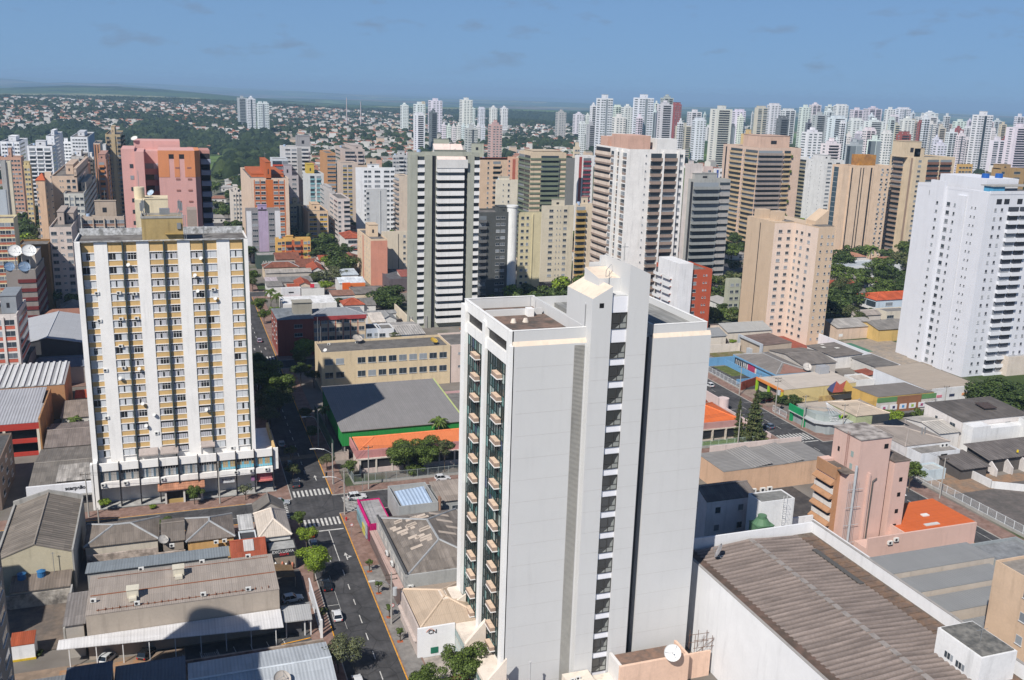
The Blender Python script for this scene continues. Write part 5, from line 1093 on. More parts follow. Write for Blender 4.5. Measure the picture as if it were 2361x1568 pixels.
satdish('yellow satellite dish on the right end of the beige school roof', 77.5, 290.5, zb3-.6, 1.3, (.3, -.4, .85), (.55, .36, .05), stand=1.2)
satdish('small white dish on the left corner of the beige school roof', 42.3, 288, zb3-.6, .6, (-.4, -.5, .7), (.75, .75, .75), stand=.8)
def brick4():
    Y = 330; P = onY(*b5(550, 580), Y+5); PL = onY(*b5(380, 610), Y); x2 = onY(*b5(880, 575), Y+5).x; z = P.z
    T, B = lowb('four storey cream and brick red apartment block with a blue grey roof, half in shade', 0, 0, z, 'hip', 1.6, (.62, .50, .36), (.24, .25, .27), world=(P.x, x2, Y+5, Y+17), name='apartment_block', over=.1, fh=3.1, F='s.2 6*w1.9,2.6,1.5_c.22 w1.9,2.6,1.5 s.2', acc=(.36, .08, .06), patch=.06)
    part(T, 'fascia', MB().box(P.x-.2, x2+.2, Y+4.7, Y+4.99, z-1.3, z+.1), paint((.38, .06, .06)))
    part(T, 'penthouse', MB().box(P.x-6, P.x+.5, Y+9, Y+14, z-3, z+4.4).box(P.x-6.3, P.x+.8, Y+8.7, Y+14.3, z+4.4, z+4.6), paint((.32, .30, .25)))
    lowb('dark red brick left wing of the cream and brick apartment block', 0, 0, PL.z, 'shY', .8, (.27, .075, .055), (.22, .24, .26), world=(PL.x-2.5, P.x-.1, Y, Y+22), name='apartment_block', over=.1, F='s3 w2 s2', S='s1 w1 s1 w1 s1 w1 s1', fh=3.1)
    return T
brick4()
def fence(label, pts, h, rgb, step=2.5, wall=.5, name='fence', bars=True):
    T = thing(name, label, 'fence', pts[0][0], pts[0][1]); m = MB(); q = MB(); bm = MB()
    for (xa, ya), (xb, yb) in zip(pts, pts[1:]):
        Ld = math.hypot(xb-xa, yb-ya); n = max(1, int(Ld/step)); d = Vector((xb-xa, yb-ya))/Ld; nn = Vector((-d.y, d.x))*.08
        bm.prism([(xa-nn.x, ya-nn.y), (xb-nn.x, yb-nn.y), (xb+nn.x, yb+nn.y), (xa+nn.x, ya+nn.y)], 0, wall)
        for i in range(n+1): x, y = xa+d.x*Ld*i/n, ya+d.y*Ld*i/n; q.tube([(x, y, 0), (x, y, h+.1)], .06, 5)
        for z in (wall+.1, h): m.tube([(xa, ya, z), (xb, yb, z)], .04, 4)
        if bars:
            k = int(Ld/.28)
            for i in range(k): x, y = xa+d.x*Ld*i/k, ya+d.y*Ld*i/k; m.tube([(x, y, wall), (x, y, h)], .035, 3)
    part(T, 'rails', m, paint(rgb, .5, .6)); part(T, 'posts', q, paint(rgb, .5, .6)); part(T, 'base_wall', bm, M_CONC); return T
fence('grey green barred school fence along the cross street', [(37.2, 220.5), (37.4, 212.6), (71, 212.0)], 2.4, (.30, .34, .34))
fence('dark green mesh fence of the school beside the main street', [(35.2, 262), (35.6, 232)], 4.2, (.07, .15, .11), bars=True)
# curved concrete corner wall
wl = MB(); wl.box(38.8, 39.1, 229, 236, 0, 2.2); wl.box(35.6, 39.0, 228.8, 229.0, 0, 2.2); solo('boundary_wall', 'weathered concrete wall between the fence and the orange roof', 'wall', wl, paint((.42, .36, .32), .9, 1.8))
# ---------------- big white warehouse with the corrugated roof ----------------
def warehouse():
    T = thing('warehouse', 'huge white walled warehouse with a brown ribbed barrel-tile roof right of the grey tower', 'warehouse', 93, 100)
    x0, x1, y0, y1, z = 79.8, 107.0, 62, 132.8, 17.4
    m = MB(); m.box(x0, x0+.35, y0, y1, 0, z-1.2); m.box(x0, x1, y1-.35, y1, 0, z+.4); m.box(x1-.35, x1, y0, y1-.35, 0, z+.6); m.box(x0+.35, x1-.35, y0, y0+.4, 0, 12)
    m.box(x0-.05, x0+.4, y0, y1, z-1.2, z-1.1, 1); m.box(x1-.4, x1+.05, y0, y1, z+.6, z+.68, 1)
    part(T, 'wall', m, [paint((.76, .76, .77), .75, .55), paint((.34, .32, .30), .9, 1)])
    m = MB(); m.box(x0+.36, x0+2.2, y0+.5, y1-.36, z-2.6, z-1.3); part(T, 'gutter', m, rough_ground((.15, .10, .08), (.10, .075, .06), .6))
    # ribbed sheets: arched ribs running across, one mesh of many strips
    pitch = 1.06; n = int((y1-1-y0)/pitch); r = MB(); xa, xm, xb = x0+1.9, (x0+x1)/2-.5, x1-4.2
    prof = [(0, 0), (.16, .17), (.38, .30), (.62, .30), (.84, .17), (1, 0)]
    for i in range(n):
        yb = y1-1.0-(i+1)*pitch; segs = [(xa, z-1.55), (xa+6, z-1.15), (xm, z-.75), (xb-6, z-1.05), (xb, z-1.35)]
        for (X0, Z0), (X1, Z1) in zip(segs, segs[1:]):
            for (q0, h0), (q1, h1) in zip(prof, prof[1:]):
                r.face([(X0, yb+q0*pitch, Z0+h0), (X1, yb+q0*pitch, Z1+h0), (X1, yb+q1*pitch, Z1+h1), (X0, yb+q1*pitch, Z0+h1)])
        r.face([(xa, yb+q*pitch, z-1.55+h) for q, h in prof]); r.face([(xb, yb+q*pitch, z-1.35+h) for q, h in reversed(prof)])
    mt, t, b, Lk = _mat('barrel_sheet'); co = t.nodes.new('ShaderNodeTexCoord').outputs['Object']
    f1 = _noise(t, Lk, co, .5, .62, 1.22, stretch=(.28, 1.9, 1), detail=6); f2 = _noise(t, Lk, co, 3, .85, 1.12)
    mp = t.nodes.new('ShaderNodeSeparateXYZ'); Lk(co, mp.inputs[0]); ad = t.nodes.new('ShaderNodeMath'); ad.operation = 'PINGPONG'; ad.inputs[1].default_value = pitch/2; sh = t.nodes.new('ShaderNodeMath'); sh.operation = 'ADD'; sh.inputs[1].default_value = 100-(y1-1.0)+100*pitch; Lk(mp.outputs[1], sh.inputs[0]); Lk(sh.outputs[0], ad.inputs[0])
    mr = t.nodes.new('ShaderNodeMapRange'); mr.inputs['From Max'].default_value = pitch/2; mr.inputs['To Min'].default_value = .55; mr.inputs['To Max'].default_value = 1.1; Lk(ad.outputs[0], mr.inputs[0])
    Lk(_mulc(t, Lk, (.255, .205, .18), (f1, f2, mr.outputs[0])), b.inputs['Base Color']); b.inputs['Roughness'].default_value = .85
    part(T, 'roof', r, mt)
    m = MB(); m.slab([(xa, y0, z-1.62), (xb, y0, z-1.42), (xb, y1-1, z-1.42), (xa, y1-1, z-1.62)], .3); m.box(xb, x1-.35, y0, y1-.35, z-1.9, z-1.55); part(T, 'deck', m, rough_ground((.11, .085, .07), (.17, .14, .11), 1.0))
    m = MB()
    for i in range(n//2): yb = y1-1.3-i*pitch*2; m.box(xm-.45, xm+.45, yb-1.5*pitch, yb, z-.6+.02*(i % 3), z-.44+.02*(i % 3))
    part(T, 'ridge_cap', m, paint((.30, .27, .25), .85, 1.6))
    m = MB()
    for i in range(40): yb = y1-2-i*1.7; m.box(xb+.4, x1-.9, yb-1.4, yb, z-1.55, z-1.35-.1*(i % 2))
    part(T, 'side_sheets', m, rough_ground((.20, .13, .09), (.13, .10, .085), .5)); part(T, 'loose_sheet', MB().box(xb-1.2, xb-.3, 113, 125.5, z-.95, z-.8), paint((.10, .095, .09), .8, 1))
    occ(x0, x1, y0, y1, z)
    T = thing('rooftop_room', 'white flat roofed stair house on the near end of the ribbed warehouse roof', 'stair house', 102, 89.5, 12); m = MB(); m.box(98.9, 105.1, 85.6, 93.6, 12, 20.4); part(T, 'wall', m, paint((.76, .76, .76), .75, 1.0)); m = MB(); m.box(99.2, 104.8, 85.9, 93.3, 20.4, 20.55); part(T, 'roof', m, rough_ground((.22, .21, .19), (.10, .10, .095), .7))
    for a, zz in ((91.3, 17.9), (89.2, 17.7)):
        for k in range(3): part(T, 'window', MB().box(98.84, 98.9, a-k*.55, a-k*.55+.42, zz-.9, zz), M_GLASS)
    for k in range(3): part(T, 'window', MB().box(98.84, 98.9, 92-k*.55, 92.42-k*.55, 14.5, 15.4), M_GLASS)
    part(T, 'antenna', MB().tube([(102, 89, 20.5), (102, 89, 23.5)], .05).tube([(101, 89, 22.2), (103, 89, 22.2)], .03), M_STEEL)
warehouse()
satdish('grey dish at the shaded back corner of the ribbed warehouse roof', 84.4, 127.6, 16.6, 1.3, (-.5, .3, .25), (.36, .35, .36), stand=1.0)
# ---------------- pink building ----------------
def pinkB():
    T = thing('office_building', 'pink six storey building with a lift tower, drain pipes and brown sunshades', 'office building', 134, 155); PK = (.62, .43, .37)
    pm = [paint(PK, .85, .6), paint((.40, .22, .12), .85, 1), paint((.66, .62, .58), .8, .8), M_DARK]; m = MB()
    m.box(130.5, 138.2, 150.0, 158.6, 0, 25, 0); m.box(127.8, 133.2, 153.2, 157.6, 0, 17.6, 0) ; m.box(133.2, 133.6, 149.4, 150, 0, 17.6)
    m.box(138.2, 139.2, 151.8, 157.6, 0, 20.0, 0); m.box(139.2, 143.0, 149.2, 155.5, 0, 19.6, 0); m.box(128.8, 130.5, 150.0, 153.2, 0, 17.6, 0); m.box(127.6, 128.8, 153.0, 153.2, 0, 18, 1)
    part(T, 'wall', m, pm)
    m = MB(); m.box(130.3, 138.4, 149.8, 158.8, 25, 25.25); part(T, 'roof', m, rough_ground((.46, .42, .39), (.15, .13, .12), .55))
    m = MB(); m.box(127.8, 133.0, 150.3, 157.4, 17.6, 17.75); m.box(139.0, 143.2, 149.1, 155.6, 19.6, 19.8); part(T, 'roof', m, rough_ground((.17, .14, .12), (.10, .085, .075), .6))
    m = MB(); m.box(127.55, 127.8, 152.9, 159.4, 15.6, 18.2, 1)
    for f in range(5): z = 14.6-f*3.1; m.prism([(126.7, 153.2), (127.8, 153.2), (127.8, 159.4), (126.7, 159.4)], z-.5, [z-.3, z+.6, z+.6, z-.3], 1); m.box(127.5, 127.8, 153.2, 159.4, z-2.6, z-1.5, 2); m.box(127.74, 127.8, 153.6, 159, z-1.5, z-.5, 3)
    m.box(127.81, 130.4, 157.6, 159.4, 0, 18.2, 0); part(T, 'sunshade', m, pm)
    m = MB()
    for z in (22.2, 18.9, 23.4): m.box(133.0, 133.9, 149.93, 149.99, z-.6, z+.4)
    part(T, 'window', MB().box(130.44, 130.49, 151.8, 152.6, 20.6, 21.8), paint((.3, .38, .36), .3)); part(T, 'window', MB().box(130.44, 130.49, 151.8, 152.6, 17.9, 19.1), paint((.3, .38, .36), .3)); part(T, 'window', MB().box(130.44, 130.49, 156.2, 156.8, 20.3, 21.3), M_BLACK); part(T, 'window', MB().box(136.5, 137.5, 149.93, 149.99, 22.6, 23.6), M_BLACK)
    for z in (15.6, 12.2, 8.4, 5.0): part(T, 'window', MB().box(140.8, 141.6, 149.14, 149.19, z-.5, z+.4), M_BLACK)
    for z in (15.2, 8.0, 2.2): part(T, 'window', MB().box(136.8, 138.1, 151.7, 151.79, z-.5, z+.6).box(139.13, 139.19, 152.2, 153.2, z-.5, z+.5), M_BLACK)
    part(T, 'downpipe', MB().tube([(134.6, 149.8, 0), (134.6, 149.8, 15.6), (135.5, 149.8, 16.2)], .16, 7), paint((.10, .095, .09), .6))
    m = MB(); m.tube([(129.8, 149.6, 0), (129.8, 149.6, 19.6)], .28, 9); 
    for z in (2.5, 6.5, 10.5, 14.5): m.tube([(128.0, 149.4, z), (131.8, 149.4, z)], .05, 4)
    for x in (128.2, 128.6, 129.0, 129.4, 130.3, 130.7): m.tube([(x, 149.4, 1), (x, 149.4, 16.5)], .03, 3)
    part(T, 'chimney_pipe', m, paint((.45, .47, .49), .4))
    m = MB()
    for y in (153.4, 154.0): m.tube([(130.3, y, 16.0), (130.3, y, 25.6)], .04, 4)
    for k in range(26): m.tube([(130.3, 153.4, 16.2+k*.36), (130.3, 154.0, 16.2+k*.36)], .025, 3)
    part(T, 'ladder', m, paint((.28, .12, .09)))
    occ(127.8, 143, 149, 159, 20)
    T, B = lowb('low pink annexe with a bright orange ribbed metal roof beside the pink building', 0, 0, 5.0, 'shx', .4, PK, (.56, .125, .035), world=(140.6, 159.2, 145.2, 157.8), name='warehouse', over=.1, pitch=.5, patch=.05)
    m = MB(); m.box(131, 159.3, 144.8, 145.2, 0, 5.4); m.box(131, 140.4, 145.2, 149, 0, 3.0); m.box(140.2, 140.5, 145.2, 158, 0, 5.4); part(T, 'parapet', m, paint(PK, .85, .6)); part(T, 'skylight', MB().box(150.2, 151.8, 150.6, 151.6, 5.25, 5.5), paint((.75, .75, .72), .3)); part(T, 'skylight', MB().box(147.4, 151.0, 146.6, 147.5, 5.2, 5.4), paint((.6, .6, .58), .3))
    acunit(T, 136.4, 144.8, 3.5, 0, 1.2); acunit(T, 137.9, 144.8, 4.0, 0, 1.2)
pinkB()
# grey stepped sheds
for i, (y, z) in enumerate(((125.2, 9.0), (119.2, 8.4), (113.2, 7.8), (106.5, 6.8))):
    T, B = lowb(('grey stepped shed roof nearest the pink building', 'second grey stepped shed roof beside the warehouse wall', 'third grey stepped shed roof beside the warehouse wall', 'lowest grey stepped shed roof with a louvred edge')[i], 0, 0, z, 'shY', .3, (.52, .46, .40), (.255, .26, .262), world=(107.6, 143.5-i*1.6, y, y+(5.6 if i else 7)), name='shed', over=.02, pitch=.6, patch=.05, group='stepped grey sheds')
lowb('grey metal roof with a raised corner behind the stepped sheds', 0, 0, 8.6, 'flat', 0, (.30, .33, .34), (.24, .25, .26), world=(143.7, 156, 122, 132), name='shed', par=.6)
T, B = lowb('beige four storey block cut by the bottom right edge with iron barred windows', 0, 0, 22, 'flat', 0, (.60, .44, .31), (.30, .27, .24), world=(120.7, 140, 84, 105), name='apartment_block', par=.5, F='s1 w1.2,1.3,1.7 s1.6 w1.2,1.3,1.7 s2 w1.2,1.3,1.7 s1.6 w1.2,1.3,1.7 s1', S='s2 w1,1.2,1.5 s2 w1,1.2,1.5 s2', fh=3.9)
# white house with the green tank
T, B = lowb('white two storey house with a dark roof beside the grey tower', 0, 0, 11, 'gx', 1.6, (.62, .63, .66), (.16, .14, .13), world=(101.0, 113.2, 159.0, 167.5), name='house', F='s.6 w1,1.3,1.4 s1.2 w1,1.3,1.4 s1', S='s1 w1,1.3,1.4 s1', fh=4, over=.1)
lowb('small dark porch roof beside the white two storey house', 0, 0, 8, 'flat', 0, (.55, .56, .58), (.15, .13, .12), world=(113.4, 118, 160.5, 166), name='shed')
T, B = lowb('plain white cube shaped plant room with a roof ladder and yellow door', 0, 0, 13, 'flat', 0, (.74, .74, .74), (.22, .22, .21), world=(109.2, 117.2, 151.9, 156.6), name='plant_room', par=.25)
m = MB()
for x in (114.2, 115.0): m.tube([(x, 151.5, 2), (x, 151.5, 14)], .05, 4)
for k in range(22): m.tube([(114.2, 151.5, 2.3+k*.5), (115.0, 151.5, 2.3+k*.5)], .03, 3)
for k in range(8): m.tube([(114.0, 151.4, 4+k*1.2), (114.0, 150.7, 4+k*1.2), (115.2, 150.7, 4+k*1.2), (115.2, 151.4, 4+k*1.2)], .03, 3)
part(T, 'ladder', m, paint((.7, .7, .7))); part(T, 'door', MB().box(116.0, 116.9, 151.82, 151.89, 2, 4.4), paint((.50, .28, .02))); w_ = MB(); w_.box(100.5, 116, 147.6, 148, 0, 7); w_.box(117.3, 126, 156.5, 156.9, 0, 6); w_.box(126, 126.4, 133, 157, 0, 5); solo('boundary_wall', 'white yard walls below the plant room', 'wall', w_, paint((.7, .7, .72), .8, 1))
T = thing('cooling_tower', 'green cooling tower with a domed top next to the white plant room', 'cooling tower', 108.4, 150, 5)
m = MB(); m.prism([(106.6, 148.4), (110.2, 148.4), (110.2, 151.6), (106.6, 151.6)], 5, 9.3); b0 = len(m.v); m.prism([(106.5, 148.3), (110.3, 148.3), (110.3, 151.7), (106.5, 151.7)], 9.3, 9.5); m.v += []
m.cyl(108.4, 150, 9.5, 10.6, 1.75, 1.0, 16); m.cyl(108.4, 150, 10.6, 11.2, .9, .9, 16); part(T, 'casing', m, paint((.10, .20, .11), .6, 1)); part(T, 'base', MB().box(106.8, 110, 148.6, 151.4, 2, 5), paint((.3, .3, .3)))
T = thing('pipe_stand', 'green pipework beside the cooling tower', 'pipework', 112, 150, 5); m = MB(); 
for x in (111, 111.8, 112.6): m.tube([(x, 150.3, 5), (x, 150.3, 6.6), (x+.7, 150.3, 6.6)], .12, 6)
part(T, 'pipes', m, paint((.03, .12, .05)))
# grey sawtooth-like roof with peach walls
T, B = lowb('wide grey roofed hall with peach walls and slit windows behind the white plant room', 0, 0, 5.9, 'shx', .5, (.60, .40, .27), (.26, .25, .24), world=(120.4, 150.4, 183.4, 195.6), name='warehouse', over=.05, pitch=.8, patch=.08)
m = MB()
for x in (128, 137): m.slab([(x, 183.4, 6.05), (x+6, 183.4, 6.75), (x+6, 195.6, 6.75), (x, 195.6, 6.05)], .1)
part(T, 'roof_step', m, roofm((.28, .27, .26), 'x', .8, patch=.08))
for x in (124, 130, 137): part(T, 'window', MB().box(x, x+3.6, 183.6, 183.72, 4.0, 4.5), M_BLACK)
part(T, 'parapet', MB().box(124, 151, 195.7, 196.1, 0, 7.4), paint((.60, .50, .46), .9, 1))
for x, y in ((128.5, 182.6), (131, 182.5), (133, 182.6)): acunit(T, x, y, .1, 0, 1.5)
lowb('old mouldy white shed tucked beside the grey tower', 0, 0, 7.2, 'gy', 1.0, (.50, .48, .45), (.13, .12, .11), world=(98, 107, 170.5, 181), name='shed')
yd = MB(); sheet(yd, 114, 140, 159, 183, .1); struct('dark_yard', yd, rough_ground((.055, .05, .05), (.09, .08, .075), .3))
# ---------------- school corner across: orange roof, pink wall ----------------
T, B = lowb('school pavilion with an orange and old red tile roof at the second street corner', 0, 0, 5.5, 'hip', 2.4, (.60, .50, .44), (.60, .14, .04), world=(112, 146.2, 217.0, 232), name='school_building', over=.1, pitch=.35, patch=.08)
m = MB(); m.box(112, 146.6, 216.6, 216.95, 3.6, 5.4, 0); m.box(146.3, 146.7, 216.6, 232, 3.6, 5.4, 0); m.box(112, 146.6, 216.3, 217, 3.3, 3.6, 1); m.box(112, 146.2, 216.8, 217, .9, 3.3, 2)
for i in range(9): m.box(112+i*4.2, 112.4+i*4.2, 216.3, 217, 0, 3.3, 1)
part(T, 'parapet', m, [paint((.46, .26, .24)), paint((.60, .52, .44)), M_DARK])
lowb('long old red tile school roof behind the orange pavilion', 0, 0, 5.2, 'gx', 2.0, (.5, .42, .38), (.26, .07, .04), world=(108, 146, 234, 252), name='school_building', pitch=.35)
w_ = MB(); w_.box(154.4, 154.8, 240.5, 300, 0, 3.2); w_.cyl(154.6, 239.0, 0, 4.0, 1.6, 1.6, 20); w_.box(154.4, 154.8, 214, 237.4, 0, 1.4); solo('boundary_wall', 'pale pink school wall with a rounded pier along the second street', 'wall', w_, paint((.62, .50, .48), .8, 1))
fence('pale green school fence on a grass verge at the second street corner', [(112, 212.6), (152, 212.2)], 1.9, (.42, .52, .44))
gr = MB(); sheet(gr, 110, 152, 212.8, 215.8, .16); gr2 = struct('grass_verge', gr, rough_ground((.10, .17, .03), (.07, .10, .03), .8))
# ---------------- east of the second street ----------------
T = thing('school_building', 'nursery school with blue eaves and a grey hipped roof behind a blue wall', 'school building', 191, 268)
x0, y0, x1, y1 = 184.0, 255.2, 198.4, 281; m = MB(); m.box(x0+.6, x1-.4, y0+.4, y1-.4, 0, 4.1, 0); m.box(x0-.1, x0+.25, y0-.1, y1, 4.0, 4.5, 1); m.box(x0-.1, x1, y0-.3, y0-.05, 4.0, 4.5, 1); m.box(x0+.3, x0+.59, 268, 272, 0, 3.9, 2); m.box(x0+.5, x0+.59, 257, 267, .2, 3.2, 1)
for i in range(7): m.box(x0+.52, x0+.59, 273+i*1.15, 273.7+i*1.15, .6, 3.4, 3)
part(T, 'wall', m, [paint((.70, .66, .62)), paint((.17, .36, .56)), paint((.42, .05, .12)), M_GLASSI]); r = MB(); xm, ym = (x0+x1)/2, (y0+y1)/2
c4 = [(x0, y0, 4.5), (x1, y0, 4.5), (x1, y1, 4.5), (x0, y1, 4.5)]; A_, B_ = (xm, y0+7, 6.4), (xm, y1-7, 6.4)
for f in ((c4[0], c4[1], A_), (c4[1], c4[2], B_, A_), (c4[2], c4[3], B_), (c4[3], c4[0], A_, B_)): r.slab(f, .1)
for p_, q_ in ((c4[0], A_), (c4[1], A_), (c4[2], B_), (c4[3], B_), (A_, B_)): r.tube([p_, q_], .16, 5, 1)
part(T, 'roof', r, [roofm((.22, .20, .185), 'y', .4, patch=.2), paint((.36, .36, .36))]); part(T, 'patched_roof', MB().slab([(185.6, 255.4, 4.62), (197.4, 255.4, 4.62), (191.3, 261, 6.12), (190.9, 261, 6.12)], .04), paint((.26, .14, .11), .9, 1.5)); occ(x0, x1, y0, y1, 5)
lowb('grey brown shed roof behind the blue eaved nursery school', 0, 0, 5, 'gx', 1.2, (.5, .46, .42), (.19, .17, .155), world=(199, 213.5, 262, 282), name='shed')
w_ = MB(); w_.box(170, 187, 283.5, 283.8, 0, 3.0); w_.box(182.4, 182.7, 255.6, 283.5, 0, 2.2); w_.box(173.5, 182.6, 261.5, 261.8, 0, 1.8); solo('boundary_wall', 'bright blue painted garden wall of the nursery school', 'wall', w_, paint((.15, .33, .54), .7, 1))
fence('white slatted fence of the car park along the second street', [(171.4, 256), (171.6, 279)], 2.2, (.62, .64, .66)); yd = MB(); sheet(yd, 171.5, 182.3, 256, 282, .17); struct('parking_lot', yd, rough_ground((.05, .05, .052), (.075, .073, .07), .4)); mk = MB()
for i in range(9): line(mk, 173, 260+i*2.4, 177.5, 259.4+i*2.4, .1, .19)
struct('parking_marking', mk, M_WPNT); gr = MB(); sheet(gr, 183, 184, 256, 283, .17); sheet(gr, 177, 182.2, 270, 282, .18); struct('lawn', gr, rough_ground((.12, .14, .04), (.08, .10, .03), .6))
w_ = MB(); w_.prism([(171.2, 255.2), (179.9, 259.4), (179.9, 259.7), (171.2, 255.5)], 0, 2.9); solo('boundary_wall', 'brick red wall beside the green and orange shop', 'wall', w_, paint((.30, .07, .04), .9, 2))
T = thing('playground_slide', 'grey playground slide behind the white slatted fence', 'slide', 180, 257.5); part(T, 'chute', MB().slab([(178.2, 256.5, .6), (179.4, 256.5, .6), (183, 261, 2.6), (181.8, 261, 2.6)], .15), M_STEEL); part(T, 'frame', MB().tube([(182.4, 261, 0), (182.4, 261, 3.3)], .07).tube([(181.6, 260.6, 0), (181.6, 260.6, 3.3)], .07), M_STEEL)
T, B = lowb('toy shop with lime green columns, orange fascia and a cream roof', 0, 0, 4.5, 'shx', .5, (.62, .50, .24), (.54, .48, .42), world=(176.6, 204, 240.2, 254), name='shop_building', over=.05, pitch=.8, patch=.08)
m = MB(); m.box(175.9, 176.4, 239.9, 254.3, 3.8, 4.6, 0); m.box(175.9, 176.5, 253.6, 254.3, 0, 3.8, 1); m.box(175.9, 176.5, 247.0, 247.7, 0, 3.8, 1); m.box(175.9, 176.5, 239.9, 240.8, 0, 3.8, 2); m.box(176.5, 176.59, 241, 253.5, .1, 3.6, 3); m.box(176.4, 176.49, 241.5, 246.5, .6, 2.4, 4); m.box(176.4, 176.49, 248.5, 252.8, .6, 2.0, 5)
part(T, 'shop_front', m, [paint((.66, .24, .06)), paint((.28, .48, .02)), paint((.55, .5, .05)), M_DARK, paint((.35, .25, .2)), paint((.45, .42, .35))])
part(T, 'roof_plant', MB().box(198.0, 201.6, 251, 253.5, 4.8, 7.4), paint((.36, .37, .39), .5, 1)); satdish('big pale mesh dish behind the cream toy shop roof', 196.5, 256, 4.8, 1.5, (-.2, -.6, .6), (.46, .43, .40), stand=1.3)
T = thing('tent', 'pair of patched red, green and yellow play tents beside the toy shop', 'tent', 198, 239.5)
for i, (cx, cc) in enumerate(((195.4, 0), (199.2, 1))):
    m = MB(); ap = (cx, 239.2, 6.3); q = [(cx-3.0, 236.8, 3.4), (cx+2.2, 236.8, 3.4), (cx+3.0, 241, 3.4), (cx-2.4, 241, 3.4)]
    for k in range(4): m.face([q[k], q[(k+1) % 4], ap], (k+cc) % 4)
    m.face(q[::-1], 0); part(T, 'canopy', m, [paint((.30, .07, .05)), paint((.42, .27, .07)), paint((.05, .13, .11)), paint((.05, .06, .14))])
w_ = MB(); w_.box(186, 216, 234.6, 235, 0, 3.4); solo('boundary_wall', 'long ochre yard wall with dark shade net', 'wall', w_, rough_ground((.52, .38, .15), (.36, .25, .12), .5))
T = thing('shade_net', 'black shade net stretched along the ochre yard wall', 'shade net', 205, 233); part(T, 'net', MB().slab([(190, 231.8, 2.9), (216, 232.4, 3.0), (216, 234.5, 3.9), (190, 234.5, 3.5)], .06), paint((.03, .03, .028), .9)); part(T, 'poles', MB().tube([(190, 231.9, 0), (190, 231.9, 3)], .07).tube([(203, 232, 0), (203, 232, 3)], .07), M_STEEL)
yd = MB(); sheet(yd, 170, 176, 238, 255, .17); sheet(yd, 186, 195, 224, 234.5, .15); struct('paved_lot', yd, rough_ground((.22, .17, .14), (.30, .24, .20), .4)); 
T, B = lowb('dark garage with a thick grey portal frame and brown roof', 0, 0, 5.4, 'shx', .5, (.46, .38, .30), (.18, .13, .115), world=(199.2, 212, 286.2, 301), name='garage', over=.1)
m = MB(); m.box(198.6, 199.4, 285.9, 286.8, 0, 6.0); m.box(198.6, 199.4, 300.4, 301.3, 0, 6.0); m.box(198.6, 199.4, 286.8, 300.4, 5.2, 6.0); m.box(198.2, 199.3, 292, 294.4, 0, 2.6); part(T, 'portal', m, paint((.42, .45, .49))); part(T, 'door', MB().box(199.41, 199.5, 286.8, 300.4, .3, 5.2), paint((.10, .11, .07), .7, 1.5))
T, B = lowb('cream walled shed with a barrel vaulted cream and grey roof', 0, 0, 6.0, 'gx', 1.8, (.62, .56, .48), (.34, .34, .33), world=(196, 216, 304.5, 318), name='warehouse', patch=.06)
lowb('cream boundary building left of the dark garage', 0, 0, 5.5, 'gx', 1.6, (.64, .58, .50), (.24, .25, .26), world=(176, 194.5, 302, 314), name='warehouse', patch=.06)
w_ = MB(); w_.box(184, 198.4, 298.8, 299.1, 0, 3.2); solo('boundary_wall', 'cream wall with a strip of dry grass in front beside the dark garage', 'wall', w_, paint((.66, .60, .54), .9, 1.4)); gr = MB(); sheet(gr, 184, 198, 284.5, 298.6, .17); struct('dry_lawn', gr, rough_ground((.18, .15, .09), (.12, .12, .04), .4))
# courtyard, long white wall, court
w_ = MB(); w_.box(234.0, 234.4, 255, 301, 0, 4.6); solo('boundary_wall', 'long tall white wall running beside the sports court', 'wall', w_, paint((.66, .68, .72), .8, .7))
yd = MB(); sheet(yd, 234.6, 268, 262, 303, .12); struct('court_pavement', yd, rough_ground((.34, .28, .22), (.26, .23, .20), .3)); yd = MB(); sheet(yd, 238, 249, 286, 299, .15); struct('sports_court', yd, rough_ground((.06, .20, .12), (.08, .17, .13), .5)); yd = MB(); sheet(yd, 240.5, 244.5, 294, 297.5, .18); struct('court_marking', yd, M_YPNT)
T = thing('basketball_hoop', 'basketball hoop at the far end of the green court', 'basketball hoop', 244, 300); part(T, 'post', MB().tube([(244, 300.5, 0), (244, 300.5, 3.2), (244, 299.6, 3.4)], .1), M_STEEL); part(T, 'backboard', MB().box(243.1, 244.9, 299.4, 299.5, 2.9, 4.0), paint((.7, .7, .7)))
T, B = lowb('long low white house with patched dark sheet roof beside the tall white wall', 0, 0, 4.5, 'shx', .5, (.70, .68, .66), (.18, .16, .145), world=(218, 230.5, 269.5, 286), name='house', S='s.5 w1 s.6 w1 s.6 w1 s.5', fh=4)
part(T, 'patched_roof', MB().slab([(221, 280, 4.9), (222.4, 280, 4.95), (222.4, 281.6, 4.95), (221, 281.6, 4.9)], .05).slab([(225, 277.5, 5.05), (226.6, 277.5, 5.1), (226.6, 279, 5.1), (225, 279, 5.05)], .05).slab([(223, 283.5, 4.98), (224.2, 283.5, 5.02), (224.2, 284.6, 5.02), (223, 284.6, 4.98)], .05), paint((.6, .58, .54)))
lowb('low dark corrugated roof between the white house and the long wall', 0, 0, 4.2, 'shx', .6, (.55, .53, .5), (.17, .16, .15), world=(224.5, 233.6, 255, 269), name='shed', pitch=1.0)
lowb('small rusty roofed outhouse in the back yard', 0, 0, 3.4, 'shx', .5, (.6, .55, .5), (.27, .08, .05), world=(216, 221, 250, 256.5), name='shed'); lowb('small flat white store in front of the rusty outhouse', 0, 0, 4.4, 'flat', 0, (.68, .68, .68), (.46, .41, .36), world=(207, 214, 243.5, 250), name='shed')
T, B = lowb('white walled shopping row with beige ribbed roofs beside the white apartment tower', 0, 0, 7.0, 'shx', .5, (.64, .66, .70), (.40, .34, .28), world=(216, 235, 222.2, 247), name='commercial_building', over=.05, pitch=.7, patch=.06)
m = MB(); m.box(217.5, 235.2, 221.7, 222.1, 0, 7.3, 0)
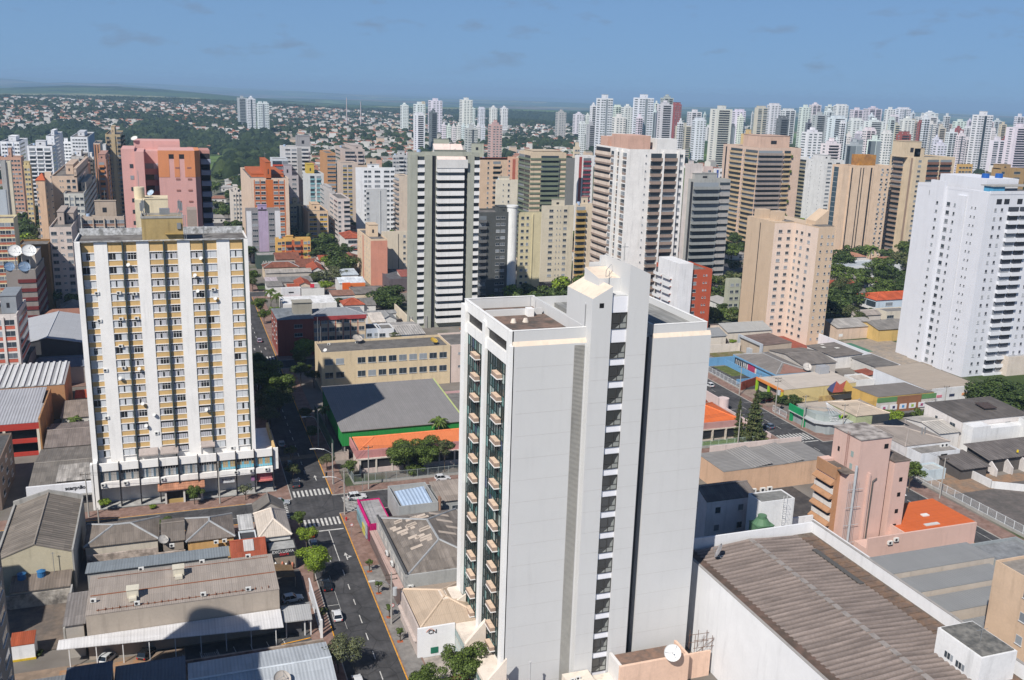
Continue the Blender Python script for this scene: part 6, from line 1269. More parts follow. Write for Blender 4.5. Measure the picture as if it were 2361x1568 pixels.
for i, c_ in enumerate((1, 2, 3)): x = 219.2+i*4.9; m.box(x, x+2.0, 221.6, 221.69, 4.4, 5.2, c_)
m.box(218, 234.5, 220.0, 221.7, 3.0, 3.12, 4); part(T, 'front_wall', m, [paint((.66, .66, .66)), paint((.6, .2, .25)), paint((.03, .04, .08)), paint((.65, .3, .15)), paint((.2, .2, .2), .4)])
T, B = lowb('ochre walled shop row with green and brown fascia panels and a grey roof', 0, 0, 6.4, 'shY', .4, (.62, .40, .12), (.20, .18, .165), world=(196, 217, 220.6, 232.4), name='commercial_building', over=.05, pitch=.5, patch=.1)
m = MB(); m.box(195.4, 217.2, 219.9, 220.3, 0, 5.2, 0); m.box(195.6, 202.5, 219.8, 219.89, 5.2, 6.7, 1); m.box(202.5, 211.5, 219.7, 219.89, 1.9, 6.7, 2); m.box(211.5, 217.2, 219.8, 219.89, 5.2, 6.7, 1); m.box(195.4, 217.2, 219.9, 220.2, 5.2, 6.6, 1)
for i in range(6): x = 196.6+i*3.5; m.box(x, x+2.5, 219.6, 219.69, 2.7, 4.3, 3); m.box(x+.8, x+1.7, 219.55, 219.59, 3.1, 3.9, 4+i % 4)
m.box(200, 218, 218, 219.6, 1.8, 1.95, 8); part(T, 'shop_front', m, [paint((.55, .52, .48)), paint((.12, .26, .10)), paint((.28, .13, .07)), paint((.70, .70, .72)), paint((.4, .1, .2)), paint((.03, .03, .1)), paint((.08, .3, .6)), paint((.3, .45, .05)), paint((.15, .15, .15))])
# green pharmacy corner building with curved front
T = thing('shop_building', 'green and grey corner pharmacy with a rounded front and leaf emblem', 'shop building', 178, 219)
m = MB(); m.prism([(170, 214.5), (173, 212.4), (176, 212.2), (188.5, 214), (188.5, 226), (169.6, 226)], 0, 3.1, 0); m.prism([(171, 216.4), (172.2, 214.4), (174.6, 213.6), (178.2, 214.6), (178.2, 220), (171, 225)], 3.1, 5.0, 1)
m.prism([(169, 214.3), (171.2, 212.4), (174, 211.3), (177, 211.3), (189, 213.2), (189, 214), (169.5, 226.2), (168.6, 226)], 3.1, 3.3, 2); m.box(168.9, 169.4, 219.5, 226.4, 3.3, 5.2, 3); m.box(169.2, 169.9, 224.8, 226, .1, 3, 3); m.box(169.2, 169.9, 219.2, 220, .1, 3, 3)
part(T, 'wall', m, [paint((.30, .33, .34), .4), paint((.33, .37, .36)), paint((.46, .47, .47)), paint((.01, .27, .10))])
part(T, 'roof', MB().slab([(178.3, 214.6, 4.6), (187.6, 214.4, 4.6), (187.6, 226, 5.0), (171.2, 226, 5.0), (171.2, 221, 5.4)], .2), roofm((.44, .38, .32), 'x', .5, patch=.06))
m = MB()
for i in range(5): m.tube([(176.4, 219.5, 7.2), (174.3+i*1.2, 214.3+.2*i, 5.0)], .07, 4)
part(T, 'roof_frame', m, paint((.55, .57, .6))); words(T, 'CAMPO\nVERDE', 174.8, 213.2, 4.2, .75, paint((.8, .8, .8)), rz=-18)
m = MB()
for s in (-1, 1): m.face([(178.0+.05*s, 214.3, 3.6), (178.0+.75*s, 214.3, 4.5), (178.0+.6*s, 214.3, 5.1), (178.0+.1*s, 214.3, 4.4)][::s], 0 if s < 0 else 1)
part(T, 'leaf_emblem', m, [paint((.05, .35, .03)), paint((.45, .60, .03))]); occ(169, 189, 212, 226, 5)
fence('white railing with banners between the pharmacy and the hedge', [(168.8, 227), (168.9, 234)], 2.2, (.6, .62, .64))
T, B = lowb('cream hipped roof shop with lime and dark grey side panels behind the pharmacy', 0, 0, 5.4, 'hip', 1.8, (.40, .44, .26), (.46, .38, .30), world=(180.5, 192.2, 210.8, 224), name='shop_building', over=.2, pitch=.5, patch=.06); part(T, 'side_panel', MB().box(186.2, 192, 210.6, 210.9, 0, 5.2), paint((.05, .055, .06)))
T, B = lowb('grey tan hipped roof restaurant with a dark glass pyramid skylight', 0, 0, 5.2, 'hip', 1.5, (.60, .58, .58), (.30, .26, .23), world=(177.5, 192.5, 187.6, 204.5), name='commercial_building', over=.1, pitch=.5, patch=.1)
m = MB(); q = [(182.6, 198.5, 6.1), (188.4, 198.5, 6.1), (188.4, 203.2, 6.1), (182.6, 203.2, 6.1)]
for k in range(4): m.face([q[k], q[(k+1) % 4], (185.5, 200.9, 7.6)])
m.face(q[::-1]); part(T, 'skylight', m, paint((.01, .014, .02), .1, .1, .7)); part(T, 'flue', MB().tube([(186.6, 192, 6), (186.6, 192, 8)], .22).tube([(187.6, 192, 6), (187.6, 192, 8)], .22), M_STEEL)
T, B = lowb('white garage wall block with a black opening beside the lean-to roofs', 0, 0, 5.0, 'flat', 0, (.66, .67, .69), (.28, .26, .24), world=(178, 190.6, 182.2, 187.3), name='garage', par=.4); part(T, 'door', MB().box(184.4, 186.4, 182.1, 182.19, 2.6, 4.3), M_BLACK)
for x in (188, 189.3): acunit(T, x, 186, 4.7, 0, 1.4)
T, B = lowb('white two storey house with a broad dark roof and attic hatch', 0, 0, 8.2, 'shy', .9, (.68, .64, .62), (.13, .115, .105), world=(200.6, 224.8, 192.6, 207), name='house', over=.15, pitch=.4, F='s1 w1,1.3,1.4 s3 s2 w1.4,2,1.4 s1 w.8,1,1.2 s1', S='s2 w1,1,1.6 s2 w1.2,2,1.6 s1', fh=4)
part(T, 'roof_hatch', MB().slab([(213.6, 198, 9.3), (217.6, 197.4, 9.3), (218, 201.4, 9.6), (214, 202, 9.6)], .25), paint((.07, .05, .045))); part(T, 'wing', MB().box(207.2, 224.5, 189.6, 192.5, 0, 6.6).box(200.9, 207, 188.8, 192.5, 0, 7.8), paint((.72, .72, .72), .8, 1))
lowb('white block house with small windows at the right edge', 0, 0, 8.4, 'flat', 0, (.68, .68, .67), (.16, .14, .13), world=(219, 236, 183.5, 191), name='house', F='s1 w.8,1,1.2 s1 w.8,1,1.2 s1', fh=4)
lowb('white shed with arched pale sheets between the skylight roof and the white house', 0, 0, 5.6, 'gx', 1.0, (.64, .62, .6), (.48, .45, .41), world=(192.8, 200.3, 192, 206), name='shed', pitch=1.0)
T, B = lowb('open shed with a dark wavy roof in front of the white garage wall', 0, 0, 3.2, 'shy', .9, (.10, .09, .085), (.17, .15, .14), world=(183.6, 193.2, 174.2, 184), name='shed', over=.6, pitch=.9)
T, B = lowb('long open car shed with a dark wavy roof and white partition walls', 0, 0, 4.0, 'shy', 1.2, (.10, .09, .085), (.17, .15, .14), world=(194.2, 232, 176, 185), name='shed', over=.8, pitch=.9)
for i in range(6): part(T, 'partition', MB().prism([(195.2+i*5.2, 174.0), (195.5+i*5.2, 174.0), (195.5+i*5.2, 176.8), (195.2+i*5.2, 176.8)], 0, [2.0, 2.0, 4.0, 4.0]), paint((.66, .62, .60), .9, 1.2))
part(T, 'ball', MB().cyl(205.0, 177.4, 4.6, 5.2, .3, .25, 10), paint((.62, .45, .02)))
yd = MB(); sheet(yd, 173.8, 260, 120, 174, .14); struct('parking_lot', yd, rough_ground((.11, .10, .092), (.15, .13, .12), .25)); yd = MB(); sheet(yd, 174, 195, 168, 184, .17); sheet(yd, 190, 240, 170, 174.5, .18); struct('dirt_patch', yd, rough_ground((.30, .19, .12), (.22, .17, .13), .3))
mk = MB()
for i in range(8): line(mk, 193+i*3.2, 158-i*1.2, 196.5+i*3.2, 161-i*1.2, .14, .19)
struct('yellow_marking', mk, M_YPNT)
fence('long white grid fence of the big parking lot along the second street', [(173.4, 188), (173.4, 120)], 2.6, (.60, .63, .65), wall=.7)
w_ = MB(); w_.prism([(187.8, 168.5), (188.2, 168.7), (188.5, 184.5), (188.1, 184.5)], 0, 2.2); w_.prism([(188, 168.4), (236, 140), (236, 140.4), (188.2, 168.8)], 0, 1.9); solo('boundary_wall', 'low white wall crossing the parking lot', 'wall', w_, paint((.66, .66, .66), .8, .9))
lowb('pale blue and cream shed between parked cars and the white garage', 0, 0, 3.0, 'flat', 0, (.5, .58, .62), (.5, .5, .48), world=(175.5, 181, 176.5, 181), name='shed')
# ---------------- towers of the middle distance ----------------
r5 = Zc(1800, 280, .29648); r6 = Zc(2500, 280, .30326)
def TW(fr, xL, xM, xR, y, D, label, **k):
    uL, uM, uR = fr(xL, y)[0], fr(xM, y)[0], fr(xR, y)[0]; return tower(label, uL, uM, uR, fr(xM, y)[1], D, **k)
SAGE = (.37, .38, .32); PEACH = (.64, .48, .36); TAN = (.58, .44, .31); CRM = (.66, .57, .44); LG = (.56, .56, .55); WB = (.70, .71, .73)
T, b = TW(t2, 600, 616, 1088, 605, 360, 'tall white and sage green tower with stacked white balconies and a sloping pink roof cap', F='P1,.7 b1,.7,1.3 P1,.7 d.55 b3.9,1.6,1.5 d.5 P.9,.7 b.8,.7,1.3', S='s1', wall=SAGE, acc=(.78, .77, .75), fh=2.96, pent=((.36, .8, .02, .5, 1.2),))  # dark strips: a recess left of the wide balconies, painted shadow right of them
x0, x1, y0, y1, h = b; w_ = x1-x0; m = MB(); m.prism([(x0+w_*.38, y0-1.6), (x0+w_*.79, y0-1.6), (x0+w_*.79, y0+6), (x0+w_*.38, y0+6)], h-5, [h-2.2, h-2.2, h+3.4, h+3.4], 1, top=0); m.box(x0+w_*.36, x0+w_*.81, y0-1.9, y0-1.61, h-5.3, h-2.1, 1); part(T, 'roof_cap', m, [paint((.74, .60, .54)), paint((.66, .65, .63))])
m = MB(); m.box(x0+1, x0+6, y0+4, y0+12, h, h+3); part(T, 'pilotis', MB().box(x0, x0+1, y0-1, y0, 0, 5).box(x0+6, x0+7, y0-1, y0, 0, 5), M_CONC)
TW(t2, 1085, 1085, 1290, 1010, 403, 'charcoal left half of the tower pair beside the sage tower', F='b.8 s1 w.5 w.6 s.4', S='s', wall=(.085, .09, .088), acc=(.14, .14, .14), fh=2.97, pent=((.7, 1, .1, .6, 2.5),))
T, b = TW(t2, 1350, 1352, 1505, 1010, 403.5, 'right half of the beige tower pair with paired windows', F='s.3 w.6 s.25 w.5 s.5 P.1 s1.3', S='s', wall=(.60, .53, .34), fh=2.97, pent=())
P_ = onY(*t2(1318, 970), 402); x0 = onY(*t2(1285, 970), 402).x; x1 = onY(*t2(1352, 970), 402).x; m = MB(); m.cyl((x0+x1)/2, 404, 0, P_.z, (x1-x0)/2, n=24); m.cyl((x0+x1)/2, 404, P_.z, P_.z+.8, (x1-x0)/2+.3, n=24); solo('stair_tower', 'smooth white cylindrical stair tower between the charcoal and beige halves', 'stair tower', m, paint((.74, .74, .72), .6), smooth=False)
TW(t2, 1505, 1512, 1725, 965, 440, 'cream tower with rows of small square windows behind the beige pair', F='s1 w.8 s.3 t.5 t.5 s.2 w.7 s1', S='s', wall=(.62, .56, .44), fh=2.95)
TW(t2, 1735, 1740, 1850, 950, 430, 'slim tower with ochre curved balconies', F='b1.6,1.2 s1.2', S='s', wall=(.68, .56, .42), acc=(.42, .28, .10), fh=2.85)
T, b = TW(r5, 245, 600, 1190, 650, 346, 'big white tower with brown balconies, beige banded side and pink rooftop blocks', F='s3.2 t.4 s.7 b2.3,.9,1.0 P.35,.9 b2.7,.9,1.0 P.35,.9 w1 s.3', S='u2.4 n.7 P.25,.9 n.5 P.25,.9 n.7 P.2,.5', wall=(.78, .76, .73), acc=(.30, .23, .19), acc2=(.64, .52, .42), fh=3.05, pent=((.05, .5, .1, .8, 0.1),), penthue=(.58, .37, .29))
x0, x1, y0, y1, h = b; m = MB(); m.box(x0+.5, x0+(x1-x0)*.42, y0+3, y1-14, h, h+5.6); m.box(x0+1, x0+(x1-x0)*.3, y1-9, y1-2, h, h+4.2); part(T, 'rooftop_block', m, paint((.58, .37, .29), .85, 1)); part(T, 'rooftop_block', MB().box(x0+(x1-x0)*.5, x0+(x1-x0)*.86, y0+1, y0+8, h, h+4.6), paint((.70, .69, .67)))
wmb = wallmats((.64, .53, .44), (.64, .53, .44), (.3, .3, .3)); m = MB()
for f in range(23):
    z = h-2.2-f*3.05
    if z < 3: break
    m.box(x0-.35, x0-.01, y1-(y1-y0)*.47, y1, z-1.0, z+.35, 0); m.box(x0-.12, x0-.02, y1-(y1-y0)*.45, y1-.5, z+.36, z+2.0, 1)
part(T, 'beige_spandrels', m, [paint((.66, .55, .46)), M_DARK])
TW(t3, 110, 165, 412, 775, 415, 'dark grey tower with long planted balconies and a solid grey right bay', F='b3.2,1.4,1.2 l.05 B1.3,.6,1.7', S='s.4 s1 d.5', wall=(.38, .38, .36), acc=(.30, .31, .30), acc2=(.40, .38, .36), fh=3.4, pent=((.1, .7, .3, .9, 3),))
T, b = TW(t3, 365, 597, 882, 565, 500, 'tan tower with rough brown balconies and a peach bay hung with plants', F='b3.4,1.4,1.2 s.2 B.9,.9,1 s1.4', S='s.5 d.25 s.7 B2.2,.8,1 t.5 B2.2,.8,1', wall=(.64, .48, .38), acc=(.32, .27, .24), acc2=(.50, .37, .22), fh=2.9, pent=((.3, .98, .3, .8, 7),), penthue=(.62, .43, .33))
m = MB(); x0, x1, y0, y1, h = b
for z in range(4, int(h-4), 9): m.add(MB().box(x0+(x1-x0)*.76, x0+(x1-x0)*.80, y0-1.0, y0-.4, z, z+1.6))
part(T, 'hanging_plants', m, LEAF_M)
TW(t3, 870, 1040, 1165, 645, 620, 'white tower with rounded olive balconies on its far side', F='s.4 w.8 s.5 w.8 s.5', S='B1.2,1,1 s.3 s.3 t.6 s1 t.5 s.3', wall=(.68, .67, .65), acc2=(.28, .24, .15), fh=2.9)
T, b = TW(t3, 1090, 1165, 1480, 682, 470, 'sandy tower with tall slit windows and an orange box on its roof', F='s.9 P.12,.5 d.22 s1 d.12 s.25 d.12 s.9 d.22 P.12,.5 s.9 a.7 a.7 s.1', S='s.2 g.5 s.5', wall=(.68, .51, .37), acc=(.62, .47, .34), fh=2.92, pent=((.3, .68, .2, .9, .1),))
x0, x1, y0, y1, h = b; part(T, 'rooftop_block', MB().box(x0+(x1-x0)*.36, x0+(x1-x0)*.70, y0+2, y1-1, h, h+6.5), rough_ground((.48, .23, .06), (.30, .15, .06), .2))
T, b = TW(t3, 1475, 1640, 1905, 625, 464, 'beige tower with brown balcony bays and a tall lift block', F='s.4 w.5 s.7 B1.5,.5,1.2 s.15 B1.5,.5,1.2 s.4', S='s.3 w.35 b1.5,.9,1 s1 c.3 s.3', wall=(.62, .50, .35), acc=(.30, .22, .17), acc2=(.20, .10, .07), fh=2.95, pent=((-.1, .3, .3, .8, 9), (.15, .4, .3, .8, 5)), penthue=(.62, .50, .35))
# stepped beige block
P = onY(*t3(1000, 1085), 300); X = P.x; zc = P.z; xE = bis(lambda x: proj(x, 300, zc)[0]-t3(1110, 1080)[0], X, X+60); yC = bis(lambda y: proj(X, y, zc)[0]-t3(842, 1040)[0], 300, 360)
xB = bis(lambda x: proj(x, yC, zc)[0]-t3(708, 1040)[0], X-60, X); yA = bis(lambda y: proj(xB, y, zc)[0]-t3(525, 1010)[0], yC, yC+60)
T = thing('apartment_tower', 'stepped beige apartment block with a folded pink front right of the brick house', 'apartment building', X, 305); wm = wallmats((.56, .43, .31), (.70, .57, .48), (.3, .3, .3), .6); wb = MB(); cnt = {}; st = {}
wb.box(X, xE, 300, yA-2, 0, zc); wb.box(xB, X, yC, yA, 0, zc-.01)
facade(T, wb, Side('F', X, xE, 300, yA), 0, zc-2, 2.85, 's.5 w.7,.8,.9 s.8 w.7,.8,.9 s.3 w.7,.8,.9', wm, True, cnt, st)
wb.box(X-.03, X-.001, 300, yC-.03, 0, zc-.5, 1); wb.box(xB, X-.04, yC-.03, yC-.001, 0, zc-.5, 1)
facade(T, wb, Side('F', xB, X-.04, yC-.03, yC), 0, zc-2, 2.85, 's.2 w1.2,1.7,1.2 w1,1.6,1.2 s.2', wm, True, cnt, st); facade(T, wb, Side('L', X-.03, X, 300, yC-.03), 0, zc-2, 2.85, 's.1 w.8,1.3,1.2 w1,1.5,1.2 s.2 w1.1,1.6,1.2 s.9', wm, True, cnt, st); facade(T, wb, Side('L', xB, X, yC, yA), 0, zc-1, 2.85, 's1 d.05 s1', wm, True, cnt, st)
wb.prism([(X+2, 305), (xE, 305), (xE, 311), (X+2, 311)], zc, [zc+1.5, zc+5.6, zc+5.6, zc+1.5]); wb.box(xB+.4, xB+5, yA-8, yA-4, zc, zc+3.4); wb.box(X-7, X-3, yC+3, yC+7, zc, zc+3.6); part(T, 'wall', wb, wm)
for k, m in st.items(): part(T, k, m, wm, kind='stuff')
part(T, 'roof', MB().box(X+.3, xE-.3, 300.3, 304.9, zc, zc+.2).box(xB+5.2, X-.3, yC+.3, yA-.3, zc, zc+.15), M_ROOFD); occ(xB, xE, 300, yA, zc)
yd = MB(); sheet(yd, xB, X+6, 290, yC, .18); struct('red_courtyard', yd, rough_ground((.30, .08, .05), (.24, .08, .06), .6))
# white tower right
P = onY(*c3(1290, 130), 250); x0 = P.x; h = P.z; y1 = bis(lambda y: proj(x0, y, h)[0]-c3(715, 50)[0], 250, 330); x1 = x0+27
T = thing('apartment_tower', 'large bluish white apartment tower with arched top floor and paired balconies at the right', 'apartment building', x0+12, 262); wm = wallmats((.66, .67, .71), (.70, .71, .74), (.56, .57, .60), .35); wb = MB(); cnt = {}; st = {}
wb.box(x0, x1, 250, y1, 0, h); wb.box(x0-.05, x1+.1, 249.9, 250.4, h, h+1.1); wb.box(x0-.05, x0+.3, 250.4, y1, h, h+.9); wb.box(x0+.3, x1, y1-.3, y1, h, h+.9)
SL = Side('L', x0, x1, 250, y1); Wd = y1-250
SL.box(wb, Wd*.22, Wd*.42, 0, h+2.6, .02, 1.0, 0); SL.box(wb, Wd*.60, Wd*.72, 0, h-1.5, .02, .8, 0); SL.box(wb, Wd*.74, Wd, 0, h+.8, .02, .5, 0)
facade(T, wb, Side('F', x0, x1, 250, y1), 0, h-3.4, 2.98, 's.7 w.9,1,1.1 s.1 w.9,1,1.1 s.5 b1.7,.8,1.1 s.08 b1.7,.8,1.1 s.6 w.9,1,1.1 s.1 w.9,1,1.1 s.5', wm, True, cnt, st, gl=glassm((.05, .055, .07), (.5, .52, .55), thr=.5))
facade(T, wb, SL, 0, h-3.4, 2.98, 's.8 t1.1,2 s2.2', wm, True, cnt, st)
facade(T, wb, Side('L', x0-.5, x1, 250, 250+Wd*.26), 0, h-3.4, 2.98, 's.4 t1.2,2 s1.2', wm, True, cnt, st); facade(T, wb, Side('L', x0, x1, 250+Wd*.28, 250+Wd*.40), 0, h-3.4, 2.98, 's.1 w1,1.4,1.2 s.1', wm, True, cnt, st); facade(T, wb, Side('L', x0-.02, x1, 250+Wd*.41, 250+Wd*.58), 0, h-3.4, 2.98, 's.2 w1,1.6,1.4 s.3 w.6,.9,1.1', wm, True, cnt, st)
facade(T, wb, Side('L', x0-1.0, x1, 250+Wd*.60, 250+Wd*.70), 0, h-3.4, 2.98, 'w1,1,1', wm, True, cnt, st)
for a in (.76, .80): SL.box(wb, Wd*(1-a), Wd*(1-a)+.9, h-3.0, h-1.2, .5, .55, 4)
for k in range(4): wb.box(x0+3.2+k*3.3+(k > 1)*2.4, x0+5.4+k*3.3+(k > 1)*2.4, 249.9, 249.97, h-3.2, h-1.5, 4)
part(T, 'wall', wb, wm)
for k, m in st.items(): part(T, k, m, wm, kind='stuff')
part(T, 'roof', MB().box(x0+.3, x1-.3, 250.4, y1-.3, h, h+.3), M_ROOFD); part(T, 'rooftop_block', MB().box(x0+6, x0+20, 258, y1-4, h+.3, h+4.4), wm[0]); part(T, 'rooftop_pavilion', MB().box(x0+2.5, x1-1, 251.5, 257, h+2.4, h+2.7).box(x0+3, x0+8, 252, 256, h+.3, h+2.4, 1), [M_CONC, paint((.10, .35, .55), .3)])
for x in (x0+9, x0+15): part(T, 'water_tank', MB().cyl(x, 262, h+4.4, h+5.9, 1.3, 1.2, 14), paint((.02, .10, .35), .4))
occ(x0-1, x1, 250, y1, h)
# brick and white block behind the grey tower roof
T, b = TW(g1, -75, 58, 270, 300, 318, 'brick red and white apartment block peeping over the grey tower', F='P1.6,.8,2 s.1 w1.1,1.6,1.2 s.4 t.8,2 s.5', S='b1 s.15 b1 s.6', wall=(.42, .085, .04), acc=(.70, .70, .70), fh=2.9, pent=())
m = MB(); x0, x1, y0, y1, h = b; m.box(x0-.2, x0+(x1-x0)*.38, y0-1.2, y1-2, 0, h+3.2); part(T, 'lift_tower', m, paint((.70, .70, .71)))
TW(g1, 350, 372, 447, 355, 352, 'small sage green four storey block between the dark tower and the beige block', F='s.3 w1 s.2 w1 s.3', S='s', wall=(.42, .43, .34), fh=3, pent=())
# green banded tower and neighbours
TW(t2, 1355, 1432, 1672, 606, 487, 'cream tower with dark green bands and white central balconies', F='l1 b1.8,1,1.2 l.7', S='b1,.5,.9 b1,.5,.9', wall=(.62, .50, .36), acc=(.17, .20, .14), acc2=(.7, .7, .7), fh=2.6, pent=((.1, .9, .1, .9, 1.2),))
TW(t2, 1085, 1090, 1275, 645, 520, 'tan tower with open stair balconies right of the sage tower', F='s1 w.3 s.5 b1.1,.6,1 s.9', S='s', wall=(.62, .46, .33), acc=(.58, .44, .32), fh=2.8, pent=((0, 1, 0, 1, .8),), penthue=(.35, .10, .06))
TW(t2, 1275, 1310, 1350, 640, 545, 'narrow salmon and red tower behind the green banded one', F='c.5 s.5', S='s.2 w.4 s.4', wall=(.66, .40, .28), acc=(.42, .13, .09), fh=2.8, pent=())
TW(t2, 1195, 1202, 1345, 790, 470, 'lower cream block with three small penthouses beside the tan stair tower', F='s.6 t.5 s.3 w.3 s1', S='s', wall=(.68, .62, .50), fh=2.9, pent=((.1, .6, .2, .8, 2),))
TW(t2, 1730, 1760, 1858, 625, 600, 'red and white tower behind the big white one', F='c.35 s.15 B1,.3,.8 s.3', S='s1', wall=(.74, .72, .70), acc=(.34, .07, .06), acc2=(.30, .06, .08), fh=2.9, pent=())
TW(t2, 1672, 1675, 1730, 640, 590, 'plain dark grey slab between the green banded and the red towers', F='s1', S='s', wall=(.20, .20, .19), fh=2.9, pent=())
TW(t2, 250, 252, 515, 705, 600, 'white tower with a lower grey block in front of it', F='s1 w.5 w.5 s.3 w.9 s.3 w.9 w.6', S='s', wall=(.78, .79, .80), fh=3.0, pent=((.3, .6, .3, .8, 2.5),))
TW(t2, 320, 322, 462, 850, 560, 'plain grey side wall block standing in front of the white tower', F='w.4 s1.2 P.1 s.8', S='s', wall=(.52, .53, .53), fh=3.0, pent=())
TW(t2, 512, 545, 612, 762, 560, 'beige tower with rounded balconies at the left of the sage tower', F='s1', S='b1,.8,1', wall=(.60, .50, .40), acc=(.52, .42, .34), fh=2.9, pent=())
TW(t2, 500, 503, 615, 620, 700, 'light grey tower with dark penthouse behind the beige rounded one', F='w.5 w.5 b.8 w.5 w.5', S='s', wall=(.52, .52, .52), acc=(.62, .62, .62), fh=2.9)
TW(t2, 262, 352, 465, 1190, 447, 'salmon and cream eight storey block with a blank end wall', F='c1', S='s.1 t.5 t.5 s.2 c.3 t.5 t.5 t.5 s.1', wall=(.70, .54, .38), acc=(.60, .27, .19), fh=2.9, pent=((.2, .75, .35, .6, 5.5),))
TW(t2, 425, 430, 607, 1140, 478, 'cream block with a blank curved wall between the salmon block and the sage tower', F='s2 d.08 s.5 w.4 s.3', S='s', wall=(.66, .58, .46), fh=2.9, pent=())
TW(t2, 592, 597, 775, 600, 760, 'white building with a pink edge behind the sage tower roof', F='c.1 s.2 r1.5', S='s', wall=(.66, .66, .68), acc=(.6, .25, .4), fh=3, pent=())
TW(t2, 775, 777, 1115, 600, 700, 'olive grey building whose stair blocks show above the sage tower', F='w1', S='s', wall=(.46, .46, .36), fh=3, pent=((.0, .3, .2, .6, 10), (.75, 1, .2, .6, 7)), penthue=(.44, .45, .36))
# pink and orange building behind the striped slab
def pinktower():
    T = thing('apartment_tower', 'pink tower with an orange patterned upper block behind the striped slab', 'apartment building', 6, 280)
    def X(u_, Y): return onY(*t1(u_, 600), Y).x
    def Z(v_, u_, Y): return onY(*t1(u_, v_), Y).z
    pk = (.62, .35, .32); pm = [paint(pk, .85, .6), paint((.62, .25, .12), .85, .6), paint((.46, .24, .21), .85, .6), M_DARK, paint((.45, .45, .5)), paint((.30, .14, .12))]
    m = MB(); Y = 270; zA = Z(575, 820, Y); m.box(X(815, Y), X(905, Y), Y, Y+14, 0, zA, 0); m.box(X(905, Y), X(968, Y), Y-1, Y+14, 0, zA-.6, 0)
    zB = Z(585, 1070, Y); xa, xb, xc = X(1062, Y), X(1310, Y), X(1345, Y); m.box(xa, xb, Y, Y+14, 0, zB, 0); zo = Z(765, 1070, Y)
    for a, c, v0, v1_ in ((1062, 1135, 585, 765), (1135, 1240, 585, 610), (1170, 1205, 610, 765), (1240, 1310, 585, 765), (1135, 1170, 610, 640), (1205, 1240, 610, 640)): m.box(X(a, Y), X(c, Y)-.001, Y-.06, Y-.001, Z(v1_, 1100, Y), Z(v0, 1100, Y), 1 if v0 != 610 or a == 1170 else 3)
    m.prism([(xb, Y), (xc, Y+1.5), (xc, Y+14), (xb, Y+14)], 0, zo, 2); m.prism([(xb, Y), (xc, Y+1.5), (xc, Y+14), (xb, Y+14)], zo, zB, 1)
    Y2 = 285; m.box(X(905, Y2), X(1215, Y2), Y2, Y2+10, 0, Z(520, 1000, Y2), 0); m.box(X(1345, Y2), X(1410, Y2), Y2-3, Y2+8, 0, Z(580, 1380, Y2), 2)
    Y3 = 277; m.box(X(968, Y3), X(1062, Y3), Y3, Y2, 0, Z(590, 1000, Y3), 0); part(T, 'wall', m, pm)
    H = 2.95
    for f in range(10):
        z = Z(690, 1000, Y3)-f*H; part(T, 'window', MB().box(X(970, Y3)+.1, X(1030, Y3), Y3-.08, Y3-.01, z-.7, z+.7, 0).box(X(1030, Y3)+.05, X(1058, Y3), Y3-.1, Y3-.01, z-.7, z+.7, 1), [M_GLASS, pm[4]])
        z = Z(700, 1100, Y)-f*H
        for u_ in (1190, 1270): part(T, 'window', MB().box(X(u_-14, Y), X(u_+14, Y), Y-.1, Y-.061, z-.3, z+.15), pm[5])
        z = Z(690, 880, Y)-f*H; part(T, 'window', MB().box(X(868, Y), X(892, Y), Y-.08, Y-.01, z-.5, z+.5), M_GLASS)
        z = Z(640, 1380, Y2)-f*H-1; part(T, 'balcony', MB().box(X(1347, Y2), X(1412, Y2), Y2-5, Y2-3.01, z-.2, z+1.1, 0).box(X(1347, Y2), X(1406, Y2), Y2-3.2, Y2-3.01, z+1.2, z+2.6, 1), [paint((.30, .34, .42), .5), M_DARK])
    satd = MB().dish((X(912, Y2), Y2, Z(505, 912, Y2)), (-.3, -.5, .8), .9, .2, 14); part(T, 'roof_dish', satd, paint((.6, .6, .58)))
    occ(X(815, Y), xc+5, Y, Y+20, zB)
    # cream building with the cylinder tank
    Y = 246; T = thing('apartment_block', 'cream block with a round water tower just behind the striped slab', 'apartment building', 0, 252); m = MB(); z = Z(915, 1000, Y); m.box(X(885, Y), X(950, Y), Y-1, Y+9, 0, z); m.box(X(950, Y), X(1112, Y), Y, Y+9, 0, z-.01); m.box(X(945, Y), X(1112, Y), Y-.1, Y+.1, z, z+.35); m.cyl((X(880, Y)+X(955, Y))/2, Y+3, z, Z(840, 915, Y), (X(955, Y)-X(880, Y))/2, n=24); m.box(X(1240, Y), X(1305, Y), Y, Y+6, 0, Z(985, 1270, Y), 1); part(T, 'wall', m, [paint((.70, .60, .42), .85, 1.2), paint((.34, .28, .24))])
    m = MB(); xx = (X(880, Y)+X(955, Y))/2; m.tube([(xx, Y+3, Z(840, 915, Y)), (xx, Y+3, Z(730, 915, Y))], .06); part(T, 'mast', m, M_STEEL)
    occ(X(885, Y), X(1112, Y), Y, Y+9, z); return z, X
zcr, XF = pinktower()
satdish('small blue white dish on the cream block with the water tower', XF(1000, 250), 248, zcr+.2, .85, (-.4, -.5, .6), (.4, .5, .6), stand=1.1)
